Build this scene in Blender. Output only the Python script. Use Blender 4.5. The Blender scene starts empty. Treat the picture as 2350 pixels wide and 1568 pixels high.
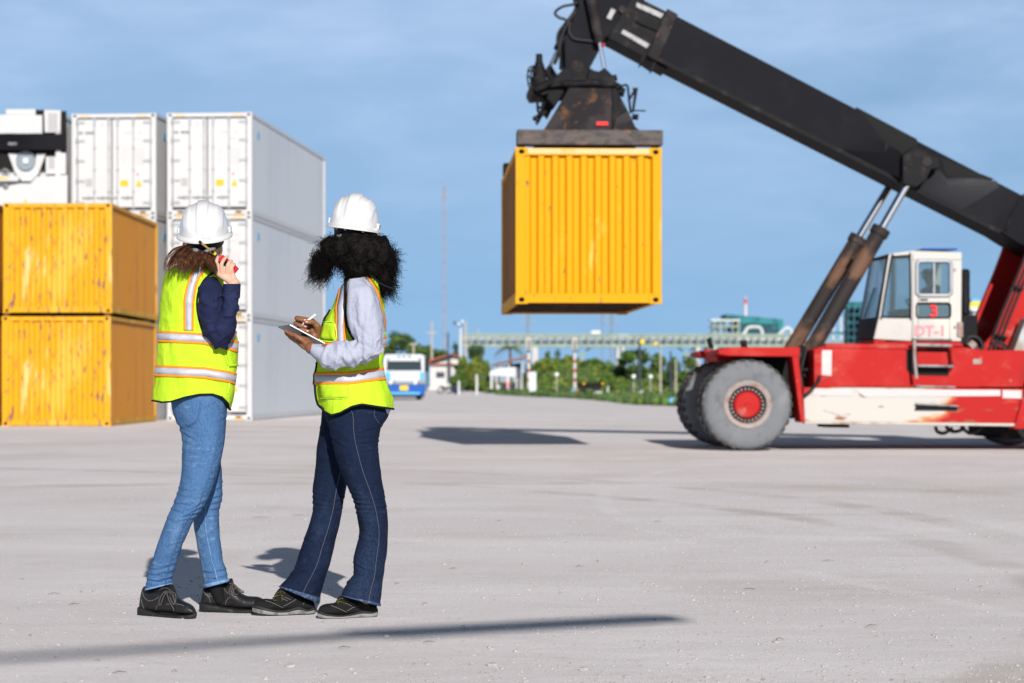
import bpy, bmesh, math, random
from mathutils import Vector, Matrix, noise
random.seed(7)
R=math.radians; PI=math.pi
scene=bpy.context.scene
COL=scene.collection
# ---------------------------------------------------------------- camera geometry (photo measured on a 2350 px wide view)
F=5170.0; CX=1175.0; HY=880.0; H=1.01
def W(x,y,Y): return Vector(((x-CX)/F*Y, Y, H+(HY-y)/F*Y))
def gy(y): return F*H/(y-HY)
class Fr:
    """a local frame (origin on the ground, turned about z) that turns a sight line into a point on a plane of known depth"""
    def __init__(s,O,a):
        s.O=Vector((O[0],O[1])); s.a=a
        s.u=Vector((math.cos(a),math.sin(a))); s.v=Vector((-math.sin(a),math.cos(a)))
    def px(s,x,y,v):
        d=Vector(((x-CX)/F,1.0)); dz=(HY-y)/F
        t=(v+s.O.dot(s.v))/d.dot(s.v)
        p=d*t-s.O
        return Vector((p.dot(s.u),v,H+dz*t))
# ---------------------------------------------------------------- mesh builder
class MB:
    def __init__(s): s.v=[]; s.f=[]; s.m=[]; s.mi=0
    def add(s,vs,fs):
        b=len(s.v); s.v.extend([tuple(p) for p in vs])
        for f in fs: s.f.append([b+i for i in f]); s.m.append(s.mi)
        return s
    def mat(s,i): s.mi=i; return s
    def hexa(s,p):  # 8 points: bottom ring 0-3, top ring 4-7
        return s.add(p,[(3,2,1,0),(4,5,6,7),(0,1,5,4),(1,2,6,5),(2,3,7,6),(3,0,4,7)])
    def box(s,a,b):
        x0,y0,z0=[min(a[i],b[i]) for i in range(3)]; x1,y1,z1=[max(a[i],b[i]) for i in range(3)]
        return s.hexa([(x0,y0,z0),(x1,y0,z0),(x1,y1,z0),(x0,y1,z0),(x0,y0,z1),(x1,y0,z1),(x1,y1,z1),(x0,y1,z1)])
    def bar(s,p,q,w,h=None,up=(0,0,1)):
        p=Vector(p);q=Vector(q);h=h or w; d=(q-p).normalized(); up=Vector(up)
        if abs(d.dot(up))>.98: up=Vector((1,0,0))
        a=d.cross(up).normalized()*w/2; b=a.cross(d).normalized()*h/2
        return s.hexa([p-a-b,p+a-b,p+a+b,p-a+b,q-a-b,q+a-b,q+a+b,q-a+b])
    def prism(s,pts,off):  # planar outline pushed along off
        n=len(pts); off=Vector(off)
        P=[Vector(p) for p in pts]
        s.add(P+[p+off for p in P],[list(range(n)),[n+i for i in range(n-1,-1,-1)]]+[(i,n+i,n+(i+1)%n,(i+1)%n) for i in range(n)])
        return s
    def tube(s,pts,r,n=8,cap=True):
        P=[Vector(p) for p in pts]; k=len(P)
        rr=r if isinstance(r,(list,tuple)) else [r]*k
        vs=[];fs=[]
        ref=None
        for i in range(k):
            d=(P[min(i+1,k-1)]-P[max(i-1,0)])
            if d.length<1e-9: d=Vector((0,0,1))
            d.normalize()
            if ref is None:
                ref=Vector((0,0,1)) if abs(d.z)<.9 else Vector((1,0,0))
            a=(ref-d*ref.dot(d))
            if a.length<1e-6: a=d.orthogonal()
            a.normalize(); ref=a; b=d.cross(a)
            for j in range(n):
                t=2*PI*j/n; vs.append(P[i]+(a*math.cos(t)+b*math.sin(t))*rr[i])
        for i in range(k-1):
            for j in range(n): fs.append((i*n+j,i*n+(j+1)%n,(i+1)*n+(j+1)%n,(i+1)*n+j))
        if cap: fs.append(list(range(n-1,-1,-1))); fs.append([(k-1)*n+j for j in range(n)])
        return s.add(vs,fs)
    def lathe(s,c,axis,prof,n=32,start=0,sweep=2*PI):  # prof: (radius, along axis)
        c=Vector(c);d=Vector(axis).normalized(); a=d.orthogonal().normalized(); b=d.cross(a); vs=[];fs=[];k=len(prof)
        for j in range(n):
            t=start+sweep*j/n; e=a*math.cos(t)+b*math.sin(t)
            for r,h in prof: vs.append(c+d*h+e*r)
        for j in range(n):
            for i in range(k-1): fs.append((j*k+i,((j+1)%n)*k+i,((j+1)%n)*k+i+1,j*k+i+1))
        return s.add(vs,fs)
    def ell(s,c,r,nu=20,nv=12,fn=None,M3=None):
        c=Vector(c);vs=[];fs=[]
        for i in range(nv+1):
            ph=-PI/2+PI*i/nv
            for j in range(nu):
                th=2*PI*j/nu; p=Vector((math.cos(ph)*math.cos(th)*r[0],math.cos(ph)*math.sin(th)*r[1],math.sin(ph)*r[2]))
                if fn: p=fn(p)
                if M3: p=M3@p
                vs.append(c+p)
        for i in range(nv):
            for j in range(nu): fs.append((i*nu+j,i*nu+(j+1)%nu,(i+1)*nu+(j+1)%nu,(i+1)*nu+j))
        return s.add(vs,fs)
    def build(s,name,mats,parent=None,sm=35,bevel=0,seg=2):
        me=bpy.data.meshes.new(name); me.from_pydata(s.v,[],s.f); me.validate()
        if not isinstance(mats,(list,tuple)): mats=[mats]
        for m in mats: me.materials.append(m)
        if len(mats)>1 and len(me.polygons)==len(s.m): me.polygons.foreach_set('material_index',s.m)
        bm=bmesh.new(); bm.from_mesh(me); bmesh.ops.recalc_face_normals(bm,faces=bm.faces); bm.to_mesh(me); bm.free()
        if sm:
            me.shade_smooth()
            if sm<180: me.set_sharp_from_angle(angle=R(sm))
        o=bpy.data.objects.new(name,me); COL.objects.link(o)
        if parent: o.parent=parent
        if bevel:
            b=o.modifiers.new('bevel','BEVEL'); b.width=bevel; b.segments=seg; b.limit_method='ANGLE'; b.angle_limit=R(40); b.harden_normals=False
        return o
def tag(o,label,cat,group=None):
    o['label']=label; o['category']=cat
    if group: o['group']=group
    return o
def thing(name,label,cat,loc=(0,0,0),rz=0,group=None):
    o=bpy.data.objects.new(name,None); COL.objects.link(o); o.location=loc; o.rotation_euler=(0,0,rz); o.empty_display_size=.2
    return tag(o,label,cat,group)
def struct(o,kind='structure'): o['kind']=kind; return o
def dup(root,loc,rz=None,label=None,group=None):
    r=root.copy(); COL.objects.link(r); r.location=loc
    if rz is not None: r.rotation_euler=(0,0,rz)
    if label: r['label']=label
    if group: r['group']=group
    for ch in list(root.children):
        c=ch.copy(); COL.objects.link(c); c.parent=r
        for g in list(ch.children):
            d=g.copy(); COL.objects.link(d); d.parent=c
    return r
def cr(P,sub):  # Catmull-Rom through rows of numbers
    n=len(P); out=[]
    for i in range(n-1):
        p0=P[max(i-1,0)];p1=P[i];p2=P[i+1];p3=P[min(i+2,n-1)]
        for k in range(sub):
            t=k/sub; t2=t*t; t3=t2*t
            out.append([.5*(2*b+(c-a)*t+(2*a-5*b+4*c-d)*t2+(3*b-a-3*c+d)*t3) for a,b,c,d in zip(p0,p1,p2,p3)])
    out.append(list(P[-1])); return out
def lerp(a,b,t): return a+(b-a)*t
def pl(P,x):  # piecewise linear
    if x<=P[0][0]: return P[0][1]
    for (a,b),(c,d) in zip(P,P[1:]):
        if x<=c: return b+(d-b)*(x-a)/(c-a) if c>a else d
    return P[-1][1]
# ---------------------------------------------------------------- materials
def M(name,base,rough=.6,metal=0,layers=(),bump=(),spec=.2,sub=0,trans=0,alpha=1,coat=0,sheen=0,rlayers=(),geo=False,ior=None):
    m=bpy.data.materials.new(name); m.use_nodes=True; nt=m.node_tree; N=nt.nodes; L=nt.links
    b=N['Principled BSDF']; tc=N.new('ShaderNodeTexCoord')
    co=tc.outputs['Object']
    if geo: co=N.new('ShaderNodeNewGeometry').outputs['Position']
    def nz(scale,detail,ro=.55,dist=0,kind='N'):
        v=co
        if isinstance(scale,(tuple,list)):
            mp=N.new('ShaderNodeMapping'); mp.inputs['Scale'].default_value=scale; L.new(co,mp.inputs['Vector']); v=mp.outputs[0]; s=1
        else: s=scale
        if kind=='V':
            t=N.new('ShaderNodeTexVoronoi'); t.inputs['Scale'].default_value=s; L.new(v,t.inputs['Vector']); return t.outputs['Distance']
        t=N.new('ShaderNodeTexNoise'); t.inputs['Scale'].default_value=s; t.inputs['Detail'].default_value=detail; t.inputs['Roughness'].default_value=ro
        t.inputs['Distortion'].default_value=dist
        L.new(v,t.inputs['Vector']); return t.outputs['Fac']
    def mask(l):
        f=nz(l[1],l[4] if len(l)>4 else 4,.6,0,l[6] if len(l)>6 else 'N')
        mr=N.new('ShaderNodeMapRange'); mr.interpolation_type='SMOOTHSTEP'
        mr.inputs['From Min'].default_value=l[2]; mr.inputs['From Max'].default_value=l[3]
        mr.inputs['To Min'].default_value=0; mr.inputs['To Max'].default_value=l[5] if len(l)>5 else 1
        L.new(f,mr.inputs['Value']); return mr.outputs[0]
    col=None
    for l in layers:
        k=mask(l); mx=N.new('ShaderNodeMix'); mx.data_type='RGBA'
        L.new(k,mx.inputs[0])
        if col is None: mx.inputs[6].default_value=(*base,1)
        else: L.new(col,mx.inputs[6])
        mx.inputs[7].default_value=(*l[0],1); col=mx.outputs[2]
    if col is None: b.inputs['Base Color'].default_value=(*base,1)
    else: L.new(col,b.inputs['Base Color'])
    b.inputs['Roughness'].default_value=rough; b.inputs['Metallic'].default_value=metal
    b.inputs['Specular IOR Level'].default_value=spec
    if trans: b.inputs['Transmission Weight'].default_value=trans
    if coat: b.inputs['Coat Weight'].default_value=coat; b.inputs['Coat Roughness'].default_value=.15
    if sheen: b.inputs['Sheen Weight'].default_value=sheen
    if alpha<1: b.inputs['Alpha'].default_value=alpha
    if ior: b.inputs['IOR'].default_value=ior
    nrm=None
    for bp in bump:   # (scale, distance m, detail, distortion, kind)
        f=nz(bp[0],bp[2] if len(bp)>2 else 3,.6,bp[3] if len(bp)>3 else 0,bp[4] if len(bp)>4 else 'N')
        n=N.new('ShaderNodeBump'); n.inputs['Strength'].default_value=1; n.inputs['Distance'].default_value=bp[1]
        L.new(f,n.inputs['Height'])
        if nrm is not None: L.new(nrm,n.inputs['Normal'])
        nrm=n.outputs[0]
    if nrm is not None: L.new(nrm,b.inputs['Normal'])
    return m
rust=(.16,.06,.022); drk=(.018,.017,.018)
m_ground=M('ground_gravel',(.72,.67,.672),.95,layers=[
  ((.79,.745,.755),(.35,.35,.45),.40,.62,5,.8),((.62,.57,.55),(.22,.26,.3),.50,.66,6,.75),((.60,.555,.535),(.8,.20,.4),.56,.70,6,.5),((.64,.60,.59),(.6,.8,1),.54,.70,5,.5),((.76,.72,.735),(1.3,1.6,2),.52,.70,5,.5),
  ((.54,.50,.475),(.10,.45,.4),.62,.72,6,.6),((.55,.51,.49),(150,150,150),.56,.70,2,.5),((.60,.56,.55),(42,42,42),.50,.70,3,.5),((.82,.79,.78),(55,55,55),.58,.72,2,.5),((.80,.77,.76),(120,120,120),.60,.72,2,.5),((.40,.37,.36),(75,75,75),.64,.72,2,.6)],
  bump=[((.9,1.4,2),.02,4),(100,.003,3),(260,.0012,2)],spec=.08,geo=True)
m_stone=M('loose_stone',(.40,.385,.38),.9,layers=[((.27,.25,.235),7,.52,.6),((.40,.37,.34),20,.5,.65),((.47,.46,.46),9,.6,.75)],bump=[(120,.002)],spec=.2,geo=True)
m_twig=M('dry_twig',(.09,.06,.05),.9)
m_grass=M('grass_soil',(.10,.14,.045),.95,layers=[((.06,.11,.025),.35,.45,.6),((.17,.17,.085),.12,.5,.65,5,.8),((.22,.2,.14),.6,.6,.7,4,.6)],bump=[(3,.1,4)],spec=.1,geo=True)
m_path=M('path_concrete',(.48,.46,.45),.9,layers=[((.38,.36,.34),.8,.5,.65)],geo=True)
m_leafA=M('leaf_green',(.10,.17,.030),.7,layers=[((.05,.11,.022),.5,.45,.6),((.15,.21,.04),1.3,.55,.7)],spec=.25)
m_leafB=M('leaf_dark',(.05,.095,.026),.7,layers=[((.028,.06,.02),.5,.45,.6),((.06,.11,.03),1.3,.55,.7)],spec=.25)
m_leafC=M('leaf_olive',(.19,.225,.035),.7,layers=[((.08,.12,.025),.5,.45,.6),((.24,.26,.05),1.3,.55,.7)],spec=.25)
m_bark=M('bark',(.16,.12,.09),.9,layers=[((.08,.06,.05),(8,8,2),.45,.6)],bump=[((10,10,2),.02)])
m_screen=M('truck_windscreen',(.02,.035,.045),.25,spec=.4)
m_white=M('white_container_paint',(.53,.53,.54),.45,layers=[((.56,.57,.59),(.6,.6,.25),.5,.7,5,.6),((.46,.42,.36),(3,3,.6),.66,.75,6,.45)],bump=[((3,3,.8),.004,2)])
m_wside=M('white_side_panel',(.58,.60,.63),.42,layers=[((.50,.53,.58),(.3,.3,.12),.45,.65,4,.8),((.42,.43,.44),(.9,.9,.06),.58,.70,4,.5),((.36,.33,.28),(6,6,.4),.70,.78,4,.4)],bump=[((.8,.8,.4),.012,2)])
m_gask=M('door_gasket',(.045,.055,.06),.7)
m_galv=M('galvanised_steel',(.34,.36,.38),.5,.4,layers=[((.28,.29,.30),8,.5,.65)])
m_hole=M('casting_hole',(.006,.006,.006),.9)
m_cream=M('cream_side',(.52,.49,.45),.5,layers=[((.42,.39,.34),(.8,.8,.2),.48,.65)])
ychip=[((.72,.42,.07),(1.2,1.2,.35),.52,.66,4,.6),((.60,.33,.03),(2.4,2.4,.5),.58,.72,5,.5),((.22,.10,.06),(14,14,3.2),.585,.62,6,.85),((.085,.07,.12),(8,8,2.4),.625,.65,7,.9),((.78,.58,.28),(3.3,3.3,.5),.60,.68,5,.6)]
m_yel=M('yellow_container_paint',(.60,.30,.010),.6,spec=.14,layers=ychip,bump=[((5,5,1.4),.003,4)])
m_yside=M('yellow_side_dirt_shade',(.38,.16,.018),.6,layers=[((.33,.15,.03),(1.0,1.0,.25),.45,.62,5,.8),((.24,.10,.03),(2.6,2.6,.22),.56,.68,6,.7),((.09,.05,.035),(6,6,.8),.68,.72,5,.8)],bump=[((4,4,1),.004)])  # yellow darkened for the dim grazing light on the sides, plus dirt
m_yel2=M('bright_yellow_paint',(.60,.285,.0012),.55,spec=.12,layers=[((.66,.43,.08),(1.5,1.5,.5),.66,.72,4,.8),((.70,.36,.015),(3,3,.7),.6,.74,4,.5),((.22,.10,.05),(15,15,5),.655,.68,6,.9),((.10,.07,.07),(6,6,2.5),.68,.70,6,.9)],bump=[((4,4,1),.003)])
m_yrail=M('pale_yellow_rail',(.66,.44,.20),.55,layers=[((.62,.36,.10),(3,3,3),.5,.65),((.2,.1,.05),12,.66,.7)])
m_yel2sh=M('yellow_side_shaded',(.30,.125,.028),.65,layers=[((.20,.075,.02),(1.5,1.5,.4),.45,.6),((.4,.19,.04),(3,3,.4),.58,.7)],bump=[((4,4,1),.004)])  # darkened copy of the bright yellow, stands for the side in shade
m_under=M('container_underside',(.05,.032,.022),.8,layers=[(rust,3,.5,.65)])
m_dkyel=M('rusty_orange_side',(.35,.13,.02),.6,layers=[((.18,.06,.02),(2,2,.4),.45,.6)])
m_orange=M('sticker_orange',(.82,.42,.01),.5); m_grey=M('sticker_grey',(.38,.38,.39),.6); m_pink=M('sticker_pink',(.75,.25,.27),.6)
m_ink=M('ink',(.16,.16,.19),.6); m_inkl=M('pale_ink',(.46,.46,.48),.6)
m_red=M('red_machine_paint',(.38,.013,.012),.6,spec=.12,layers=[((.45,.055,.045),(1.2,1.2,1.2),.5,.7,5,.7),((.33,.02,.018),(.8,.8,2),.52,.7,5,.7),((.42,.15,.12),(1.8,1.8,3.5),.58,.72,6,.55),((.14,.03,.025),(2.5,2.5,1),.62,.74,6,.6),((.42,.2,.15),(7,7,9),.66,.72,6,.5)],bump=[(6,.002)])
m_redsh=M('red_paint_shade',(.13,.016,.03),.55,layers=[((.08,.01,.02),2,.45,.6)])  # darker copy of the red for shaded faces, left unassigned
m_cabw=M('cab_white_paint',(.47,.46,.44),.45,layers=[((.60,.57,.50),(2,2,.8),.5,.68,5,.6),((.45,.28,.15),(9,9,4),.70,.74,5,.7)])
m_stripw=M('worn_white_side',(.44,.41,.385),.7,layers=[((.50,.17,.10),(.5,.5,2.4),.48,.60,7,.9),((.44,.20,.07),(1.3,1.3,3.4),.53,.64,7,.85),((.52,.48,.43),(3,3,5),.52,.7,5,.6),((.20,.13,.10),(2.2,2.2,7),.62,.72,6,.6)])
m_stripc=M('clean_white_stripe',(.47,.46,.465),.5,layers=[((.60,.55,.53),(2,2,3),.55,.7,5,.6)])
m_kerbsteel=M('edge_rail',(.45,.42,.38),.6,layers=[((.28,.18,.12),(2,2,2),.52,.65)])
m_black=M('black_boom_paint',(.006,.006,.009),.62,spec=.08,layers=[((.010,.010,.014),(.7,.7,.7),.45,.65),((.020,.018,.019),(2,2,2),.62,.75,6,.5)],bump=[(3,.001)])
m_blackg=M('boom_gusset_highlight',(.012,.012,.016),.5,spec=.3,bump=[(2.5,.004)])  # boom black lightened and glossed to carry the gusset highlight
m_blk=M('black_steel',(.008,.008,.010),.65,spec=.12,layers=[((.025,.022,.022),5,.5,.7),((.07,.035,.02),7,.62,.72,5,.6)],bump=[(20,.003)])
m_rustblk=M('rusty_black_steel',(.016,.014,.016),.7,spec=.12,layers=[((.035,.030,.032),2.5,.45,.6),((.13,.065,.032),(3,3,3),.56,.68,7,.8),((.16,.075,.03),(9,9,9),.62,.7,6,.7)],bump=[(25,.003)])
m_beam=M('spreader_beam_steel',(.09,.075,.07),.65,layers=[((.05,.045,.045),(5,5,9),.45,.6,6),((.19,.10,.055),(4,4,6),.55,.68,7,.85),((.22,.21,.20),(3,3,8),.66,.74,6,.7)],bump=[(22,.004)])
m_cyl=M('worn_cylinder_steel',(.026,.022,.022),.65,spec=.15,layers=[((.15,.08,.05),(1.2,6,1.2),.48,.62,6,.85),((.10,.085,.08),(3,3,3),.58,.7,5,.6)],bump=[(15,.002)])
m_chrome=M('chrome_rod',(.75,.78,.80),.08,1)
m_tyre=M('dusty_tyre',(.155,.165,.18),.9,layers=[((.10,.105,.11),(6,6,6),.5,.65,5,.7),((.23,.24,.25),(3,3,3),.55,.7,6,.6)],bump=[(30,.004)],spec=.2)
m_tread=M('tread_rubber',(.05,.048,.048),.9,layers=[((.17,.16,.155),(4,4,4),.52,.66,6,.7)],bump=[(25,.004)],spec=.2)
m_rim=M('rim_paint',(.30,.26,.25),.6,layers=[((.26,.16,.12),9,.5,.65)])
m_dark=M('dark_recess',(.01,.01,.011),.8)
m_rubber=M('hose_rubber',(.02,.02,.022),.5)
m_glass=M('cab_glass',(.30,.42,.46),.04,0,trans=.85,ior=1.1,alpha=.8)
m_glassd=M('dark_glass',(.07,.12,.15),.06,0)
m_num=M('red_number',(.78,.03,.03),.5); m_pinkt=M('faded_pink_letters',(.60,.25,.28),.6)
m_alu=M('aluminium',(.24,.24,.25),.5,.3,layers=[((.13,.12,.12),9,.5,.65)])
m_steelrust=M('grey_brown_strut',(.30,.25,.21),.6,layers=[((.40,.42,.45),(3,3,1.5),.5,.62),((.42,.20,.08),(4,4,1.2),.55,.66)])
m_blue=M('blue_paint',(.012,.09,.36),.35,coat=.4); m_tblue=M('light_blue',(.10,.38,.62),.4)
m_tw=M('truck_white',(.55,.57,.60),.35,coat=.4)
m_plate=M('plate_yellow',(.75,.48,.02),.5)
m_wall=M('house_wall',(.52,.51,.50),.85,layers=[((.55,.53,.5),.8,.5,.65)]); m_roof=M('roof_tile',(.42,.12,.07),.8,layers=[((.26,.09,.06),2,.45,.6)])
m_pgreen=M('pale_green_steel',(.25,.31,.265),.6,layers=[((.20,.27,.22),1.2,.5,.65),((.34,.42,.36),.6,.55,.7)])
m_pwhite=M('pale_steel',(.60,.63,.62),.6,layers=[((.48,.50,.5),.8,.5,.65)])
m_conc=M('concrete',(.50,.48,.47),.85,layers=[((.38,.36,.34),1,.5,.65)])
m_teal=M('teal_cladding',(.025,.20,.22),.6,layers=[((.012,.11,.14),.4,.45,.6)]); m_teald=M('teal_dark',(.012,.06,.085),.6,layers=[((.025,.12,.15),.7,.5,.65)])
m_yw=M('yellow_cladding',(.72,.52,.02),.6)
m_mast=M('mast_paint',(.30,.28,.32),.6); m_mred=M('mast_red',(.55,.09,.10),.6); m_steel=M('far_steel',(.23,.27,.31),.6)
m_dpole=M('dark_pole',(.045,.055,.075),.6); m_lamp=M('lamp_globe',(.80,.80,.80),.3); m_wood=M('pole_concrete',(.42,.38,.33),.85)
m_brn=M('brown_board',(.22,.11,.07),.8); m_lblue=M('cabinet_white',(.60,.67,.74),.5); m_navyb=M('navy_plastic',(.015,.02,.09),.5)
m_bar_r=M('barrier_red',(.40,.05,.04),.6); m_bar_w=M('barrier_white',(.55,.55,.56),.6)
def wheel_tracks(m,arcs):
    # faint compacted wheel tracks: thin rings of large radius, broken up by noise
    nt=m.node_tree; N=nt.nodes; L=nt.links; b=N['Principled BSDF']; src=b.inputs['Base Color'].links[0].from_socket
    geo=N.new('ShaderNodeNewGeometry')
    for (p1,p2,p3),w,col,amt in arcs:
        ax,ay=p1;bx,by=p2;cx,cy=p3; d=2*(ax*(by-cy)+bx*(cy-ay)+cx*(ay-by))
        ux=((ax*ax+ay*ay)*(by-cy)+(bx*bx+by*by)*(cy-ay)+(cx*cx+cy*cy)*(ay-by))/d; uy=((ax*ax+ay*ay)*(cx-bx)+(bx*bx+by*by)*(ax-cx)+(cx*cx+cy*cy)*(bx-ax))/d; r=math.hypot(ax-ux,ay-uy)
        ds=N.new('ShaderNodeVectorMath'); ds.operation='DISTANCE'; L.new(geo.outputs['Position'],ds.inputs[0]); ds.inputs[1].default_value=(ux,uy,0)
        nz=N.new('ShaderNodeTexNoise'); nz.inputs['Scale'].default_value=1.1; nz.inputs['Detail'].default_value=5; L.new(geo.outputs['Position'],nz.inputs['Vector'])
        s1=N.new('ShaderNodeMath'); s1.operation='SUBTRACT'; L.new(ds.outputs['Value'],s1.inputs[0]); s1.inputs[1].default_value=r
        s2=N.new('ShaderNodeMath'); s2.operation='ABSOLUTE'; L.new(s1.outputs[0],s2.inputs[0])
        mr=N.new('ShaderNodeMapRange'); mr.interpolation_type='SMOOTHSTEP'; mr.inputs['From Min'].default_value=w; mr.inputs['From Max'].default_value=w*.35; L.new(s2.outputs[0],mr.inputs['Value'])
        mn=N.new('ShaderNodeMapRange'); mn.inputs['From Min'].default_value=.38; mn.inputs['From Max'].default_value=.62; mn.inputs['To Max'].default_value=amt; L.new(nz.outputs['Fac'],mn.inputs['Value'])
        mu=N.new('ShaderNodeMath'); mu.operation='MULTIPLY'; L.new(mr.outputs[0],mu.inputs[0]); L.new(mn.outputs[0],mu.inputs[1])
        mx=N.new('ShaderNodeMix'); mx.data_type='RGBA'; L.new(mu.outputs[0],mx.inputs[0]); L.new(src,mx.inputs[6]); mx.inputs[7].default_value=(*col,1); src=mx.outputs[2]
    L.new(src,b.inputs['Base Color'])
_g=lambda x,y:((x-CX)/F*gy(y),gy(y))
wheel_tracks(m_ground,[((_g(2380,1330),_g(1500,1150),_g(850,1104)),.22,(.52,.475,.44),.75),((_g(2380,1262),_g(1560,1118),_g(950,1080)),.22,(.52,.475,.44),.7),((_g(2400,1420),_g(1750,1290),_g(1450,1200)),.10,(.80,.77,.77),.6),((_g(-60,1120),_g(900,1108),_g(1900,1120)),.5,(.54,.49,.45),.7),((_g(-60,1062),_g(900,1050),_g(1900,1062)),.9,(.80,.76,.76),.6)])
# ---------------------------------------------------------------- world, sun, camera
SEL=24.0; SAZ=Vector((.18,-1,0)).normalized()      # towards the sun
def make_world():
    w=bpy.data.worlds.new('World'); scene.world=w; w.use_nodes=True; nt=w.node_tree; N=nt.nodes; L=nt.links
    bg=N['Background']
    s=N.new('ShaderNodeTexSky'); s.sky_type='NISHITA'; s.sun_disc=False; s.sun_elevation=R(SEL); s.sun_rotation=math.atan2(SAZ.x,SAZ.y)
    s.air_density=1.0; s.dust_density=.6; s.ozone_density=1.3; s.altitude=0
    tv=N.new('ShaderNodeTexCoord'); sx=N.new('ShaderNodeSeparateXYZ'); L.new(tv.outputs['Generated'],sx.inputs[0])
    ma=N.new('ShaderNodeMath'); ma.operation='MULTIPLY_ADD'; L.new(sx.outputs['Z'],ma.inputs[0]); ma.inputs[1].default_value=SKY_MUL; ma.inputs[2].default_value=SKY_ADD
    cx=N.new('ShaderNodeCombineXYZ'); L.new(sx.outputs['X'],cx.inputs[0]); L.new(sx.outputs['Y'],cx.inputs[1]); L.new(ma.outputs[0],cx.inputs[2])
    vn=N.new('ShaderNodeVectorMath'); vn.operation='NORMALIZE'; L.new(cx.outputs[0],vn.inputs[0]); L.new(vn.outputs[0],s.inputs['Vector'])
    hs=N.new('ShaderNodeHueSaturation'); hs.inputs['Saturation'].default_value=SKY_SAT; hs.inputs['Value'].default_value=SKY_VAL; hs.inputs['Hue'].default_value=.488; L.new(s.outputs[0],hs.inputs['Color'])
    tc=N.new('ShaderNodeTexCoord')
    def cl(sc,rot,lo,hi,det):
        mp=N.new('ShaderNodeMapping'); mp.inputs['Scale'].default_value=sc; mp.inputs['Rotation'].default_value=rot; L.new(tc.outputs['Generated'],mp.inputs['Vector'])
        n=N.new('ShaderNodeTexNoise'); n.inputs['Scale'].default_value=1; n.inputs['Detail'].default_value=det; n.inputs['Roughness'].default_value=.55; n.inputs['Distortion'].default_value=.4; L.new(mp.outputs[0],n.inputs['Vector'])
        r=N.new('ShaderNodeMapRange'); r.interpolation_type='SMOOTHSTEP'; r.inputs['From Min'].default_value=lo; r.inputs['From Max'].default_value=hi; L.new(n.outputs['Fac'],r.inputs['Value']); return r.outputs[0]
    a=cl((5,3,17),(0,R(-9),0),-.15,.92,4); b=cl((14,8,48),(0,R(-6),R(20)),.35,.85,5)
    ad=N.new('ShaderNodeMath'); ad.operation='MULTIPLY_ADD'; L.new(b,ad.inputs[0]); ad.inputs[1].default_value=.38; L.new(a,ad.inputs[2])
    # thin veil thickens with height in this part of the sky
    sp=N.new('ShaderNodeSeparateXYZ'); L.new(tc.outputs['Generated'],sp.inputs[0])
    mr=N.new('ShaderNodeMapRange'); mr.inputs['From Min'].default_value=.0; mr.inputs['From Max'].default_value=.16; mr.inputs['To Min'].default_value=.12; mr.inputs['To Max'].default_value=1; L.new(sp.outputs['Z'],mr.inputs['Value'])
    mu=N.new('ShaderNodeMath'); mu.operation='MULTIPLY'; L.new(ad.outputs[0],mu.inputs[0]); L.new(mr.outputs[0],mu.inputs[1])
    mu2=N.new('ShaderNodeMath'); mu2.operation='MULTIPLY'; mu2.use_clamp=True; L.new(mu.outputs[0],mu2.inputs[0]); mu2.inputs[1].default_value=CLOUD
    mx=N.new('ShaderNodeMix'); mx.data_type='RGBA'; L.new(mu2.outputs[0],mx.inputs[0]); L.new(hs.outputs[0],mx.inputs[6]); mx.inputs[7].default_value=CLOUD_COL
    zf=N.new('ShaderNodeMapRange'); zf.interpolation_type='SMOOTHSTEP'; zf.inputs['From Min'].default_value=.16; zf.inputs['From Max'].default_value=.6; zf.inputs['To Min'].default_value=1; zf.inputs['To Max'].default_value=ZEN; L.new(sp.outputs['Z'],zf.inputs['Value'])
    vm=N.new('ShaderNodeVectorMath'); vm.operation='SCALE'; L.new(mx.outputs[2],vm.inputs[0]); L.new(zf.outputs[0],vm.inputs['Scale'])
    L.new(vm.outputs[0],bg.inputs['Color']); bg.inputs['Strength'].default_value=SKY_STR
SKY_MUL=1.2; SKY_ADD=.42; ZEN=.14; SKY_SAT=1.08; SKY_VAL=1.40; CLOUD=.60; CLOUD_COL=(5.0,6.4,8.8,1); SKY_STR=.1
make_world()
sl=bpy.data.lights.new('sun','SUN'); sl.energy=4.5; sl.angle=R(.55); sl.color=(1,.95,.88)
so=bpy.data.objects.new('sun',sl); COL.objects.link(so)
sd=Vector((SAZ.x*math.cos(R(SEL)),SAZ.y*math.cos(R(SEL)),math.sin(R(SEL)))); so.rotation_euler=sd.to_track_quat('Z','Y').to_euler(); so.location=sd*60
cd=bpy.data.cameras.new('camera'); cam=bpy.data.objects.new('camera',cd); COL.objects.link(cam); scene.camera=cam
cam.location=(0,0,H); cam.rotation_euler=(R(90),0,0); cd.sensor_width=36; cd.lens=F/2350*36; cd.shift_y=(HY-784)/2350.; cd.clip_end=5000; cd.clip_start=.1
cd.dof.use_dof=True; cd.dof.focus_distance=9.75; cd.dof.aperture_fstop=4.2
scene.view_settings.view_transform='Standard'; scene.view_settings.look='None'; scene.view_settings.exposure=.3; scene.view_settings.gamma=1
scene.cycles.use_denoising=True; scene.cycles.max_bounces=8; scene.cycles.transparent_max_bounces=16
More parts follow.
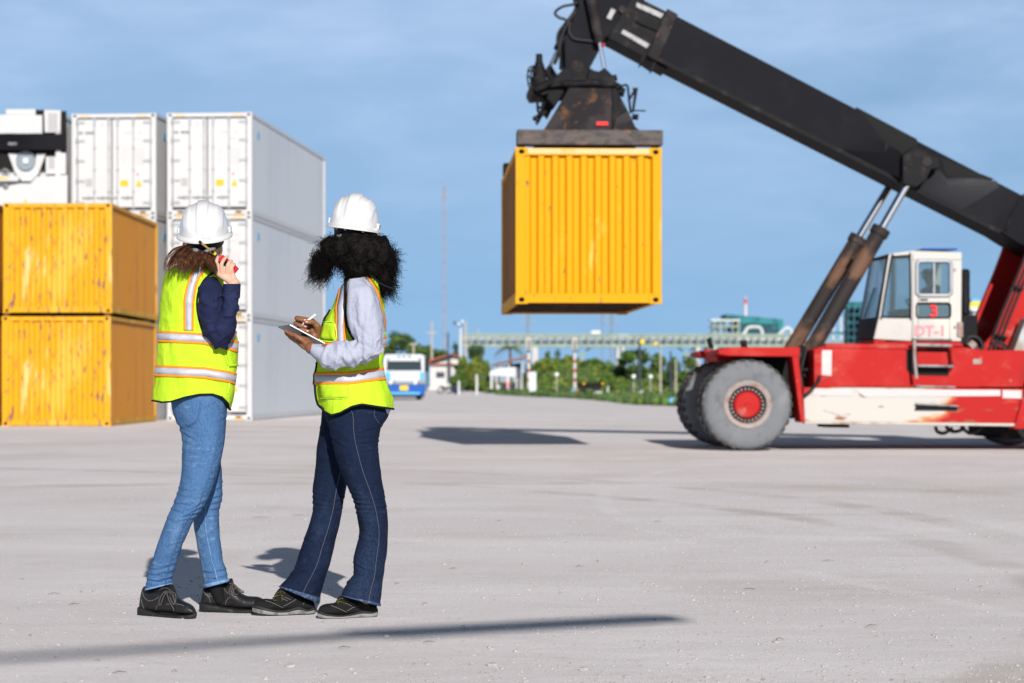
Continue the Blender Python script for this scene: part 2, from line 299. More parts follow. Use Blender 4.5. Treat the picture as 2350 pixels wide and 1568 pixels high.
# ---------------------------------------------------------------- ground
def gz(Y,X=0):
    z=0 if Y<200 else .010*(Y-200)
    return min(z,1.9)
def make_ground():
    ys=[-400,-40,-10,0,4,8,14,25,40,60,90,130,170,200]+[200+20*i for i in range(1,16)]+[700,1200,2500,4500]
    mb=MB(); n=9
    for y in ys:
        for i in range(n): mb.v.append(((i/(n-1)-.5)*(max(abs(y),100)*6),y,gz(y)))
    for j in range(len(ys)-1):
        for i in range(n-1): mb.f.append([j*n+i,j*n+i+1,(j+1)*n+i+1,(j+1)*n+i]); mb.m.append(0)
    struct(mb.build('ground',m_ground))
    # grass: front edge runs away to the left
    edge=[(60,45),(20,73),(7.1,100),(5.6,122),(4.1,149),(.6,180),(-2.4,215),(-3.6,240),(-4.2,262)]
    mb=MB(); k=14
    for i,(x,y) in enumerate(cr([list(e) for e in edge],6)):
        x+=noise.noise(Vector((x*.6,y*.25,0)))*.6; 
        for j in range(k):
            t=(j/(k-1))**2; X=lerp(x,90,t) if y>60 else x+t*60; Yq=lerp(y,900,t) if j else y
            mb.v.append((X,Yq,gz(Yq)+.03+(.25*noise.noise(Vector((X*.1,Yq*.05,3)))+.1 if j>1 else 0)))
    rows=len(mb.v)//k
    for i in range(rows-1):
        for j in range(k-1): mb.f.append([i*k+j,i*k+j+1,(i+1)*k+j+1,(i+1)*k+j]); mb.m.append(0)
    struct(mb.build('grass_verge',m_grass))
    pts=[]
    for x,y in [(1030,903.2),(1050,902.2),(1078,900.5),(1092,898)]: pts.append(y)
    mb=MB()
    P=[(-6.6,236),(-4.9,232),(-4.6,250),(-5.2,300),(-7,380),(-16,380),(-9,300),(-6.9,250)]
    P=[(x,y) for x,y in P]
    mb.add([(x,y,gz(y)+.03) for x,y in P],[list(range(len(P)))]); struct(mb.build('grass_strip',m_grass))
    # tufts along the grass edge and over the verge: one mass
    mb=MB(); rg=random.Random(3)
    E=cr([list(e) for e in edge[1:]],10)
    for i in range(5200):
        x,y=E[rg.randrange(len(E))]; d=rg.random()**2*55; X=x+rg.random()*.6*d*.5+rg.uniform(-.25,.3); Yq=y+d
        if rg.random()<.12: X=rg.uniform(-6.4,-4.6); Yq=rg.uniform(234,300)
        h=rg.uniform(.12,.42); a=rg.uniform(0,PI); w=rg.uniform(.08,.25); z=gz(Yq)+.03
        mb.mi=rg.choice([0,1,1,1,3,3])
        mb.add([(X-w*math.cos(a),Yq-w*math.sin(a),z),(X+w*math.cos(a),Yq+w*math.sin(a),z),(X+.6*w*math.cos(a)+rg.uniform(-.1,.1),Yq,z+h),(X-.7*w*math.cos(a),Yq,z+h*rg.uniform(.5,.9))],[(0,1,2,3)])
    struct(mb.build('grass_tufts',[m_leafA,m_leafB,m_leafC,m_grass],sm=0),'stuff')
    # loose stones on the yard: one mass
    mb=MB(); rg=random.Random(11)
    ico=[]; bm=bmesh.new(); bmesh.ops.create_icosphere(bm,subdivisions=1,radius=1); bm.verts.ensure_lookup_table(); iv=[v.co.copy() for v in bm.verts]; iff=[[v.index for v in f.verts] for f in bm.faces]; bm.free()
    def stone(X,Y,r):
        s=Vector((rg.uniform(.7,1.3),rg.uniform(.7,1.3),rg.uniform(.45,.8)))*r; o=rg.random()*50; rot=Matrix.Rotation(rg.random()*6,3,'Z')
        mb.add([rot@Vector((p.x*s.x,p.y*s.y,p.z*s.z))*(1+.45*noise.noise(p*1.3+Vector((o,0,0))))+Vector((X,Y,s.z*.35)) for p in iv],iff)
    for i in range(15000):
        Y=7.3+22*rg.random()**1.9; X=rg.uniform(-.24,.24)*Y*1.0
        dens=noise.noise(Vector((X*.5,Y*.35,5)))+.35*(X/Y/.23)
        if rg.random()>.5+dens: continue
        stone(X,Y,rg.choice([.0018,.002,.0025,.003,.003,.004,.005,.0065]))
    for i in range(300):
        Y=7.4+16*rg.random()**1.6; stone(rg.uniform(-.23,.24)*Y,Y,rg.uniform(.007,.013))
    for x,y,r in [(1130,1528,.02),(1183,1496,.014),(1340,1538,.022),(665,1530,.02),(610,1560,.016),(520,1362,.012),(1790,1470,.016)]:
        p=W(x,y,gy(y)); stone(p.x,p.y,r)
    struct(mb.build('gravel',m_stone,sm=0),'stuff')
    mb=MB()
    for x,y,l,a in [(125,1366,.06,.2),(600,1190,.14,.1),(690,1185,.16,-.3),(1510,1200,.08,.4),(790,1490,.05,-.2),(985,1478,.05,.1),(275,1548,.05,.2),(1040,1308,.05,.5),(1330,1303,.05,.2),(1720,1355,.06,-.4),(1480,1590,.1,.3),(170,1390,.05,.2),(1900,1290,.07,.1),(2000,1440,.06,.4)]:
        p=W(x,y,gy(y)); c=Vector((p.x,p.y,.006)); d=Vector((math.cos(a),math.sin(a),0))*l
        mb.tube([c-d*.5,c-d*.1+Vector((0,.01,.004)),c+d*.5+Vector((0,0,.002))],[.0008,.0016,.0007],5)
    struct(mb.build('dry_debris',m_twig),'stuff')
make_ground()
# ---------------------------------------------------------------- containers
def corr(mb,o,e,n,L,z0,z1,pitch,dep,flat=.36):
    """trapezoid sheet: from o along e, outward normal n"""
    o=Vector(o);e=Vector(e);n=Vector(n); k=max(1,round(L/pitch)); p=L/k; pr=[]
    for i in range(k):
        b=i*p; s=(.5-flat)*p
        pr+=[(b,0),(b+flat*p,0),(b+flat*p+s,-dep),(b+2*flat*p+s,-dep)]
    pr.append((L,0))
    vs=[]
    for t,d in pr:
        q=o+e*t+n*d; vs+=[(q.x,q.y,z0),(q.x,q.y,z1)]
    return mb.add(vs,[(2*i,2*i+2,2*i+3,2*i+1) for i in range(len(pr)-1)])
def casting(mb,x,y,z,s,sy):
    mb.mat(0).box((x,y,z),(x+s[0],y+sy*s[1],z+s[2]))
    # oval openings on the outer end, proud by 3 mm
    c=Vector((x+s[0]/2,y-sy*.003,z+s[2]/2)); mb.mat(1)
    mb.add([c+Vector((math.cos(t)*s[0]*.24,0,math.sin(t)*s[2]*.30)) for t in [i*PI/8 for i in range(16)]],[list(range(16))])
def container_shell(root,w,h,l,mats,ends,pitch=.285,dep=.036,sidepitch=.28,roofmat=None,sidedep=.036):
    """corner posts, rails, castings, floor, roof, two long sides; front at y=0"""
    fm,sm_l,sm_r,um=mats
    p=.15*w/2.44; t=.115; bt=.15
    for y in (.003,l-p-.003):
        mb=MB()
        for x in (0.003,w-p-.003): mb.box((x,y,t),(x+p,y+p,h-t))
        y=.012 if y<1 else l-.10
        mb.box((p-.004,y,h-t+.004),(w-p+.004,y+.088,h-.006)); mb.box((p-.004,y,.012),(w-p+.004,y+.088,bt))
        mb.build('end_frame',fm,root,bevel=.006)
    for x in (.006,w-.066):
        mb=MB(); mb.box((x,p,h-.085),(x+.06,l-p,h-.004)); mb.build('top_rail',fm,root)
        mb=MB(); mb.box((x,p,.02),(x+.06,l-p,.16)); mb.build('bottom_rail',fm,root)
    for x in (0,w-.178):
        for z in (0,h-.118):
            for y,sy in ((0,1),(l,-1)):
                mb=MB(); casting(mb,x,y,z,(.178,.162,.118),sy); mb.build('corner_casting',[fm,m_hole],root)
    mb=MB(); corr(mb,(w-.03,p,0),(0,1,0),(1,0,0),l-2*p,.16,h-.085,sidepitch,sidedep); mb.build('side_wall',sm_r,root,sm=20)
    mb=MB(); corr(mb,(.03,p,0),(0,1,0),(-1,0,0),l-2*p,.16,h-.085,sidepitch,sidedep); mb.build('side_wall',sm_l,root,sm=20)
    mb=MB(); mb.box((.06,.1,h-.03),(w-.06,l-.1,h-.012)); mb.build('roof',roofmat or fm,root)
    mb=MB(); mb.box((.07,.1,.13),(w-.07,l-.1,.155))
    n=int(l/.45)
    for i in range(n): y=.3+i*(l-.6)/max(1,n-1); mb.box((.06,y-.04,.035),(w-.06,y+.04,.13))
    mb.build('floor',um,root)
    return p,t,bt
def yellow_box(root,w,h,l,ym,sm_l,sm_r,rail=None,um=None):
    p,t,bt=container_shell(root,w,h,l,(ym,sm_l,sm_r,um or m_under),None)
    mb=MB(); corr(mb,(p,.032,0),(1,0,0),(0,-1,0),w-2*p,bt,h-t,.243*w/2.44*1.02,.058,.33); mb.build('end_wall',ym,root,sm=20)
    mb=MB(); corr(mb,(p,l-.032,0),(1,0,0),(0,1,0),w-2*p,bt,h-t,.243,.036); mb.build('end_wall',ym,root,sm=20)
    if rail:
        mb=MB(); mb.box((p*1.15,.004,h-.09),(w-p*1.15,.011,h-.012)); mb.build('header_plate',rail,root)
# yellow stack (front right lower corner seen at 250,978)
Yy=53.3; s=F/Yy
wy=250/s; hy=2.60; ly=6.7; ay=R(-.3)
x0=(4-CX)/s
c1=thing('shipping_container','chipped yellow container on the ground, lower one of the yellow pair at left','container',(x0,Yy,0),ay,'yellow containers stacked in a pair')
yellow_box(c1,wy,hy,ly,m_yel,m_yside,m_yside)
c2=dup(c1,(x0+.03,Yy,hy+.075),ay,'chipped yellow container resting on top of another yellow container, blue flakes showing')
# twistlocks between them
for z in (hy,):
    for (x,y) in ((.09,.09),(wy-.09,.09),(.09,ly-.09),(wy-.09,ly-.09)):
        mb=MB(); mb.box((-.06,-.06,0),(.06,.06,.075)); mb.build('twistlock',m_under,c2).location=(x-.03,y,-.075)
# orange-brown pair whose edge shows at the frame's left border
for i,lab in enumerate(('dark orange container at the left border, standing on the ground','dark orange container at the left border, upper one of its pair')):
    if i==0:
        cb=thing('shipping_container',lab,'container',(x0-wy-.16,Yy+.4,0),ay,'orange containers at the left border')
        yellow_box(cb,wy,hy,ly,m_dkyel,m_dkyel,m_dkyel)
    else: dup(cb,(x0-wy-.16,Yy+.4,hy+.075),ay,lab)
# ---------------------------------------------------------------- white reefers
aw=math.atan2(-.0785,1); Yw=61.4; sw=F/Yw
ww=198/sw; hw=2.80; lw=12.5
def reefer(root,marks=True):
    p,t,bt=container_shell(root,ww,hw,lw,(m_white,m_cream,m_wside,m_under),None,sidepitch=.34,sidedep=.010)
    b=.17
    # gasket board behind the doors
    mb=MB(); mb.box((p-.02,.035,b+.02),(ww-p+.02,.06,hw-t-.01)); mb.build('door_gasket',m_gask,root)
    x0=p+.025; x1=ww-p-.025; xm=(x0+x1)/2-.06
    for k,(a,c) in enumerate(((x0,xm-.018),(xm+.018,x1))):
        mb=MB(); mb.box((a,.012,b+.06),(c,.034,hw-t-.045)); d=mb.build('door',m_white,root,bevel=.008)
        for fr in ((.50,.93) if k==0 else (.14,.56)):
            x=a+(c-a)*fr; mb=MB(); mb.tube([(x,-.012,b),(x,-.012,hw-t+.01)],.017,8)
            for z in (b+.05,.65,1.25,1.85,hw-t-.06): mb.box((x-.04,-.006,z-.03),(x+.04,.013,z+.03))
            mb.box((x-.03,-.03,hw-t-.23),(x+.03,.012,hw-t-.02))
            mb.build('locking_bar',m_galv,d)
            mb=MB(); mb.tube([(x,-.03,.50),(x-.20,-.035,.49),(x-.33,-.03,.50)],.014,6); mb.box((x-.19,-.036,.455),(x-.14,.012,.545)); mb.build('door_handle',m_galv,d)
        for z in (.35,.95,1.50,2.05,2.55):
            mb=MB(); hx=a if k==0 else c; dx=-1 if k==0 else 1
            mb.box((hx-dx*.19,-.008,z-.035),(hx+dx*.05,.013,z+.035)); mb.tube([(hx+dx*.035,-.012,z-.07),(hx+dx*.035,-.012,z+.07)],.018,6); mb.build('hinge',m_galv,d)
        mb=MB()
        if k==0:
            mb.box((a+.22,.008,.80),(a+.40,.0125,1.02))
            mb.build('data_plate',m_grey,d)
            mb=MB()
            for i in range(7):
                if i!=2: mb.box((a+.03+i*.062,.008,2.23),(a+.075+i*.062,.0125,2.31))
            mb.build('lettering',m_ink,d)
            mb=MB(); mb.lathe((a+.68,.0105,2.5),(0,-1,0),[(0,.002),(.05,.002),(.05,0)],12); mb.build('round_badge',m_inkl,d)
        else:
            mb.box((a+.22,.008,.80),(a+.44,.0125,.97)); mb.build('sticker',m_orange,d)
            mb=MB(); q=[(a+.64,.0125,.79),(a+.83,.0125,.79),(a+.735,.0125,.99)]; mb.prism(q,(0,-.005,0)); mb.build('warning_triangle',m_orange,d)
            mb=MB(); mb.lathe((a+.70,.0105,1.13),(0,-1,0),[(0,.002),(.04,.002),(.04,0)],12); mb.build('round_sticker',m_pink,d)
            mb=MB()
            for i in range(7):
                if i!=4: mb.box((a+.34+i*.075,.008,2.24),(a+.395+i*.075,.0125,2.31))
            for i in range(3): mb.box((a+.60+i*.07,.008,2.06),(a+.65+i*.07,.0125,2.12))
            for r in range(5):
                mb.box((a+.26,.008,1.42+r*.09),(a+.26+(.10,.16,.08,.14,.2)[r],.0125,1.45+r*.09))
                for c_ in range(3): mb.box((a+.64+c_*.09,.008,1.38+r*.095),(a+.70+c_*.09,.0125,1.44+r*.095))
            mb.build('lettering',m_inkl,d)
    mb=MB()
    for x in (.24,ww-.52):
        for i in range(4): mb.box((x+i*.07,.006,hw-.085),(x+.045+i*.07,.0125,hw-.045))
        for i in range(4): mb.box((x+.03+i*.07,.006,.03),(x+.09+i*.07,.0125,.065))
    mb.build('hazard_mark',m_orange,root)
    mb=MB()
    for x in (.30,ww-.45): mb.box((x,.008,.055),(x+.16,.0125,.115))
    mb.build('lashing_slot',m_hole,root)
    # vent port on the long side
    mb=MB(); mb.box((ww-.033,1.0,hw-.62),(ww-.018,1.22,hw-.42)); mb.build('vent_cover',m_tblue,root,bevel=.01)
frw=Fr(((578-CX)/sw-ww*math.cos(aw),Yw-ww*math.sin(aw)),aw)
def wloc(u,v,z): 
    q=frw.O+frw.u*u+frw.v*v; return (q.x,q.y,z)
gapw=ww+.30
labs=[['white refrigerated container, bottom of the three-high stack nearest the open yard','white refrigerated container, middle of the three-high stack nearest the open yard','white refrigerated container with grey side, top of the stack nearest the open yard'],
      ['white refrigerated container on the ground, mostly hidden behind the yellow pair','white refrigerated container in the middle tier, mostly hidden behind the yellow pair','white refrigerated container with closed doors, top of the stack behind the yellow pair']]
w0=None
for k in range(2):
    for z in range(3):
        loc=wloc(-gapw*k,0,z*hw)
        if w0 is None:
            w0=thing('reefer_container',labs[k][z],'container',loc,aw,'white refrigerated containers'); reefer(w0)
        else: dup(w0,loc,aw,labs[k][z])
# stack with the cooling machinery end towards us
def machine_end(root):
    container_shell(root,ww,hw,lw,(m_white,m_cream,m_wside,m_under),None,sidepitch=.34,sidedep=.010)
    mb=MB(); mb.box((.12,.30,.14),(ww-.12,.33,hw-.1)); mb.build('end_wall',m_white,root)
    mb=MB(); mb.box((.13,.12,1.30),(ww-.13,.298,hw-.10)); mb.build('machine_recess',m_dark,root)
    a=wloc(-2*gapw,0,0); fr=Fr((a[0],a[1]),aw)
    def q(x,y,v): # from the enlarged crop to this container's face
        p=fr.px(x*.1756,238.7+y*.1756,v); p.z-=2*hw; return p
    def plate(name,pts,v,dep,m,bevel=.01):
        mb=MB(); mb.prism([q(x,y,v) for x,y in pts],(0,dep,0)); return mb.build(name,m,root,bevel=bevel)
    plate('access_panel',[(-30,150),(560,150),(555,390),(-30,390)],-.01,.1,m_white)
    plate('top_panel',[(80,70),(465,70),(465,140),(80,140)],.0,.1,m_white)
    c=plate('control_box',[(580,80),(795,85),(790,370),(585,375)],-.03,.14,m_white)
    mb=MB(); mb.prism([q(x,y,-.034) for x,y in [(630,120),(755,120),(755,355),(630,355)]],(0,.004,0)); g=mb.build('filter_panel',m_grey,c)
    # bulging black cowling
    mb=MB(); vs=[];n=16
    for i in range(n+1):
        x=lerp(-60,860,i/n); b=-.05-.16*math.sin(PI*min(1,max(0,(x+60)/920)))
        vs+=[q(x,392+6*math.cos(i),b),q(x,600,b),q(x,600,.12),q(x,392,.12)]
    fs=[]
    for i in range(n):
        for j in range(4): fs.append((4*i+j,4*i+(j+1)%4,4*i+4+(j+1)%4,4*i+4+j))
    mb.add(vs,fs+[(0,1,2,3),(4*n,4*n+1,4*n+2,4*n+3)]); cw=mb.build('cowling',m_black,root,sm=50)
    mb=MB(); mb.prism([q(x,y,-.215) for x,y in [(110,505),(222,505),(222,540),(110,540)]],(0,.03,0)); mb.build('badge',m_alu,cw)
    c0=q(345,745,.05); r=(q(470,745,.05)-c0).length
    mb=MB(); mb.lathe(c0,(0,-1,0),[(0,.0),(r*.96,.0),(r,.02),(r,.06),(r*.93,.06),(r*.93,.02)],32); f=mb.build('fan',m_steel,root)
    mb=MB(); e=r*.26; mb.box(c0+Vector((-e,-.05,-e)),c0+Vector((e,-.005,e))); mb.build('fan_hub',m_lblue,f)
    for pts in ([(110,650),(230,650),(230,790),(300,880),(390,880),(460,790),(480,650),(600,650),(500,920),(410,1010),(290,1010),(200,900)],):
        plate('fan_shroud',pts,.06,.1,m_white,0)
    plate('side_shroud',[(798,95),(872,95),(872,640),(798,640)],-.006,.004,m_dark,0)
    plate('top_gap',[(470,78),(578,78),(578,145),(470,145)],-.006,.004,m_dark,0); plate('panel_gap',[(556,150),(582,150),(582,392),(556,392)],-.015,.02,m_dark,0)
    plate('junction_box',[(600,690),(750,690),(750,640),(860,640),(860,920),(600,920)],.0,.2,m_white)
    mb=MB(); mb.prism([q(x,y,-.004) for x,y in [(640,700),(715,700),(715,850),(640,850)]],(0,.004,0)); mb.build('louvre',m_grey,root)
    plate('lower_panel',[(-60,1100),(270,1040),(400,1040),(480,950),(880,930),(880,1420),(-60,1420)],.0,.15,m_white)
    plate('cross_tray',[(-60,940),(240,940),(240,1010),(-60,1010)],-.02,.15,m_white)
    mb=MB(); mb.prism([q(x,y,-.024) for x,y in [(-60,960),(100,960),(100,985),(-60,985)]],(0,.004,0)); mb.build('sticker',m_orange,root)
    mb=MB(); mb.lathe(q(80,1080,.0),(0,-1,0),[(0,.06),(.07,.05),(.085,0)],16); mb.build('receiver',m_alu,root)
    mb=MB(); mb.tube([q(-40,900,.05),q(20,880,.05),q(60,850,.05),q(120,880,.05)],.03,8); mb.build('pipe',m_alu,root)
    mb=MB(); mb.prism([q(x,y,-.006) for x,y in [(310,1290),(335,1240),(360,1290)]],(0,.006,0)); mb.build('warning_triangle',m_orange,root)
c3=None
for z in range(3):
    loc=wloc(-2*gapw,-.02,z*hw+(.05 if z==2 else 0)*0)
    lab=['white refrigerated container on the ground in the leftmost white stack','white refrigerated container in the middle tier of the leftmost white stack','white refrigerated container with black cooling machinery end, top left corner'][z]
    if z<2: dup(w0,loc,aw,lab)
    else:
        c3=thing('reefer_container',lab,'container',loc,aw,'white refrigerated containers'); machine_end(c3)
# ---------------------------------------------------------------- reach stacker (near front wheel at 1716,927)
aS=R(2.5); fS=Fr((3.44,35.3),aS)
rs=thing('reach_stacker','red reach stacker with long black boom holding up a yellow container','reach stacker',(3.44,35.3,0),aS)
def S(x,y,v): return fS.px(x,y,v)
def cB(x,y,v): return S(2093+x*.3865,459+y*.3865,v)       # tower crop
def cC(x,y,v): return S(1817.5+x*.1875,550.8+y*.1875,v)    # cab crop
def cD(x,y,v): return S(1505.5+x*.3594,550.8+y*.3594,v)    # chassis crop
def cA(x,y,v): return S(1744+x*.4099,183.6+y*.4099,v)      # boom crop
def cH(x,y,v): return S(1175+x*.2225,y*.2225,v)            # head crop
def slab(name,fn,pts,v,dep,m,parent=rs,bevel=.012,sm=35):
    mb=MB(); mb.prism([fn(x,y,v) for x,y in pts],(0,dep,0)); return mb.build(name,m,parent,bevel=bevel,sm=sm)
def tubes(name,fn,lists,r,m,parent=rs,n=8):
    mb=MB()
    for l in lists: mb.tube(cr([list(fn(*p)) for p in l],5) if len(l)>2 else [fn(*p) for p in l],r,n)
    return mb.build(name,m,parent,sm=60)
# chassis
body=slab('chassis',S,[(1868,802),(1890,795),(2215,797),(2250,804),(2480,804),(2480,889),(1868,889)],-1.45,2.9,m_red)
slab('deck_edge',S,[(1898,788),(2128,792),(2128,803),(1890,799)],-1.47,.3,m_red)
sk=slab('side_skirt',S,[(1843,889),(2470,893),(2470,974),(1847,968)],-1.62,.5,m_red)
slab('side_skirt',S,[(1843,889),(2470,893),(2470,974),(1847,968)],1.15,.45,m_red)
def worn_skirt():
    c=S(1985,930,-1.62); m=bpy.data.materials.new('worn_skirt_paint'); m.use_nodes=True; nt=m.node_tree; N=nt.nodes; L=nt.links; bs=N['Principled BSDF']; bs.inputs['Roughness'].default_value=.65; bs.inputs['Specular IOR Level'].default_value=.12
    tc=N.new('ShaderNodeTexCoord'); mp=N.new('ShaderNodeMapping'); mp.vector_type='TEXTURE'; mp.inputs['Location'].default_value=c; mp.inputs['Scale'].default_value=(1.55,9,.42); L.new(tc.outputs['Object'],mp.inputs['Vector'])
    gr=N.new('ShaderNodeTexGradient'); gr.gradient_type='SPHERICAL'; L.new(mp.outputs[0],gr.inputs[0])
    def noi(sc):
        q=N.new('ShaderNodeMapping'); q.inputs['Scale'].default_value=sc; L.new(tc.outputs['Object'],q.inputs['Vector']); n=N.new('ShaderNodeTexNoise'); n.inputs['Scale'].default_value=1; n.inputs['Detail'].default_value=6; L.new(q.outputs[0],n.inputs['Vector']); return n.outputs['Fac']
    md=N.new('ShaderNodeMath'); md.operation='MULTIPLY_ADD'; L.new(noi((1.3,1.3,4)),md.inputs[0]); md.inputs[1].default_value=1.1; L.new(gr.outputs['Fac'],md.inputs[2])
    cr_=N.new('ShaderNodeValToRGB'); L.new(md.outputs[0],cr_.inputs[0]); e=cr_.color_ramp.elements; e[0].position=.62; e[0].color=(.36,.014,.013,1); e[1].position=.74; e[1].color=(.45,.14,.05,1)
    for p_,c_ in ((.68,(.44,.06,.04,1)),(.80,(.47,.34,.24,1)),(.88,(.47,.45,.42,1))): q=e.new(p_); q.color=c_
    mx=N.new('ShaderNodeMix'); mx.data_type='RGBA'; mr=N.new('ShaderNodeMapRange'); mr.inputs['From Min'].default_value=.60; mr.inputs['From Max'].default_value=.66; L.new(noi((2.4,2.4,8)),mr.inputs['Value']); L.new(mr.outputs[0],mx.inputs[0]); L.new(cr_.outputs[0],mx.inputs[6]); mx.inputs[7].default_value=(.24,.10,.06,1)
    L.new(mx.outputs[2],bs.inputs['Base Color']); return m
sk.data.materials[0]=worn_skirt()
mb=MB(); mb.prism([S(x,y,-1.629) for x,y in [(1960,893),(2296,895),(2296,909),(1985,911)]],(0,.004,0)); mb.build('white_stripe',m_stripc,sk,sm=0)
mb=MB(); mb.prism([S(x,y,-1.629) for x,y in [(2301,895),(2345,896),(2345,915),(2301,914)]],(0,.004,0)); mb.build('white_stripe',m_stripc,sk,sm=0)
mb=MB(); mb.prism([S(x,y,-1.629) for x,y in [(1866,892),(1955,892),(1955,909),(1866,908)]],(0,.004,0)); mb.build('white_stripe',m_stripc,sk,sm=0)
slab('step_slot',cD,[(1665,1050),(1930,1062),(1920,1092),(1650,1090)],-1.632,.004,m_dark,sk,0)
slab('step_lip',cD,[(1660,1042),(1935,1056),(1932,1068),(1662,1054)],-1.70,.09,m_alu,sk)
slab('lower_rail',S,[(1846,967),(2340,972),(2340,979),(1846,973)],-1.66,.2,m_kerbsteel)
slab('belly_box',S,[(1890,972),(1950,975),(1950,982),(1892,981)],-1.2,.6,m_blk)
slab('mark_panel',cD,[(1060,705),(1123,705),(1120,868),(1058,862)],-1.454,.004,m_stripc,body,0)
slab('side_panel',cD,[(1130,720),(1585,735),(1585,930),(1140,925)],-1.456,.006,m_red,body,.004)
slab('side_panel',cD,[(1640,885),(2060,890),(2060,942),(1640,940)],-1.46,.01,m_red,body,.004)
slab('step_tread',cD,[(1660,928),(1915,934),(1915,948),(1660,943)],-1.6,.15,m_alu)
slab('data_plate',cD,[(2025,760),(2080,760),(2080,792),(2025,792)],-1.456,.006,m_rim,body,0)
# mudguards
for s_ in (-1,1):
    mb=MB(); P_=[S(x,y,-1.72) for x,y in [(1649,803),(1674,797),(1836,797),(1836,819),(1668,817),(1649,813)]]
    if s_>0: P_=[Vector((p.x,.62,p.z)) for p in P_]
    mb.prism(P_,(0,1.1,0)); mb.build('mudguard',m_red,rs,bevel=.012)
    mb=MB(); P_=[S(x,y,-1.72) for x,y in [(1818,818.5),(1833,818.5),(1848,970),(1838,970)]]
    if s_>0: P_=[Vector((p.x,1.2,p.z)) for p in P_]
    mb.prism(P_,(0,.55,0)); mb.build('mudguard_leg',m_red,rs,bevel=.012)
mb=MB(); mb.prism([S(x,y,-.6) for x,y in [(1664,812),(1850,812),(1860,960),(1760,962),(1700,950),(1664,880)]],(0,1.2,0)); mb.build('axle_housing',m_dark,rs)
slab('front_cross_member',S,[(1640,806),(1700,803),(1700,826),(1648,830)],-.7,1.4,m_red)
tubes('marker_post',S,[[(1633,800,.2),(1626,776,.2)]],.04,m_blk); tubes('marker_post',S,[[(1709,800,-1.2),(1705,781,-1.2)]],.05,m_blk)
# wheels
def wheel(c,r,wd,out,name='wheel'):
    """c: centre of outer face; out: -1 towards us"""
    w=bpy.data.objects.new(name,None); COL.objects.link(w); w.parent=rs; w.location=c; ax=Vector((0,out,0))
    mb=MB(); pr=[(r*.50,-.02),(r*.56,.0),(r*.74,.015),(r*.88,-.01),(r*.955,-.055),(r*.97,-.09),(r*.97,-wd+.09),(r*.95,-wd+.05),(r*.85,-wd+.01),(r*.5,-wd+.03)]
    mb.lathe((0,0,0),ax,pr,56)
    t=mb.build('tyre',m_tyre,w,sm=60)
    mb=MB(); n=30
    for k in range(n):
        for sgn in (0,1):
            a=2*PI*(k+.5*sgn)/n; da=2*PI/n*.26
            h0,h1=((-.035,-wd*.5+.01) if sgn==0 else (-wd*.5-.01,-wd+.035)); vs=[]
            for h,tw in ((h0,0),(h1,.5)):
                for rr in (r*.945,r):
                    for e in (-1,1):
                        an=a+(da*e)+tw*da*1.6; rr2=rr*(.985 if h in (h0,) and sgn==0 or (h==h1 and sgn==1) else 1)
                        vs.append((math.cos(an)*rr2,out*h,math.sin(an)*rr2))
            mb.add(vs,[(0,1,3,2),(4,6,7,5),(0,4,5,1),(2,3,7,6),(0,2,6,4),(1,5,7,3)])
    mb.build('tread',m_tread,t,sm=20)
    mb=MB(); mb.lathe((0,0,0),ax,[(r*.385,-.12),(r*.42,.0),(r*.50,.018),(r*.53,.0),(r*.5,-.03)],40); mb.lathe((0,0,0),ax,[(r*.40,-.1),(r*.40,-wd*.8)],40); mb.build('rim',m_rim,w,sm=50)
    mb=MB(); mb.lathe((0,0,0),ax,[(0,-.10),(r*.41,-.10)],32); mb.build('wheel_disc',m_dark,w)
    mb=MB()
    for k in range(26):
        a=2*PI*k/26; d=Vector((math.cos(a),0,math.sin(a))); mb.tube([d*r*.345+Vector((0,out*-.10,0)),d*r*.345+Vector((0,out*-.05,0))],.016,6)
    mb.build('wheel_nuts',m_rim,w)
    mb=MB(); mb.lathe((0,0,0),ax,[(0,-.015),(r*.05,-.01),(r*.06,-.02),(r*.25,-.03),(r*.29,-.055),(r*.29,-.11)],32); mb.build('hub',m_red,w,sm=30)
wc=S(1716,927,-1.7); Rw=.69
wheel((wc.x,-1.70,Rw),Rw,.47,-1); wheel((wc.x,-1.20,Rw),Rw,.47,-1); wheel((wc.x,1.70,Rw),Rw,.47,1); wheel((wc.x,1.20,Rw),Rw,.47,1)
rc=S(2425,950,-1.5); wheel((rc.x,-1.5,.62),.62,.45,-1); wheel((rc.x,1.5,.62),.62,.45,1)
# rear bodywork (mostly outside the frame)
slab('rear_leg',cB,[(665,1150),(740,960),(900,960),(900,1360),(605,1360)],-1.69,.35,m_red)
mb=MB(); a=S(2330,975,0); b=S(2560,780,0); mb.box((a.x+.55,-1.4,1.0),(b.x+1.2,1.4,2.15)); mb.build('counterweight',m_red,rs,bevel=.05)
slab('rear_underframe',cB,[(540,1345),(760,1345),(760,1420),(585,1420),(545,1405)],-1.1,2.2,m_blk)
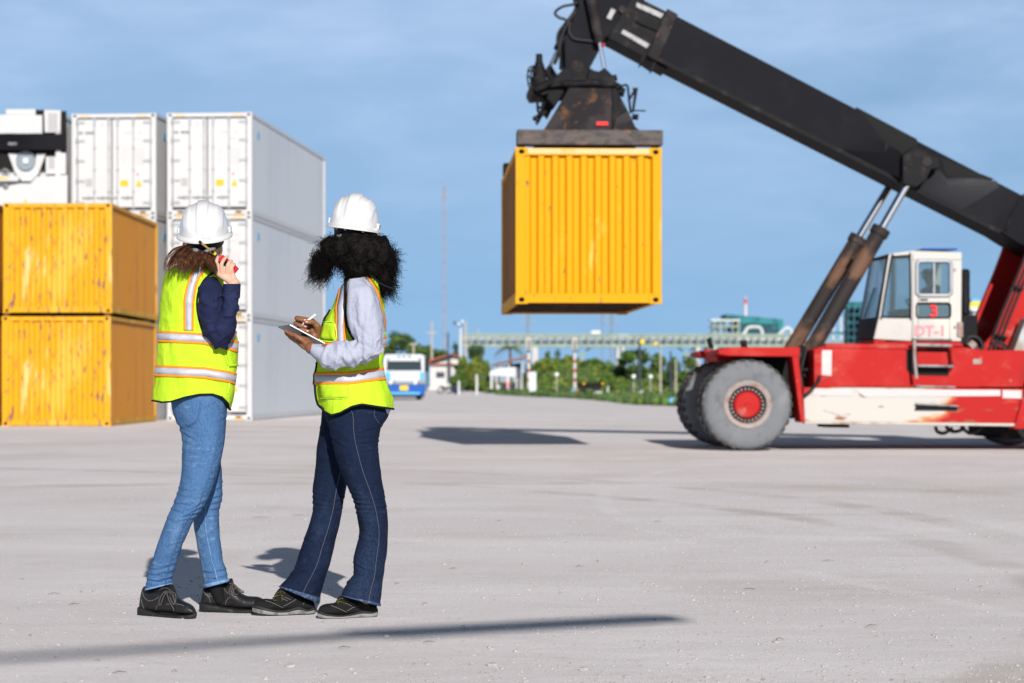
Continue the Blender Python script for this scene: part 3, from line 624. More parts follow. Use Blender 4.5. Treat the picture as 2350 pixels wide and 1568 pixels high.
# tower
TWP=[(720,200),(900,200),(900,1130),(410,1130),(345,905),(420,868),(480,800),(560,610),(640,420),(690,290)]
tw=slab('boom_tower',cB,TWP,-.85,.13,m_red)
mb=MB(); mb.prism([(q.x,.72,q.z) for q in [cB(x,y,-.85) for x,y in TWP]],(0,.13,0)); mb.build('tower_plate',m_red,tw,bevel=.012)
slab('tower_web',cB,[(900,250),(940,250),(940,1130),(700,1130),(720,900)],-.715,1.43,m_red,tw)
slab('tower_foot',cB,[(420,905),(860,905),(860,1128),(410,1128)],-.715,1.43,m_red,tw)
mb=MB(); mb.add([cB(740+20*math.cos(t)+.42*68*math.sin(t),470-68*math.sin(t)+.0*math.cos(t),.716) for t in [i*PI/10 for i in range(20)]],[list(range(20))]); mb.build('access_hole',m_dark,tw,sm=0)
for k in range(3):
    o=k*26
    tubes('hydraulic_line',cB,[[(470+o,850,-.9),(530+o*1.02,690,-.9),(610+o,500,-.9),(720+o,230,-.9)]],.018,m_rubber)
slab('line_clamp',cB,[(610,505),(665,520),(660,540),(605,525)],-.95,.1,m_blk); slab('line_clamp',cB,[(500,795),(572,812),(566,830),(500,815)],-.95,.1,m_blk)
ve=slab('valve_block',cB,[(415,905),(545,880),(545,1060),(420,1110)],-1.0,.2,m_blk)
tubes('canister',cB,[[(505,905,-1.08),(505,1050,-1.08)]],.055,m_tw); tubes('canister',cB,[[(530,1000,-1.12),(530,1055,-1.12)]],.03,m_tw)
tubes('hose',cB,[[(490,890,-1.0),(520,850,-1.0),(560,870,-1.0),(575,930,-1.0),(550,990,-1.0)],[(460,890,-1.0),(500,840,-1.0),(560,900,-1.05),(565,960,-1.0)]],.02,m_rubber)
tubes('hose_reel',cB,[[(320,860,-.9),(340,815,-.9),(390,820,-.9),(420,870,-.9),(390,900,-.9),(330,890,-.9)],[(330,850,-.8),(370,825,-.8),(405,870,-.8),(360,890,-.8)]],.03,m_rubber)
tubes('strainer',cB,[[(345,875,-.95),(372,850,-.95)]],.07,m_rim)
slab('support_strut',cB,[(527,1095),(680,700),(760,740),(645,1128)],-1.35,.35,m_steelrust)
tubes('under_hose',cB,[[(140,1345,-1.3),(150,1375,-1.3),(190,1385,-1.3),(240,1355,-1.3)],[(200,1345,-1.25),(240,1375,-1.25),(290,1368,-1.25),(310,1345,-1.25)],[(290,1345,-1.3),(340,1385,-1.3),(390,1370,-1.3),(410,1345,-1.3)]],.028,m_rubber)
# boarding steps
slab('step_recess',cD,[(1600,690),(1868,700),(1868,868),(1640,862),(1600,830)],-1.462,.006,m_dark,body,0)
slab('recess_panel',cD,[(1668,715),(1868,715),(1868,800),(1668,800)],-1.468,.006,m_red,body,0)
slab('step_rung',cD,[(1650,660),(1895,666),(1890,684),(1650,680)],-1.65,.2,m_alu); slab('step_rung',cD,[(1670,795),(1908,799),(1905,815),(1670,812)],-1.65,.2,m_alu)
tubes('step_side',cD,[[(1650,640,-1.66),(1652,760,-1.66),(1664,885,-1.66)]],.025,m_rim); tubes('step_side',cD,[[(1888,670,-1.6),(1903,805,-1.6)]],.03,m_red)
# cab
cv=-1.0; cw2=.42
cab=slab('cab',cC,[(1000,1215),(1062,955),(1460,955),(1460,1240)],cv,.05,m_cabw)
pieces=[[(1062,954),(1190,170),(1225,200),(1098,954)],[(1190,169),(1490,130),(1490,192),(1226,204)],[(1446,193),(1474,193),(1474,1240),(1461,1240),(1446,954)]]
for pc in pieces: slab('cab_pillar',cC,pc,cv,.05,m_cabw,cab)
dr=slab('cab_door',cC,[(1477,136),(2080,150),(2080,246),(1477,246)],cv-.004,.05,m_cabw,rs)
for pc in ([(1477,247),(1546,247),(1546,1238),(1477,1238)],[(1930,247),(2080,247),(2072,1242),(1930,1240)],[(1547,668),(1929,668),(1929,776),(1547,776)],[(1547,952),(1929,952),(1929,1240),(1547,1239)]): slab('door_panel',cC,pc,cv-.004,.05,m_cabw,dr)
slab('quarter_window',cC,[(1226,204),(1446,193),(1446,954),(1098,954)],cv+.02,.008,m_glass,cab,0)
slab('door_window',cC,[(1545,247),(1930,247),(1930,668),(1545,668)],cv+.02,.008,m_glass,dr,0)
slab('lower_window',cC,[(1545,776),(1930,776),(1930,952),(1545,952)],cv+.018,.01,m_glassd,dr,0)
def rr(x0,y0,x1,y1,r,n=5):
    o=[]
    for cx_,cy_,a in ((x1-r,y0+r,-90),(x1-r,y1-r,0),(x0+r,y1-r,90),(x0+r,y0+r,180)):
        for i in range(n): t=R(a+90*i/(n-1)); o.append((cx_+r*math.cos(t),cy_+r*math.sin(t)))
    return o+[o[0]]
tubes('window_frame',cC,[[(x,y,cv-.01) for x,y in rr(1530,258,1945,680,50)]],.032,m_galv,dr)
tubes('window_frame',cC,[[(x,y,cv-.005) for x,y in rr(1525,775,1940,955,40)]],.014,m_blk,dr)
tubes('window_frame',cC,[[(x,y,cv-.005) for x,y in [(1240,205),(1425,192),(1446,215),(1452,925),(1425,948),(1120,942),(1102,915),(1215,235),(1240,205)]]],.013,m_blk,cab)
tubes('window_divider',cC,[[(1738,262,cv),(1738,672,cv)]],.022,m_galv,dr)
slab('door_handle',cC,[(1570,722),(1668,722),(1668,742),(1570,742)],cv-.03,.03,m_blk,dr)
for y in (345,1045): slab('door_hinge',cC,[(1985,y),(2010,y),(2010,y+40),(1985,y+40)],cv-.03,.03,m_galv,dr)
def local_poly(pts): return [cC(x,y,cv) for x,y in pts]
prof=local_poly([(1000,1215),(1190,170),(1490,130),(2080,150),(2072,1240)])
def wid(name,i,j,m,th=.04,parent=cab,v0=cv+.052,v1=cw2):
    a=prof[i];b=prof[j]; d=(b-a).normalized(); n=Vector((-d.z,0,d.x))*th
    mb=MB(); mb.hexa([Vector((a.x,v0,a.z)),Vector((b.x,v0,b.z)),Vector((b.x,v1,b.z)),Vector((a.x,v1,a.z)),Vector((a.x,v0,a.z))+n,Vector((b.x,v0,b.z))+n,Vector((b.x,v1,b.z))+n,Vector((a.x,v1,a.z))+n]); return mb.build(name,m,parent)
wid('cab_roof',1,2,m_cabw,-.05); wid('cab_roof',2,3,m_cabw,-.05); wid('cab_floor',0,4,m_blk,.04)
# front: dark frame round a slanted screen
a,b=prof[0],prof[1]
def fr_pt(t,v): q=a.lerp(b,t); return Vector((q.x,v,q.z))
mb=MB(); 
for t0,t1,v0,v1 in ((0,.26,cv+.052,cw2),(.96,1,cv+.052,cw2),(.26,.96,cv+.052,cv+.16),(.26,.96,cw2-.08,cw2)):
    q=[fr_pt(t0,v0),fr_pt(t1,v0),fr_pt(t1,v1),fr_pt(t0,v1)]; mb.prism(q,(.04,0,0))
mb.build('screen_frame',m_blk,cab)
mb=MB(); mb.prism([fr_pt(.26,cv+.16),fr_pt(.96,cv+.16),fr_pt(.96,cw2-.08),fr_pt(.26,cw2-.08)],(.01,0,0)); mb.build('windscreen',m_glass,cab,sm=0)
mb=MB(); mb.tube([fr_pt(.27,-.1)+Vector((-.02,0,0)),fr_pt(.62,-.45)+Vector((-.02,0,0))],.012,6); mb.build('wiper',m_blk,cab)
# far side, back
q=local_poly([(1000,1215),(1062,955),(2075,955),(2072,1240)]); mb=MB(); mb.prism([Vector((p.x,cw2-.05,p.z)) for p in q],(0,.05,0)); mb.build('far_panel',m_cabw,cab)
for pts in ([(1062,955),(1190,170),(1240,175),(1110,955)],[(1440,140),(1500,135),(1500,955),(1440,955)],[(2000,150),(2080,150),(2075,955),(2000,955)]):
    mb=MB(); mb.prism([Vector((p.x,cw2-.05,p.z)) for p in local_poly(pts)],(0,.05,0)); mb.build('far_pillar',m_cabw,cab)
a3,a4=prof[3],prof[4]; mb=MB(); mb.box((a4.x-.05,cv+.052,a4.z),(a4.x-.01,cw2-.052,lerp(a4.z,a3.z,.35))); mb.build('back_panel',m_cabw,cab)
mb=MB(); p=cC(1560,118,-.5); q=cC(1850,126,.2); mb.box((p.x,-.75,p.z-.02),(q.x,.1,p.z+.008)); mb.build('roof_sheet',m_blue,cab,bevel=.01)
p=cC(1870,1000,0); mb=MB(); mb.box((p.x-.2,-.6,p.z-.25),(p.x+.2,-.1,p.z+.08)); mb.box((p.x+.12,-.6,p.z+.08),(p.x+.26,-.1,p.z+.80)); mb.build('driver_seat',m_blk,cab,bevel=.04)
p=cC(1330,900,0); mb=MB(); mb.box((p.x-.18,-.7,p.z-.4),(p.x+.12,.1,p.z+.05)); mb.build('console',m_blk,cab,bevel=.03)
mb=MB(); c=cC(1420,830,0); c.y=-.35; mb.tube([c+Vector((.09*math.sin(t),.19*math.cos(t),.12*math.sin(t)*-1)) for t in [i*PI/8 for i in range(17)]],.014,6); mb.tube([c,cC(1330,900,0)+Vector((0,-.35,0))],.02,6); mb.build('steering_wheel',m_blk,cab)
slab('cab_riser',cC,[(1000,1226),(1140,1226),(1160,1246),(2060,1248),(2110,1305),(1000,1290)],-1.02,1.5,m_red)
slab('cab_sill',cC,[(1480,1203),(1965,1208),(1965,1232),(1480,1230)],cv-.06,.06,m_alu,dr)
def text(name,s,pos,h,m,parent,off=.0,sx=1):
    cu=bpy.data.curves.new(name,'FONT'); cu.body=s; cu.size=h; cu.extrude=.003; cu.offset=off; cu.align_x='CENTER'; cu.align_y='CENTER'
    o=bpy.data.objects.new(name,cu); COL.objects.link(o); o.data.materials.append(m); o.parent=parent; o.location=pos; o.rotation_euler=(R(90),0,0); o.scale=(sx,1,1); return o
def meshtext(name,s,pos,h,m,parent,off=.0,sx=1):
    o=text(name,s,(0,0,0),h,m,None,off,1); o.rotation_euler=(0,0,0)
    bpy.context.view_layer.update(); dg=bpy.context.evaluated_depsgraph_get(); me=bpy.data.meshes.new_from_object(o.evaluated_get(dg))
    bpy.data.objects.remove(o); xs=[v.co.x for v in me.vertices]; ys=[v.co.y for v in me.vertices]; k=h/(max(ys)-min(ys)); mx=(max(xs)+min(xs))/2; my=(max(ys)+min(ys))/2
    for v in me.vertices: v.co=Vector(((v.co.x-mx)*k*sx,-v.co.z,(v.co.y-my)*k))
    o=bpy.data.objects.new(name,me); COL.objects.link(o); o.parent=parent; o.location=pos
    if not me.materials: me.materials.append(m)
    return o
p=cC(1733,868,cv-.012); meshtext('number_sign','3',p,.185*1.0,m_num,dr,.004,1.15)
p=cC(1680,1112,cv-.012); meshtext('lettering','DT-1',p,.165,m_pinkt,dr,.005,1.02)
mb=MB(); p=cC(1300,1090,cv-.004); mb.lathe(p,(0,-1,0),[(.055,.001),(.075,.001)],16); mb.build('faint_badge',m_inkl,cab,sm=0)
mb=MB(); p=cC(2060,1100,cv-.03); mb.box(p+Vector((-.05,0,-.12)),p+Vector((.05,.1,.12))); mb.build('rear_lamp',m_rim,rs,bevel=.02)
mb=MB(); p=cC(2150,1120,-.6); mb.box(p+Vector((-.12,0,-.3)),p+Vector((.16,.4,.25))); mb.tube([p+Vector((-.12,0,.1)),p+Vector((-.2,0,.5))],.03,6); mb.build('air_filter',m_blk,rs,bevel=.05)
# lift cylinders
for v,bt,tp,rt in ((-.62,(1857,812),(2023.6,523.8),(2104,390)),(.62,(1818,800),(1971.5,544),(2052,410))):
    b_=S(*bt,v); t_=S(*tp,v); r_=S(*rt,v); d=(t_-b_).normalized(); t_=b_+d*(t_-b_).length; r_=t_+d*(r_-t_).length
    mb=MB(); mb.tube([b_-d*.25,b_,t_-d*.12],.125,24); mb.tube([t_-d*.12,t_],.15,24); ba=mb.build('cylinder_barrel',m_cyl,rs,sm=50)
    mb=MB(); mb.tube([t_-d*.1,r_],.062,20); mb.build('cylinder_rod',m_chrome,rs,sm=60)
    mb=MB(); mb.tube([r_+Vector((0,-.12,0)),r_+Vector((0,.12,0))],.13,20); mb.build('rod_eye',m_rustblk,rs)
    if v<0: pivot=r_
slab('cylinder_bracket',cD,[(905,700),(945,670),(1010,760),(990,850),(920,900)],-.9,.4,m_blk)
tubes('brake_hose',cD,[[(930,720,-1.0),(905,800,-1.0),(930,900,-1.0),(935,990,-1.0)],[(950,830,-1.1),(1030,830,-1.2),(1040,890,-1.5),(990,960,-1.66),(935,1005,-1.66)],[(960,700,-1),(930,820,-1),(960,880,-1)]],.028,m_rubber)
# boom
bv=-.5
def hand(mb,fn,pts,faces):
    return mb.add([fn(x,y,v) for x,y,v in pts],faces)
bo=MB()
top=[(1452,-6),(1540,30),(1965,245),(2105,319),(2281,413),(2350,442),(2480,515)]
bot=[(1400,92),(1505,150),(1744,270),(2031,413),(2154,480),(2310,560),(2390,600)]
oS=[S(x,y,bv) for x,y in [(1540,30),(2480,518),(2470,630),(2330,555),(2295,533),(1507,135)]]
bo.prism(oS,(0,1.0,0)); boom=bo.build('boom',m_black,rs,bevel=.015)
# flange along the near bottom edge
mb=MB(); a=S(1507,130,bv); b=S(2296,529,bv); d=(b-a); n=Vector((-d.z,0,d.x)).normalized(); n=n if n.z<0 else -n
mb.hexa([Vector((p.x,y,p.z))+n*o for o in (.06,.0) for p,y in ((a,bv-.05),(b,bv-.05),(b,bv+.03),(a,bv+.03))]); mb.build('boom_flange',m_blk,boom)
# stiffened pivot region: flat dark sheets colour in the recess shade, gussets rise to the trunnion
mb=MB(); V=-.515
hand(mb,cA,[(540,152,V),(880,332,V),(880,378,V+.0),(800,418,V),(700,345,V)],[(0,1,2,3,4)]); mb.build('recess_shade',m_dark,boom,sm=0)
mb=MB(); hand(mb,cA,[(1010,438,V),(1315,556,V),(1250,562,V),(1040,540,V)],[(0,1,2,3)]); mb.build('recess_shade',m_dark,boom,sm=0)
mb=MB(); hand(mb,cA,[(540,152,-.51),(700,345,-.62),(790,416,-.66),(430,386,-.51),(600,300,-.55),(800,560,-.66),(700,512,-.53),(450,390,-.51)],[(0,4,1),(0,3,4),(4,3,2,1),(3,7,6,5,2)]); mb.build('gusset',m_black,boom,sm=60)
mb=MB(); hand(mb,cA,[(1000,505,-.66),(1040,545,-.62),(1200,552,-.56),(1325,565,-.51),(1340,600,-.51),(1120,735,-.51),(880,620,-.53),(1060,600,-.64)],[(0,1,7),(1,2,7),(2,3,4,7),(7,4,5),(7,5,6,0)]); mb.build('gusset',m_blackg,boom,sm=60)
tr=slab('trunnion_bracket',cA,[(800,420),(870,372),(1010,440),(1008,492),(960,500),(930,560),(880,600),(800,580)],-.80,.28,m_blk)
tubes('trunnion_pin',cA,[[(935,458,-.83),(935,458,-.7)]],.075,m_rustblk,tr,20)
slab('lug',cA,[(700,350),(735,350),(740,380),(705,415),(690,400)],-.62,.1,m_blk,boom)
tubes('boom_seam',cA,[[(1480,640,-.52),(1420,740,-.52),(1375,840,-.52)]],.02,m_blk,boom)
# inner boom section and collar
slab('inner_boom',S,[(1452,-12),(1560,42),(1530,160),(1412,96),(1395,88)],-.40,.8,m_blk)
slab('wear_pad',cH,[(1285,20),(1570,140),(1540,195),(1275,75)],-.43,.04,m_alu); slab('wear_pad',cH,[(1145,298),(1425,455),(1390,505),(1120,345)],-.43,.04,m_alu)
slab('guide_strip',cH,[(1280,195),(1620,345),(1610,375),(1270,225)],-.44,.05,m_dark)
slab('boom_collar',cH,[(1605,88),(1715,150),(1500,640),(1395,570)],-.56,1.12,m_rustblk)
for x,y in ((1325,570),(1440,630)): slab('collar_fin',cH,[(x+15,y),(x+60,y+20),(x-5,y+120),(x-25,y+130)],-.50,.05,m_blk)
# head, tilt cylinder, rotator
hd=slab('boom_head',cH,[(620,-260),(1000,-420),(1400,-140),(1380,-30),(1250,230),(1130,290),(1060,350),(960,390),(930,450),(880,560),(800,710),(740,860),(590,860),(545,650),(545,380),(600,250),(690,60)],-.36,.72,m_black)
slab('inspection_plate',cH,[(1025,85),(1072,105),(1020,205),(975,185)],-.368,.006,m_alu,hd,0)
tubes('pin',cH,[[(1135,95,-.42),(1135,95,-.3)]],.055,m_rustblk,hd,14)
mb=MB(); 
for k in range(24): pass
tubes('worn_pin',cH,[[(670,690,-.40),(670,690,-.3)]],.10,m_rustblk,hd,18)
tubes('tilt_cylinder',cH,[[(800,-60,-.5),(905,440,-.5)]],.075,m_rustblk,rs,18); tubes('tilt_rod',cH,[[(905,440,-.5),(952,705,-.5)]],.03,m_chrome,rs,14)
tubes('tilt_cylinder',cH,[[(560,300,.45),(470,520,.45)]],.07,m_blk,rs,18); tubes('tilt_rod',cH,[[(470,520,.45),(385,700,.45)]],.03,m_chrome,rs,14)
mb=MB(); mb.lathe(cH(935,470,-.5),(0,-1,0),[(0,.05),(.03,.05),(.03,0)],10); mb.build('grease_cap',m_red,hd)
slab('tilt_frame',cH,[(400,900),(440,800),(520,720),(600,690),(640,880)],-.7,.25,m_blk); slab('tilt_frame',cH,[(760,880),(800,700),(880,745),(960,700),(1000,740),(1060,800),(1080,890)],-.7,.25,m_blk)
tubes('cross_pipe',cH,[[(240,930,-.55),(420,850,-.6),(600,870,-.7),(860,860,-.7),(1060,880,-.6)]],.06,m_blk)
slab('manifold',cH,[(400,905),(560,905),(500,1010),(440,1100),(360,1010)],-.6,.5,m_dark)
slab('rotator_yoke',cH,[(430,880),(470,820),(590,740),(620,700),(760,700),(800,715),(900,740),(960,700),(1000,740),(985,800),(930,860),(1000,895)],-.55,1.1,m_blk)
mb=MB(); c=cH(700,900,0); mb.lathe((c.x,0,c.z),(0,0,1),[(0,-.12),(.62,-.12),(.66,-.06),(.66,.02),(.55,.08),(0,.1)],32); mb.build('rotator_ring',m_rustblk,rs)
slab('rotator_deck',cH,[(180,885),(420,872),(1080,880),(1095,930),(560,960),(210,985),(180,930)],-.5,1.0,m_blk)
mb=MB(); c=cH(280,860,-.35); mb.lathe(c,(0,0,1),[(.0,-.1),(.13,-.1),(.14,.04),(.11,.08),(.105,.20),(.055,.34),(.05,.45),(0,.46)],18); mb.build('slew_motor',m_blk,rs)
tubes('motor_guard',cH,[[(175,900,-.35),(160,800,-.35),(180,700,-.35),(240,680,-.35)],[(205,900,-.45),(190,800,-.45),(205,710,-.45),(250,690,-.42)],[(155,790,-.35),(200,800,-.5),(235,800,-.5)],[(160,730,-.35),(200,735,-.5),(240,735,-.5)],[(165,860,-.35),(205,865,-.5),(240,865,-.5)]],.012,m_blk)
tubes('slew_arm',cH,[[(345,720,-.2),(400,810,-.2),(440,870,-.2)]],.05,m_blk); tubes('slew_arm',cH,[[(385,700,.3),(420,760,.2),(480,840,.1)]],.05,m_blk)
tubes('valve_cluster',cH,[[(960,830,-.4),(1080,800,-.4)],[(950,860,-.3),(1060,850,-.3)]],.05,m_blk); tubes('valve_cluster',cH,[[(1090,940,-.4),(1160,960,-.4)]],.07,m_blk)
tubes('pipe_run',cH,[[(1020,890,-.5),(1100,905,-.5),(1185,880,-.5),(1205,1010,-.5),(1225,1170,-.5)],[(1290,910,-.6),(1265,1010,-.6),(1245,1160,-.6)],[(1275,915,-.6),(1215,1020,-.6)]],.018,m_blk)
slab('bracket',cH,[(1240,905),(1305,905),(1295,940),(1262,1150),(1240,1150),(1262,950)],-.62,.05,m_blk)
tubes('probe',cH,[[(1240,1142,-.6),(1378,1144,-.6)]],.012,m_blk); tubes('sensor_can',cH,[[(1240,1205,-.6),(1302,1210,-.6)]],.045,m_blk)
tubes('left_linkage',cH,[[(290,980,-.4),(265,1060,-.4),(270,1150,-.4),(300,1180,-.4)],[(340,960,-.3),(420,1010,-.3),(380,1120,-.3),(300,1200,-.3),(270,1260,-.3)],[(265,1110,-.4),(320,1110,-.4)],[(215,1225,-.4),(290,1180,-.4)],[(215,1230,-.4),(280,1245,-.4)]],.022,m_blk)
slab('link_plate',cH,[(330,960),(520,930),(440,1080),(380,1200),(330,1140),(280,1260),(255,1240),(310,1100)],-.3,.5,m_dark)
tubes('head_hose',cH,[[(700,-30,-.2),(640,120,-.2),(560,230,-.2),(480,340,-.2),(470,450,-.2),(500,560,-.2),(500,720,-.1)],[(740,-30,-.3),(650,40,-.3),(520,70,-.3),(445,130,-.3),(480,180,-.3),(560,210,-.3),(590,280,-.3)],[(760,-30,-.3),(680,100,-.3),(600,200,-.3),(545,300,-.3),(500,420,-.3),(480,560,-.3),(440,660,-.2)],[(720,-30,-.1),(660,130,-.1),(580,260,-.1),(530,400,-.1),(520,560,-.1),(540,700,-.1)],[(600,230,-.4),(590,330,-.4),(640,400,-.4),(760,420,-.4),(860,430,-.4)]],.022,m_rubber)
slab('spreader_housing',cH,[(590,905),(1075,912),(1210,1170),(1275,1310),(1330,1352),(320,1352),(390,1240)],-1.5,2.4,m_rustblk)
slab('housing_edge',cH,[(1030,915),(1075,915),(1190,1140),(1080,1200),(1050,1330),(1030,1330)],-1.53,.05,m_blk)
slab('warning_plate',cH,[(872,1256),(992,1256),(990,1294),(870,1294)],-1.54,.03,m_num,rs,0)
mb=MB(); p=cH(230,1345,-2.4); q=cH(1400,1490,-2.4); mb.box((p.x+.15,-2.5,q.z+.02),(q.x-.1,2.3,p.z-.02)); mb.build('spreader_beam',m_beam,rs,bevel=.02)
for v0,v1 in ((-2.78,-2.46),(2.16,2.46)):
    a=cH(52,1335,-2.78); b=cH(1558,1498,-2.78); mb=MB(); mb.box((a.x,v0,b.z),(b.x,v1,a.z)); mb.build('end_beam',m_beam,rs,bevel=.015)
p=cH(230,1500,-2.6); q=cH(970,1528,-2.6)
mb=MB(); mb.box((p.x,-2.6,q.z+.005),(q.x,-2.3,p.z+.02)); mb.build('guide_plate',m_blk,rs)
# lifted container
yb=-2.75; a=S(1183,697,yb); b=S(1519,340,yb)
lw_,lh_,ll_=b.x-a.x,b.z-a.z,5.25
wp=fS.O+fS.u*a.x+fS.v*yb
c9=thing('shipping_container','clean bright yellow container hanging in the air under the spreader','container',(wp.x,wp.y,a.z),aS)
yellow_box(c9,lw_,lh_,ll_,m_yel2,m_yel2sh,m_yel2,m_yrail)
for x in (.09,lw_-.09):
    for y in (.1,ll_-.1):
        mb=MB(); mb.box((x-.05,y-.05,lh_),(x+.05,y+.05,lh_+.06)); o=mb.build('twistlock',m_blk,rs); o.location=(a.x,yb,a.z)
# driver behind the door window
def person_body(name,parts,parent,m,vox=.012):
    mb=MB()
    for kind,*r in parts:
        if kind=='t': mb.tube(cr([list(p) for p in r[0]],4) if len(r[0])>2 else r[0],[x for x in (lambda L,n:[pl([(i/(len(L)-1),v) for i,v in enumerate(L)],k/(n-1)) for k in range(n)])(r[1],(len(r[0])-1)*4+1 if len(r[0])>2 else 2)],14)
        else: mb.ell(r[0],r[1],20,14)
    o=mb.build(name,m,parent,sm=180); md=o.modifiers.new('remesh','REMESH'); md.mode='VOXEL'; md.voxel_size=vox; md.use_smooth_shade=True
    s=o.modifiers.new('smooth','SMOOTH'); s.iterations=4; s.factor=.5; return o
m_skinb=M('skin_brown',(.20,.10,.06),.55,sub=0); m_navy=M('navy_shirt',(.035,.05,.10),.9); m_capm=M('dark_cap',(.06,.065,.08),.9)
hc=cC(1665,440,-.42); k=.86; O0=Vector((hc.x,-.38,hc.z)); dv=thing('person','driver in dark cap and blue shirt sitting in the white cab','person',tuple((lambda w:(w.x,w.y,O0.z-.66*k))(fS.O+fS.u*O0.x+fS.v*O0.y)),aS)
person_body('body',[('e',(0,0,.66*k),(.095*k,.075*k,.115*k)),('t',[(.02,0,.58*k),(.03,0,.46*k)],[.05,.055]),('t',[(.06,0,-.1),(.07,0,.15*k),(.05,0,.38*k),(.03,0,.47*k)],[.13,.14,.15,.07]),
   ('t',[(.05,-.18,.40*k),(.02,-.22,.18*k),(-.16,-.17,.08),(-.26,-.12,.12)],[.06,.05,.04,.035]),('t',[(.05,.18,.40*k),(.02,.22,.18*k),(-.16,.17,.08),(-.26,.12,.12)],[.06,.05,.04,.035]),
   ('t',[(.05,-.09,-.1),(-.3,-.1,-.08),(-.34,-.1,-.4)],[.09,.075,.05]),('t',[(.05,.09,-.1),(-.3,.1,-.08),(-.34,.1,-.4)],[.09,.075,.05]),('e',(-.095*k,0,.645*k),(.02,.015,.02)),('e',(.0,-.078*k,.655*k),(.02,.01,.03))],dv,m_skinb)
mb=MB(); mb.tube(cr([[.06,0,-.08],[.075,0,.15*k],[.05,0,.38*k],[.03,0,.48*k]],4),[.145+.0*i for i in range(9)]+[.16,.155,.12,.08],16); mb.ell((.04,0,.36*k),(.12,.22,.09),16,10); mb.build('shirt',m_navy,dv,sm=180)
mb=MB(); mb.ell((.005,0,.72*k),(.105*k,.088*k,.075*k),16,10); mb.hexa([(-.2*k,-.06,.69*k),(-.06,-.07,.70*k),(-.06,.07,.70*k),(-.2*k,.06,.69*k),(-.2*k,-.06,.70*k),(-.06,-.07,.72*k),(-.06,.07,.72*k),(-.2*k,.06,.70*k)]); mb.build('cap',m_capm,dv,sm=60)
# ---------------------------------------------------------------- background
rgT=random.Random(21)
m_bank=M('bank_grass',(.12,.16,.05),.95,layers=[((.08,.12,.03),.5,.45,.6),((.20,.19,.10),.25,.5,.65,5,.8)],bump=[(2,.15,4)],geo=True)
def leafmass(mb,centers,n,size,nm=1,rg=rgT):
    """centers: (c, (rx,ry,rz)); leaf clumps as small bent quads spread through each lobe"""
    for c,r in centers:
        mi=rg.randrange(nm)
        for i in range(n):
            d=Vector((rg.gauss(0,1),rg.gauss(0,1),rg.gauss(0,1))).normalized()*(rg.random()**.45)
            p=Vector(c)+Vector((d.x*r[0],d.y*r[1],d.z*r[2])); s=size*rg.uniform(.5,1.3)
            a=Vector((rg.gauss(0,1),rg.gauss(0,1),rg.gauss(0,.6))).normalized(); b=a.cross(Vector((rg.gauss(0,1),rg.gauss(0,1),rg.gauss(0,1)))).normalized()
            mb.mi=mi if rg.random()<.75 else rg.randrange(nm)
            mb.add([p-a*s*.5,p+b*s*.4,p+a*s*.6,p-b*s*.45],[(0,1,2,3)])
def tree(label,x,ytop,ybase,hw,Y,mats,group=None,cat='tree',name='tree',trunk=True,n=70,lobes=11,flat=.8,ls=None):
    if not trunk: hw*=1.3; lobes=int(lobes*1.7)
    s=F/Y; z0=gz(Y); b=W(x,ybase,Y); zt=W(x,ytop,Y).z; r=hw/s; h=zt-z0
    t=thing(name,label,cat,(b.x,Y,z0),0,group)
    if trunk:
        mb=MB(); mb.tube(cr([[0,0,-.05],[.05*r,0,h*.3],[-.04*r,.02,h*.55],[.03*r,0,h*.85]],3),[.11*r*(1-.08*i) for i in range(10)],7)
        for k in range(4):
            a=k*1.7; mb.tube([(0,0,h*.4),(r*.35*math.cos(a),r*.35*math.sin(a),h*.62),(r*.6*math.cos(a),r*.6*math.sin(a),h*.78)],[.05*r,.035*r,.012*r],5)
        mb.build('trunk',m_bark,t)
    mb=MB(); cs=[]; ch=h*(flat if trunk else 1); cz=h-ch/2 if trunk else h*.48
    for k in range(lobes):
        a=rgT.uniform(0,2*PI); q=rgT.random()**.6; zz=rgT.uniform(-1,1); rad=math.sqrt(max(0,1-zz*zz*.75))*q
        rr_=rgT.uniform(.26,.46)
        if not trunk: rad=math.sqrt(max(0,1-max(0,zz)**2))*q; rr_=rgT.uniform(.30,.44); 
        cs.append(((math.cos(a)*rad*r*.8,math.sin(a)*rad*r*.7,cz+zz*ch*.36),(r*rr_,r*rr_,ch*rr_*.55)))
    leafmass(mb,cs,int(n*1.8),ls or max(.2,r*.19),len(mats)); mb.build('crown',mats,t,sm=0)
    return t
# wood on the left rise: one mass
mb=MB(); cs=[]; prof_=[(640,812),(760,795),(850,776),(880,763),(905,760),(928,770),(945,783),(975,796),(1010,808),(1060,815)]
for i in range(190):
    x=rgT.uniform(640,1058); Y=rgT.uniform(305,335); yt=pl(prof_,x); y=lerp(yt+5,888,rgT.random()**1.3); p=W(x,y,Y)
    cs.append((p,(1.0,1.2,.75)))
leafmass(mb,cs,90,.5,3); struct(tag(mb.build('treeline',[m_leafB,m_leafA,m_leafB],sm=0),'dense green wood on the low rise behind the truck','wood'),'stuff')
g='trees beyond the verge'
tree('dark bushy tree just left of the white lamp post, behind the house roof',1046,785,893,15,270,[m_leafB],g)
tree('dark round tree behind the two pale posts, under the pipe bridge end',1097,786,893,28,275,[m_leafB,m_leafB,m_leafA],g)
tree('small dark tree poking above the green mounds below the pipe bridge',1283,798,886,22,262,[m_leafB,m_leafA],g)
tree('dark tree left of the poking tree, below the bridge',1262,806,886,18,266,[m_leafB,m_leafA],g)
tree('wide dark tree behind the black signal post',1455,803,884,42,232,[m_leafB,m_leafB,m_leafA],g,lobes=16)
tree('dark green tree right of the black signal post',1497,802,884,34,240,[m_leafB,m_leafA],g,lobes=13)
tree('greyish green tree beside the far stacker wheel',1545,815,882,26,225,[m_leafA,m_leafB],g)
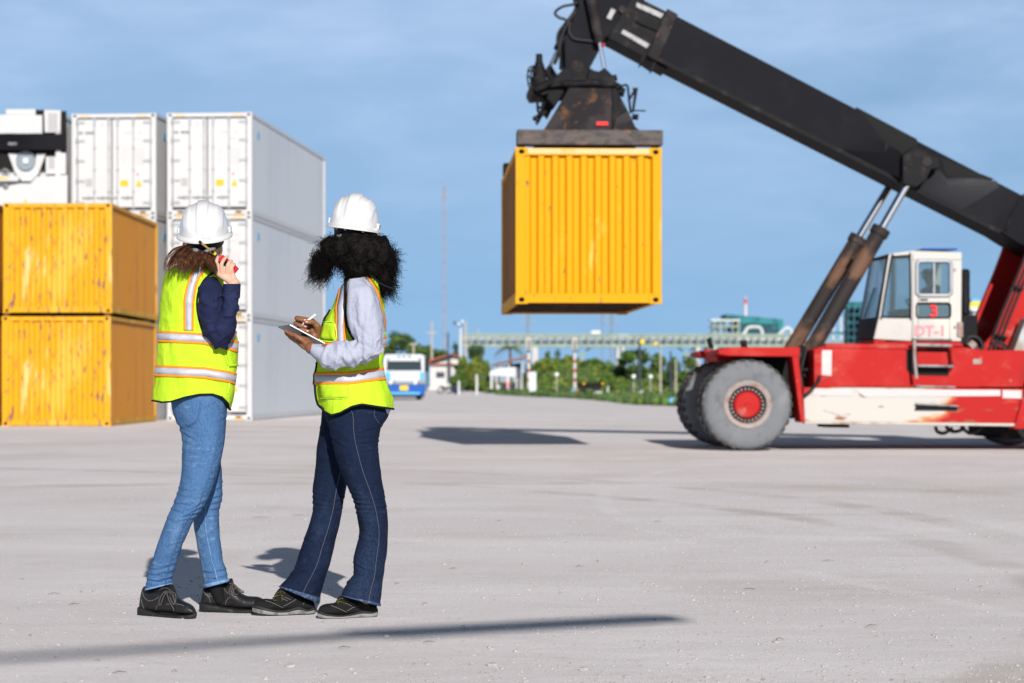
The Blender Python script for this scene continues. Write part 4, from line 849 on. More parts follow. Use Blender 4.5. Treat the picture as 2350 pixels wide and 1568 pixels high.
tree('greyish green tree mostly behind the stacker wheel',1580,818,882,24,228,[m_leafA,m_leafB],g)
gb='bushes on the verge'
tree('yellow green leafy bush by the white lamp post',1062,818,892,20,222,[m_leafC,m_leafA],gb,'bush','bush',False)
tree('olive bush with dry upper twigs, between lamp post and white kiosk',1090,822,891,24,224,[m_leafC,m_leafC,m_leafA],gb,'bush','bush',False)
tree('yellow green bush touching the left side of the white kiosk',1114,830,890,17,218,[m_leafC,m_leafA],gb,'bush','bush',False)
tree('low dark bush behind the blue drum',1052,852,894,16,216,[m_leafB,m_leafA],gb,'bush','bush',False)
tree('green mound of shrubs directly right of the white cabinet',1262,822,884,34,245,[m_leafA,m_leafC],gb,'bush','bush',False,lobes=16)
tree('big bright green mound of shrubs behind the right striped post',1308,819,882,44,250,[m_leafC,m_leafA,m_leafA],gb,'bush','bush',False,lobes=20)
tree('dark green shrub mound falling away to the right of the bright mound',1368,824,882,34,246,[m_leafA,m_leafB],gb,'bush','bush',False,lobes=16)
tree('dark shrub at the foot of the black signal post',1420,838,882,28,236,[m_leafB,m_leafA],gb,'bush','bush',False,lobes=12)
tree('small round shrub above the black trailer',1398,856,884,16,205,[m_leafA],gb,'bush','bush',False)
tree('shrub behind the white cabinet',1218,836,886,22,238,[m_leafA,m_leafB],gb,'bush','bush',False)
# grassy bank that carries the shrubs
mb=MB(); n=60; m_=14; xa=W(1205,0,262).x; xb=W(1640,0,262).x
for i in range(n+1):
    x=lerp(xa,xb,i/n); px=CX+x/262*F; ht=pl([(1205,.1),(1240,1.6),(1290,2.5),(1340,2.4),(1400,1.7),(1450,1.9),(1520,1.6),(1600,1.4),(1640,.1)],px)
    for j in range(m_+1):
        t=j/m_; y=lerp(222,285,t); mb.v.append((x,y,gz(y)-.05+ht*math.sin(PI*min(1,t*1.15))**.9*(1+.25*noise.noise(Vector((x*.6,y*.15,2))))))
for i in range(n):
    for j in range(m_): a_=i*(m_+1)+j; mb.f.append([a_,a_+1,a_+m_+2,a_+m_+1]); mb.m.append(0)
struct(mb.build('grass_bank',m_bank,sm=180))
mb=MB()
for i in range(5200):
    a_=rgT.randrange(len(mb.v)) if False else rgT.random(); x=lerp(xa,xb,a_); y=rgT.uniform(222,262); px=CX+x/y*F; t=(y-222)/63
    ht=pl([(1205,.1),(1240,1.6),(1290,2.5),(1340,2.4),(1400,1.7),(1450,1.9),(1520,1.6),(1600,1.4),(1640,.1)],CX+x/262*F); z=gz(y)+ht*math.sin(PI*min(1,t*1.15))**.9
    s_=rgT.uniform(.12,.38); q=Vector((rgT.gauss(0,1),rgT.gauss(0,1),rgT.gauss(0,.5))).normalized()*s_; w_2=Vector((rgT.gauss(0,.5),rgT.gauss(0,.5),1)).normalized()*s_; p=Vector((x,y,z)); mb.mi=rgT.choice([0,0,1,2]); mb.add([p-q,p-q*.2+w_2,p+q,p-w_2*.4],[(0,1,2,3)])
struct(mb.build('bank_undergrowth',[m_leafA,m_leafC,m_leafB],sm=0),'stuff')
# palm
Y=232; b=W(1170,885,Y); z0=gz(Y); h=W(1170,797,Y).z-z0
pt=thing('palm_tree','palm tree with drooping fronds behind the white kiosk','tree',(b.x,Y,z0),0)
mb=MB(); mb.tube(cr([[0,0,-.05],[.1,0,h*.5],[0,0,h]],5),[.2-.008*i for i in range(11)],8); mb.build('trunk',m_bark,pt)
mb=MB()
for k in range(22):
    a=k*2.4; L_=rgT.uniform(1.3,1.9); up=rgT.uniform(-.1,.9); e=Vector((math.cos(a),math.sin(a),0)); sd_=Vector((-e.y,e.x,0)); mb.mi=0 if up>.1 else 1
    q=[Vector((0,0,h))+e*L_*t+Vector((0,0,1))*(up*L_*t*1.1-1.15*L_*t*t*.8) for t in (0,.25,.5,.75,1)]
    for i in range(4):
        for sg in (-1,1):
            for j in range(3):
                u=q[i].lerp(q[i+1],j/3); w=.34*(1-abs((i+j/3)/4-.4)); tip=u+sd_*sg*w+e*.15+Vector((0,0,-.18)); mb.add([u,u+e*.09,tip],[(0,1,2)])
mb.build('crown',[m_leafC,m_brn],pt,sm=0)
# pipe bridge
Y=300; s=F/Y; x0=W(1062,0,Y).x; x1=W(1850,0,Y).x; Z=lambda y: W(0,y,Y).z
br=thing('pipe_bridge','long pale green steel pipe bridge crossing the background','bridge',(0,Y,0))
mb=MB(); n=44
for yy in (-1.2,1.2):
    mb.box((x0,yy-.09,Z(772)),(x1,yy+.09,Z(767))); mb.box((x0,yy-.12,Z(797)),(x1,yy+.12,Z(791)))
    for i in range(n+1):
        x=lerp(x0,x1,i/n); mb.box((x-.10,yy-.085,Z(791)),(x+.10,yy+.085,Z(772)))
        if i%2 and i<n: mb.bar((x,yy,Z(791)),(lerp(x0,x1,(i+1)/n),yy,Z(772)),.07)
for i in range(n+1):
    x=lerp(x0,x1,i/n); mb.box((x-.06,-1.2,Z(769)),(x+.06,1.2,Z(768)))
mb.build('truss',m_pgreen,br,sm=0)
for k,(yy,zz,r,m) in enumerate(((-.8,775.5,.17,m_pwhite),(-.2,776,.15,m_pwhite),(.4,775,.2,m_pwhite),(-.5,783,.14,m_steel),(.3,786,.16,m_teald),(-.1,790,.12,m_steel))):
    mb=MB(); mb.tube([(x0,yy,Z(zz)),(x1,yy,Z(zz))],r,10); mb.build('pipe',m,br)
for x,w in ((1228,13),(1417,7),(1429,7),(1600,9),(1640,9),(1760,9)):
    p=W(x,0,Y).x; mb=MB(); mb.box((p-w/s/2,-1.3,gz(Y)-.1),(p+w/s/2,1.3,Z(797)-.01)); mb.build('pier',m_conc,br)
for x in (1336,1575,1690):
    p=W(x,0,Y).x; mb=MB(); mb.box((p-.2,-.2,gz(Y)-.1),(p+.2,.2,Z(812))); mb.bar((p,0,Z(813)),(p-1.1,0,Z(798)),.22); mb.bar((p,0,Z(813)),(p+1.1,0,Z(798)),.22); mb.build('bridge_frame',m_pgreen,br)
mb=MB(); p=W(1367,0,Y).x; mb.box((p-.6,-.5,Z(767)+.005),(p+.6,.5,Z(759))); mb.build('cable_box',m_pwhite,br)
# process plant
def fbox(name,x0,x1,y0,y1,Y,dep,m,parent,base=False):
    a=W(x0,y1,Y); b=W(x1,y0,Y); mb=MB(); mb.box((a.x-parent.location.x,0,(gz(Y)-.1 if base else a.z)-parent.location.z),(b.x-parent.location.x,dep,b.z-parent.location.z)); return mb.build(name,m,parent)
Y=345; tb=thing('plant_building','teal clad plant building behind the pipe bridge','building',(W(1730,0,Y).x,Y,0))
def pr(name,pts,Y,dep,m,parent,yo=0):
    mb=MB(); mb.prism([W(x,y,Y)-Vector((parent.location.x,Y-yo,parent.location.z)) for x,y in pts],(0,dep,0)); return mb.build(name,m,parent)
pr('wall',[(1694,741),(1797,745),(1797,790),(1694,790)],Y,9,m_teald,tb)
pr('roof_band',[(1666,721),(1797,733),(1797,745),(1694,742),(1694,731),(1666,728)],Y,9.3,m_teal,tb,-.15)
pr('corner_panel',[(1785,734),(1797,734),(1797,762),(1785,762)],Y,.2,m_teal,tb,-.30)
pr('lower_wall',[(1625,790),(1800,790),(1800,900),(1625,900)],Y,8,m_steel,tb,.3)
for i in range(9): x=1705+i*10; pr('window',[(x,766),(x+5,766),(x+5,774),(x,774)],Y,.1,m_glassd,tb,-.12)
Y=325; ps=thing('plant_platform','open steel platform with tanks left of the teal building','platform',(W(1665,0,Y).x,Y,0))
for x in (1636,1650,1664,1680,1695):
    for yo in (0,2.5): pr('column',[(x,733),(x+3,733),(x+3,905),(x,905)],Y,.25,m_pgreen,ps,yo)
for y in (733,748,764): pr('deck',[(1631,y),(1698,y),(1698,y+4),(1631,y+4)],Y,2.9,m_pwhite if y==733 else m_pgreen,ps,-.05)
for x,y0,y1,w,m in ((1642,742,757,8,m_steel),(1655,738,748,8,m_pwhite),(1672,752,764,14,m_blue),(1685,738,764,7,m_teald),(1656,768,800,10,m_dpole)): 
    p=W(x,0,Y).x-ps.location.x; mb=MB(); mb.tube([(p,1.4,W(0,y1,Y).z),(p,1.4,W(0,y0,Y).z)],w/2*Y/F,12); mb.build('tank',m,ps)
Y=318; lp=thing('white_pipework','white pipe loops rising above the bridge in front of the teal building','pipes',(0,Y,0))
for pts in ([(1700,771),(1709,764),(1715,754),(1722,751),(1740,751),(1747,756),(1750,768)],[(1625,775),(1830,775)],[(1785,770),(1793,763),(1800,756),(1808,753),(1815,758),(1817,770)],[(1690,781),(1830,781)]):
    mb=MB(); q=[W(x,y,Y)-Vector((0,Y,0)) for x,y in pts]; mb.tube(cr([list(p) for p in q],4) if len(q)>2 else q,.22,10); mb.build('pipe',m_pwhite,lp)
for x in (1705,1760,1818): p=W(x,0,Y).x; mb=MB(); mb.box((p-.12,-.12,gz(Y)-.1),(p+.12,.12,W(0,772,Y).z)); mb.build('pipe_support',m_pgreen,lp)
Y=380; ch=thing('chimney','red and white banded chimney above the teal building','chimney',(W(1711,0,Y).x,Y,gz(Y)))
zz=[W(0,y,Y).z-gz(Y) for y in (905,724,712,698,685)]
for i,m in enumerate((m_bar_w,m_bar_w,m_bar_w,m_mred)): mb=MB(); mb.tube([(0,0,zz[i]-(.05 if i==0 else -.002)),(0,0,zz[i+1])],.30-.015*i,14); mb.build('band',m,ch)
mb=MB(); mb.tube([(0,0,zz[4]),(0,0,zz[4]+.25)],.2,10); mb.build('flue_lip',m_bar_w,ch)
Y=360; tt=thing('plant_tower','dark teal steel process tower behind the lift cylinders','tower',(W(1966,0,Y).x,Y,0))
for x in (1945,1958,1972,1985): pr('column',[(x,694),(x+4,694),(x+4,905),(x,905)],Y,3,m_teald,tt)
for y in (693,700,720,738,755,772,786): pr('deck',[(1943,y),(1991,y),(1991,y+(5 if y>693 else 4)),(1943,y+(5 if y>693 else 4))],Y,3.3,m_teal if y<702 else m_teald,tt,-.1)
pr('back_panel',[(1953,708),(1991,708),(1991,905),(1953,905)],Y,.3,m_teald,tt,2.0)
pw=thing('white_column','white process columns beside the dark teal tower','column',(W(1930,0,362).x,362,0))
for x,y0,w in ((1940,716,7),(1930,728,5),(1912,735,5)): 
    p=W(x,0,362).x-pw.location.x; mb=MB(); mb.tube([(p,0,gz(362)-.1),(p,0,W(0,y0,362).z)],w/2*362/F,12); mb.build('vessel',m_pwhite,pw)
pr('walkway',[(1895,762),(1945,762),(1945,766),(1895,766)],362,.8,m_teal,pw,-.5); pr('walkway',[(1895,780),(1945,780),(1945,785),(1895,785)],362,.8,m_pgreen,pw,-.5)
Y=350; yb_=thing('plant_building','white plant building with yellow roof edge behind the cab','building',(W(2240,0,Y).x,Y,0))
pr('wall',[(2200,704),(2330,700),(2330,905),(2200,905)],Y,8,m_pwhite,yb_); pr('roof_band',[(2203,698),(2227,697),(2228,693),(2330,690),(2330,700),(2203,704)],Y,8.3,m_yw,yb_,-.15)
pr('roof_unit',[(2231,686),(2250,686),(2250,692.5),(2231,693)],Y,3,m_tblue,yb_,.5)
for y in (714,730,748): pr('gallery',[(2200,y),(2330,y-1),(2330,y+6),(2200,y+6)],Y,.3,m_steel,yb_,-.3)
for i in range(6): pr('duct',[(2206+i*19,712),(2212+i*19,712),(2212+i*19,790),(2206+i*19,790)],Y,.3,m_dpole if i%2 else m_alu,yb_,-.7)
# masts and pylons
def mast(name,label,x,ytop,ybase,Y,w0,w1,m,group=None,arms=()):
    z0=gz(Y); h=W(0,ytop,Y).z-z0; t=thing(name,label,'mast',(W(x,0,Y).x,Y,z0),.4,group)
    n=max(8,int(h/max(w0*1.4,.5))); n=min(n,44); a0=w0*Y/F/2; a1=w1*Y/F/2; th=max(.05,a0*.18); mb=MB()
    for i in range(n):
        u=i/n; v=(i+1)/n; r0=lerp(a0,a1,u); r1=lerp(a0,a1,v)
        c=[(1,1),(-1,1),(-1,-1),(1,-1)]
        for k in range(4):
            p=Vector((c[k][0]*r0,c[k][1]*r0,h*u)); q=Vector((c[k][0]*r1,c[k][1]*r1,h*v)); p2=Vector((c[(k+1)%4][0]*r1,c[(k+1)%4][1]*r1,h*v))
            mb.bar(p,q,th); mb.bar(p,p2,th*.6); mb.bar(q,p2,th*.5)
    mb.build('lattice',m,t,sm=0)
    for zf,l in arms: mb=MB(); mb.bar((-l,0,h*zf),(l,0,h*zf),.14); mb.bar((-l,0,h*zf),(0,0,h*zf+.8),.08); mb.bar((l,0,h*zf),(0,0,h*zf+.8),.08); mb.build('cross_arm',m,t)
    return t
mast('radio_mast','tall slender red and white radio mast against the sky','%d'%0 and 1020,0,0,1,1,1,m_mast) if False else None
mast('radio_mast','tall slender radio mast rising against the sky left of the hanging container',1020,420,890,420,7,5,m_mast,arms=((.94,.9),))
gp='power pylons far behind the bridge'
mast('pylon','faint power pylon under the left end of the hanging container',1212,715,890,520,10,4,m_steel,gp,((.93,1.6),(.85,2.0)))
mast('pylon','faint power pylon under the middle of the hanging container, left of two close together',1382,720,890,520,5,3,m_steel,gp,((.93,.8),))
mast('pylon','faint power pylon, right of the two close together under the hanging container',1404,712,890,520,9,4,m_steel,gp,((.93,1.6),(.84,2.2)))
# posts
def post(name,label,x,y0,y1,Y,w,m,cat='post',group=None,base=True):
    z0=gz(Y); t=thing(name,label,cat,(W(x,0,Y).x,Y,z0),0,group); h=W(0,y0,Y).z-z0; r=w/2*Y/F
    mb=MB(); mb.tube([(0,0,-.05),(0,0,h*.5),(0,0,h)],[r,r*.92,r*.8],12); mb.build('shaft',m,t); return t,h,r
t,h,r=post('utility_pole','weathered pole left of the radio mast foot',991,738,890,300,5,m_wood,'pole')
mb=MB(); mb.bar((-.7,0,h*.82),(.7,0,h*.82),.12); mb.build('cross_arm',m_wood,t)
t,h,r=post('utility_pole','short T topped pole behind the truck roof',949,789,890,260,5,m_wood,'pole'); mb=MB(); mb.bar((-.45,0,h-.05),(.45,0,h-.05),.14); mb.build('cross_arm',m_wood,t)
t,h,r=post('dark_pole','thin dark steel pole in front of the house',1028,763,900,215,4.5,m_dpole,'pole')
mb=MB(); mb.tube([(0,0,-.0),(0,0,.9)],r*1.5,10); mb.build('sleeve',m_bar_w,t)
t,h,r=post('lamp_post','white lamp post with three flood lamps at its head',1057,752,893,225,6.5,m_bar_w,'lamp post')
for dx,y,m in ((-4,745,m_lamp),(4,738,m_lamp),(-14,741,m_dpole)):
    p=Vector((dx*225/F,0,W(0,y,225).z-gz(225))); mb=MB(); mb.ell(p,(.14,.16,.14),12,8); mb.build('lamp_head',m,t); mb=MB(); mb.tube([(0,0,h-.1),p],.03,6); mb.build('lamp_arm',m_dpole,t)
t,h,r=post('utility_pole','pale pole close right of the lamp post',1069,738,893,228,6,m_wood,'pole')
t,h,r=post('utility_pole','short pale pole above the left end of the pipe bridge',1097,755,893,310,4,m_wood,'pole')
gs='striped barrier posts'
for x,lab in ((1213.5,'red and white striped post beside the white cabinet'),(1319,'red and white striped post standing alone, right of the cabinet')):
    Y=200; z0=gz(Y); t=thing('striped_post',lab,'barrier post',(W(x,0,Y).x,Y,z0),0,gs); ys=[892,876,868.5,855,847,833,826,809]
    for i in range(len(ys)-1):
        mb=MB(); mb.tube([(0,0,max(0,W(0,ys[i],Y).z-z0)+.001),(0,0,W(0,ys[i+1],Y).z-z0-.001)],.135,14); mb.build('band',m_bar_w if i%2==0 else m_bar_r,t)
    mb=MB(); zt=W(0,809,Y).z-z0; mb.tube([(0,0,zt),(0,0,zt+.12)],.2,12); mb.build('collar',m_dpole,t)
    mb=MB(); zt+=.12; mb.hexa([(-.16,-.16,zt),(.16,-.16,zt),(.16,.16,zt),(-.16,.16,zt),(-.24,-.1,W(0,775,Y).z-z0),(.24,-.1,W(0,775,Y).z-z0),(.24,.1,W(0,775,Y).z-z0),(-.24,.1,W(0,775,Y).z-z0)]); c_=mb.build('headpiece',m_conc,t)
    mb=MB(); mb.box((-.06,-.21,zt+.05),(.06,-.165,zt+1.0)); mb.build('headpiece_slot',m_dark,t)
    if x>1300:
        mb=MB(); mb.box((-.3,-.25,.0),(-.05,-.15,.5)); mb.build('foot_sign',m_tblue,t); mb=MB(); mb.box((-.04,-.25,.05),(.28,-.15,.45)); mb.build('foot_sign',m_pink,t)
mb=MB(); Y=196; p=W(1222.5,0,Y); a=.31; 
cbn=thing('utility_cabinet','tall pale white cabinet in front of the left striped post','cabinet',(p.x,Y,0)); h=W(0,853,Y).z
mb.box((-a,0,0.0),(a,.5,h-.08)); mb.build('cabinet_body',m_lblue,cbn,bevel=.04); mb=MB(); mb.box((-a-.04,-.05,h-.08),(a+.04,.55,h)); mb.build('lid',m_bar_w,cbn,bevel=.02); mb=MB(); mb.box((-a+.05,-.02,.15),(a-.05,-.001,h-.2)); mb.build('door',m_lblue,cbn,bevel=.01)
gl='round globe lamps on the verge'
for x,y,lab in ((1277.5,860,'white globe lamp on a short stem in front of the bright shrub mound'),(1454,864.5,'white globe lamp just left of the black signal post'),(1493,865,'white globe lamp right of the black signal post')):
    Y=190; z0=0; t=thing('globe_lamp',lab,'lamp',(W(x,0,Y).x,Y,z0),0,gl); z=W(0,y,Y).z; mb=MB(); mb.tube([(0,0,0),(0,0,z-.15)],.035,8); mb.build('stem',m_conc,t); mb=MB(); mb.ell((0,0,z),(.19,.19,.19),14,10); mb.build('globe',m_lamp,t)
t,h,r=post('signal_post','black signal post with a round yellow sign at its top','1' and 1468,777,892,185,6,m_dpole,'signal')
mb=MB(); mb.lathe((.2,-.14,W(0,784,185).z),(0,-1,0),[(0,.02),(.19,.02),(.19,-.02),(0,-.02)],18); mb.build('round_sign',m_yw,t)
mb=MB(); mb.bar((0,0,W(0,850,185).z),(-1.15,.1,.0),.07); mb.build('stay',m_dpole,t); mb=MB(); mb.box((-.2,-.2,0),(.2,.2,.35)); mb.build('foot_block',m_conc,t)
t,h,r=post('utility_pole','pale pole carrying a yellow disc, between black post and stacker wheel',1516,800,892,188,5,m_wood,'pole')
mb=MB(); mb.lathe((-.42,-.12,W(0,788,188).z),(0,-1,0),[(0,.02),(.15,.02),(.15,-.02),(0,-.02)],18); mb.build('round_sign',m_yw,t); mb=MB(); mb.tube([(0,0,h-.05),(-.42,-.08,W(0,788,188).z)],.03,6); mb.build('sign_arm',m_dpole,t)
t,h,r=post('utility_pole','pale pole nearest the far stacker wheel',1551,824,892,180,4,m_wood,'pole'); t,h,r=post('dark_pole','thin dark post between the two pale poles by the stacker wheel',1539,806,890,195,5,m_dpole,'pole')
for x,y0,y1,w,m,lab in ((1053,874,897,6,m_bar_w,'white bollard beside the blue drum'),(1094,859,893,6,m_bar_w,'white marker post in front of the olive bush'),(1395,887,900,5,m_bar_w,'small white marker post right of the black trailer')):
    post('marker_post',lab,x,y0,y1,196,w,m,'post')
# low things on the verge
Y=178; tr=thing('trailer_chassis','black trailer chassis with amber lamps lying on the verge','trailer',(W(1355,0,Y).x,Y,0))
pr('deck',[(1326,879),(1386,877),(1386,886),(1378,893),(1330,892)],Y,2.2,m_dark,tr); 
for x in (1338,1372):
    p=W(x,0,Y).x-tr.location.x; mb=MB(); mb.lathe((p,0,.28),(0,-1,0),[(0,.0),(.2,.02),(.28,0),(.28,-.25)],16); mb.build('wheel',m_blk,tr)
for x in (1340,1383): pr('lamp',[(x-2,878),(x+2,878),(x+2,883),(x-2,883)],Y,.06,m_orange,tr,-.08)
Y=160; b=W(1370,0,Y); wt=thing('white_float','white hull shaped object lying on the grass in front of the trailer','float',(b.x,Y,0))
mb=MB(); mb.ell((.1,0,.22),(.42,.3,.24),16,10); mb.hexa([(-.5,-.2,.02),(-.2,-.25,.02),(-.2,.25,.02),(-.5,.2,.02),(-.45,-.1,.16),(-.2,-.2,.3),(-.2,.2,.3),(-.45,.1,.16)]); mb.build('hull',m_bar_w,wt,sm=50)
for x,y,m,n,lab,sz in ((1418,888,m_yrail,'rubble_block','pale yellow rubble block on the verge',.2),(1431,899,m_bar_w,'rubble_block','white rubble block on the verge',.16),(1452,911,m_tblue,'plastic_bag','light blue bag on the grass near the stacker',.17),(1541,926,m_tblue,'plastic_bag','light blue bag at the verge edge by the far wheel',.2),(1291,905,m_tblue,'plastic_bag','light blue bag on the grass left of the lone striped post',.16),(1474,891,m_bar_w,'rubble_block','white block behind the foot of the black post',.2)):
    Y=min(gy(y+5) if y>886 else 205,205); b=W(x,0,Y); mb=MB(); mb.ell((0,0,sz*.8),(sz,sz*.8,sz),10,8,fn=lambda q:q*(1+.35*noise.noise(q*6+Vector((x,0,0))))); o=mb.build(n,m,sm=60); o.location=(b.x,Y,0); tag(o,lab,'rubble' if 'block' in n else 'bag')
Y=205; b=W(1046,0,Y); mb=MB(); mb.lathe((0,0,0),(0,0,1),[(0,0),(.19,0),(.2,.05),(.19,.3),(.2,.35),(.2,.62),(.18,.68),(0,.68)],16); o=mb.build('drum',m_navyb); o.location=(b.x,Y,.05); tag(o,'dark blue drum beside the white bollard','drum')
# motorbike by the house
Y=208; b=W(1021,0,Y); mt=thing('motorbike','dark motorbike parked in front of the white house','motorbike',(b.x,Y,.08))
for x in (-.42,.42): mb=MB(); mb.lathe((x,0,.28),(0,1,0),[(.2,-.05),(.28,-.05),(.29,0),(.28,.05),(.2,.05),(.2,-.05)],18); mb.build('wheel',m_blk,mt)
mb=MB(); mb.prism([(-.5,-.12,.5),(-.1,-.12,.3),(.3,-.12,.32),(.46,-.12,.62),(.42,-.12,.85),(.3,-.12,.6),(-.1,-.12,.58),(-.5,-.12,.62)],(0,.24,0)); mb.build('fairing',m_dpole,mt,bevel=.03)
mb=MB(); mb.prism([(-.5,-.14,.63),(-.05,-.14,.6),(-.05,-.14,.68),(-.5,-.14,.7)],(0,.28,0)); mb.build('saddle',m_blk,mt,bevel=.03); mb=MB(); mb.tube([(.36,-.3,.95),(.4,0,.88),(.36,.3,.95)],.025,6); mb.build('handlebar',m_alu,mt); mb=MB(); mb.ell((.48,0,.7),(.08,.09,.09),10,8); mb.build('headlamp',m_lamp,mt)
# house
Y=232; O_=W(1010,0,Y); hs_=thing('house','low white house with red tiled roof and one dark window','house',(O_.x,Y,0))
pr('wall',[(983,836),(1039,836),(1039,900),(983,900)],Y,6,m_wall,hs_)
pr('gable_wall',[(986,835),(1010,824),(1037,816),(1052,818),(1052,836),(986,836)],Y,5.4,m_wall,hs_,.3)
pr('roof',[(977,829),(1036,811.5),(1055,815.5),(1055,818),(1036,814.5),(978,832.5)],Y,7,m_roof,hs_,-.5)
pr('eave_trim',[(981,834.5),(1041,834.5),(1041,838),(981,838)],Y,.5,m_roof,hs_,-.45)
pr('eave_board',[(986,833),(1022,823),(1036,819),(1036,824),(1020,828),(992,835)],Y,.12,m_dpole,hs_,-.1+.25)
w_=pr('window',[(1001,854),(1020,854),(1020,867),(1001,867)],Y,.06,m_dpole,hs_,-.05); pr('pane',[(1002,855),(1010,855),(1010,866),(1002,866)],Y,.01,m_glassd,w_,-.065).location=(0,0,0)
pr('side_wall',[(1039,842),(1051,862),(1051,866),(1044,890),(1039,890)],Y,3,m_wall,hs_,.1)
# kiosk with barrier boards
Y=205; O_=W(1158,0,Y); kk=thing('kiosk','small white open kiosk on four legs beside the left striped post','kiosk',(O_.x,Y,0))
pr('canopy',[(1123,858),(1126,850),(1139,848),(1146,843),(1190,843),(1195,850),(1195,866),(1188,866),(1123,862)],Y,2.2,m_bar_w,kk)
for x in (1128,1144,1165,1186,1192): pr('leg',[(x-2.5,860),(x+2.5,860),(x+2.5,889.5+3),(x-2.5,889.5+3)],Y,.25,m_bar_w,kk,.05 if x!=1144 else 1.8)
pr('counter',[(1150,880),(1184,880),(1184,893),(1150,893)],Y,.5,m_dpole,kk,1.2); pr('red_panel',[(1162,876),(1168,876),(1168,889),(1162,889)],Y,.06,m_pink,kk,-.02)
Y=214; O_=W(1168,0,Y); hu=thing('shelter','shelter with a slanted rusty brown roof behind the kiosk','shelter',(O_.x,Y,0))
pr('roof',[(1128,836),(1208,817),(1209,822),(1129,841)],Y,3,m_brn,hu)
for x in (1140,1168,1198): pr('leg',[(x-1.5,838-(x-1135)*.23),(x+1.5,838-(x-1135)*.23),(x+1.5,895),(x-1.5,895)],Y,.15,m_conc,hu,.5)
pr('back_board',[(1140,842),(1196,832),(1196,850),(1140,856)],Y,.1,m_dpole,hu,2.4)
# ---------------------------------------------------------------- truck
Yt=137.0; fT=Fr((W(926,0,Yt).x,Yt),R(-1.5))
tk=thing('truck','blue and white cab over truck driving towards us between white stack and house','truck',(fT.O.x,Yt,0),R(-1.5))
def T(x,y,v): return fT.px(863+x*.1405,716+y*.1405,v)
def tp(name,pts,v,dep,m,parent=tk,bevel=.03): mb=MB(); mb.prism([T(x,y,v) for x,y in pts],(0,dep,0)); return mb.build(name,m,parent,bevel=bevel)
cbk=tp('cab',[(118,1180),(112,760),(125,715),(165,692),(735,692),(775,715),(790,760),(792,1180)],0,1.9,m_tw,bevel=.06)
tp('windscreen',[(172,958),(182,752),(730,752),(745,958)],-.02,.03,m_screen,cbk,.0)
tp('sun_visor',[(198,755),(705,755),(705,806),(198,806)],-.18,.18,m_tw,cbk)
for x in (370,455,545): tp('marker_lamp',[(x-18,712),(x+18,712),(x+18,740),(x-18,740)],-.04,.05,m_teal,cbk,.0)
tp('front_panel',[(150,985),(780,985),(788,1120),(145,1120)],-.05,.06,m_tw,cbk)
for x0_,x1_ in ((150,235),(715,782)): tp('corner_panel',[(x0_,985),(x1_,985),(x1_,1115),(x0_,1115)],-.075,.03,m_tblue,cbk,.01)
tp('grille',[(320,1135),(605,1135),(605,1180),(320,1180)],-.06,.06,m_steel,cbk,.0)
for x0_,x1_ in ((155,318),(605,785)): h_=tp('headlight',[(x0_,1128),(x1_,1128),(x1_,1182),(x0_,1182)],-.07,.07,m_alu,tk,.02)
for x in (240,640): 
    mb=MB(); mb.ell(T(x,1155,-.07),(.11,.06,.11),12,8); mb.build('lamp_lens',m_lamp,tk)
bp=tp('bumper',[(130,1186),(800,1186),(795,1345),(770,1362),(170,1362),(138,1345)],-.12,.5,m_blue,tk,.05)
tp('number_plate',[(388,1203),(525,1203),(525,1281),(388,1281)],-.135,.015,m_plate,bp,.0)
tp('bumper_step',[(215,1310),(715,1310),(715,1352),(215,1352)],-.16,.05,m_tblue,bp,.02)
for s_ in (-1,1):
    x=790 if s_>0 else 110; mb=MB(); p=T(x+s_*40,860,.1); mb.box(p+Vector((-.10,-.05,-.42)),p+Vector((.10,.05,.42))); mm=mb.build('mirror',m_blk,tk,bevel=.03)
    mb=MB(); mb.tube([T(x-5*s_,760,.2),T(x+40*s_,770,.1)],.03,6); mb.tube([T(x-5*s_,960,.2),T(x+40*s_,940,.1)],.03,6); mb.build('mirror_arm',m_blk,mm)
for x in (700,215):
    for v in (.9,5.5):
        p=T(x,1400,v); mb=MB(); mb.lathe((p.x,v,.47),(1,0,0),[(.22,-.15),(.45,-.15),(.48,-.1),(.48,.1),(.45,.15),(.22,.15),(0,.1)],20); mb.build('wheel',m_blk,tk)
a=T(118,1200,2); b=T(790,760,2); mb=MB(); mb.box((a.x,2.1,.75),(b.x,7.4,b.z-.25)); mb.build('cargo_body',m_tblue,tk,bevel=.04)
mb=MB(); mb.box((a.x+.3,.3,.5),(b.x-.3,7.2,.74)); mb.build('chassis',m_blk,tk)
tp('step_board',[(140,1362),(790,1362),(780,1390),(150,1390)],.3,.4,m_blk)
# ---------------------------------------------------------------- lamp post behind us: its arm and head throw the blurred bar of shade in the foreground
cot=1/math.tan(R(SEL))
def caster(px,py,z): 
    g_=W(px,py,gy(py)); return Vector((g_.x+SAZ.x*z*cot,g_.y+SAZ.y*z*cot,z))
za=5.2; zb=9.5; p1=caster(1525,1419,za); p2=caster(850,1456,za+.6); p3=caster(-150,1520,zb)
dd=(p3-p1); dd.z=0; dd.normalize(); pe=p3+dd*.6; pe.z=zb+.3
ls_=thing('street_lamp','tall street lamp standing behind the camera, its arm shading the yard','street lamp',(pe.x,pe.y,0))
o3=Vector((pe.x,pe.y,0))
mb=MB(); mb.tube([(0,0,-.1),(0,0,zb+.35)],[.12,.07],14); mb.build('pole',m_galv,ls_)
mb=MB(); mb.tube(cr([list(pe-o3),list(p3-o3),list(p2-o3)],6),.045,10); mb.build('arm',m_galv,ls_)
mb=MB(); n_=Vector((-dd.y,dd.x,0)); q=[p2-o3+n_*.13,p1-o3+n_*.09,p1-o3-n_*.09,p2-o3-n_*.13]; mb.hexa([v-Vector((0,0,.06)) for v in q]+[v+Vector((0,0,.06)) for v in q]); mb.build('lamp_head',m_galv,ls_,bevel=.02)
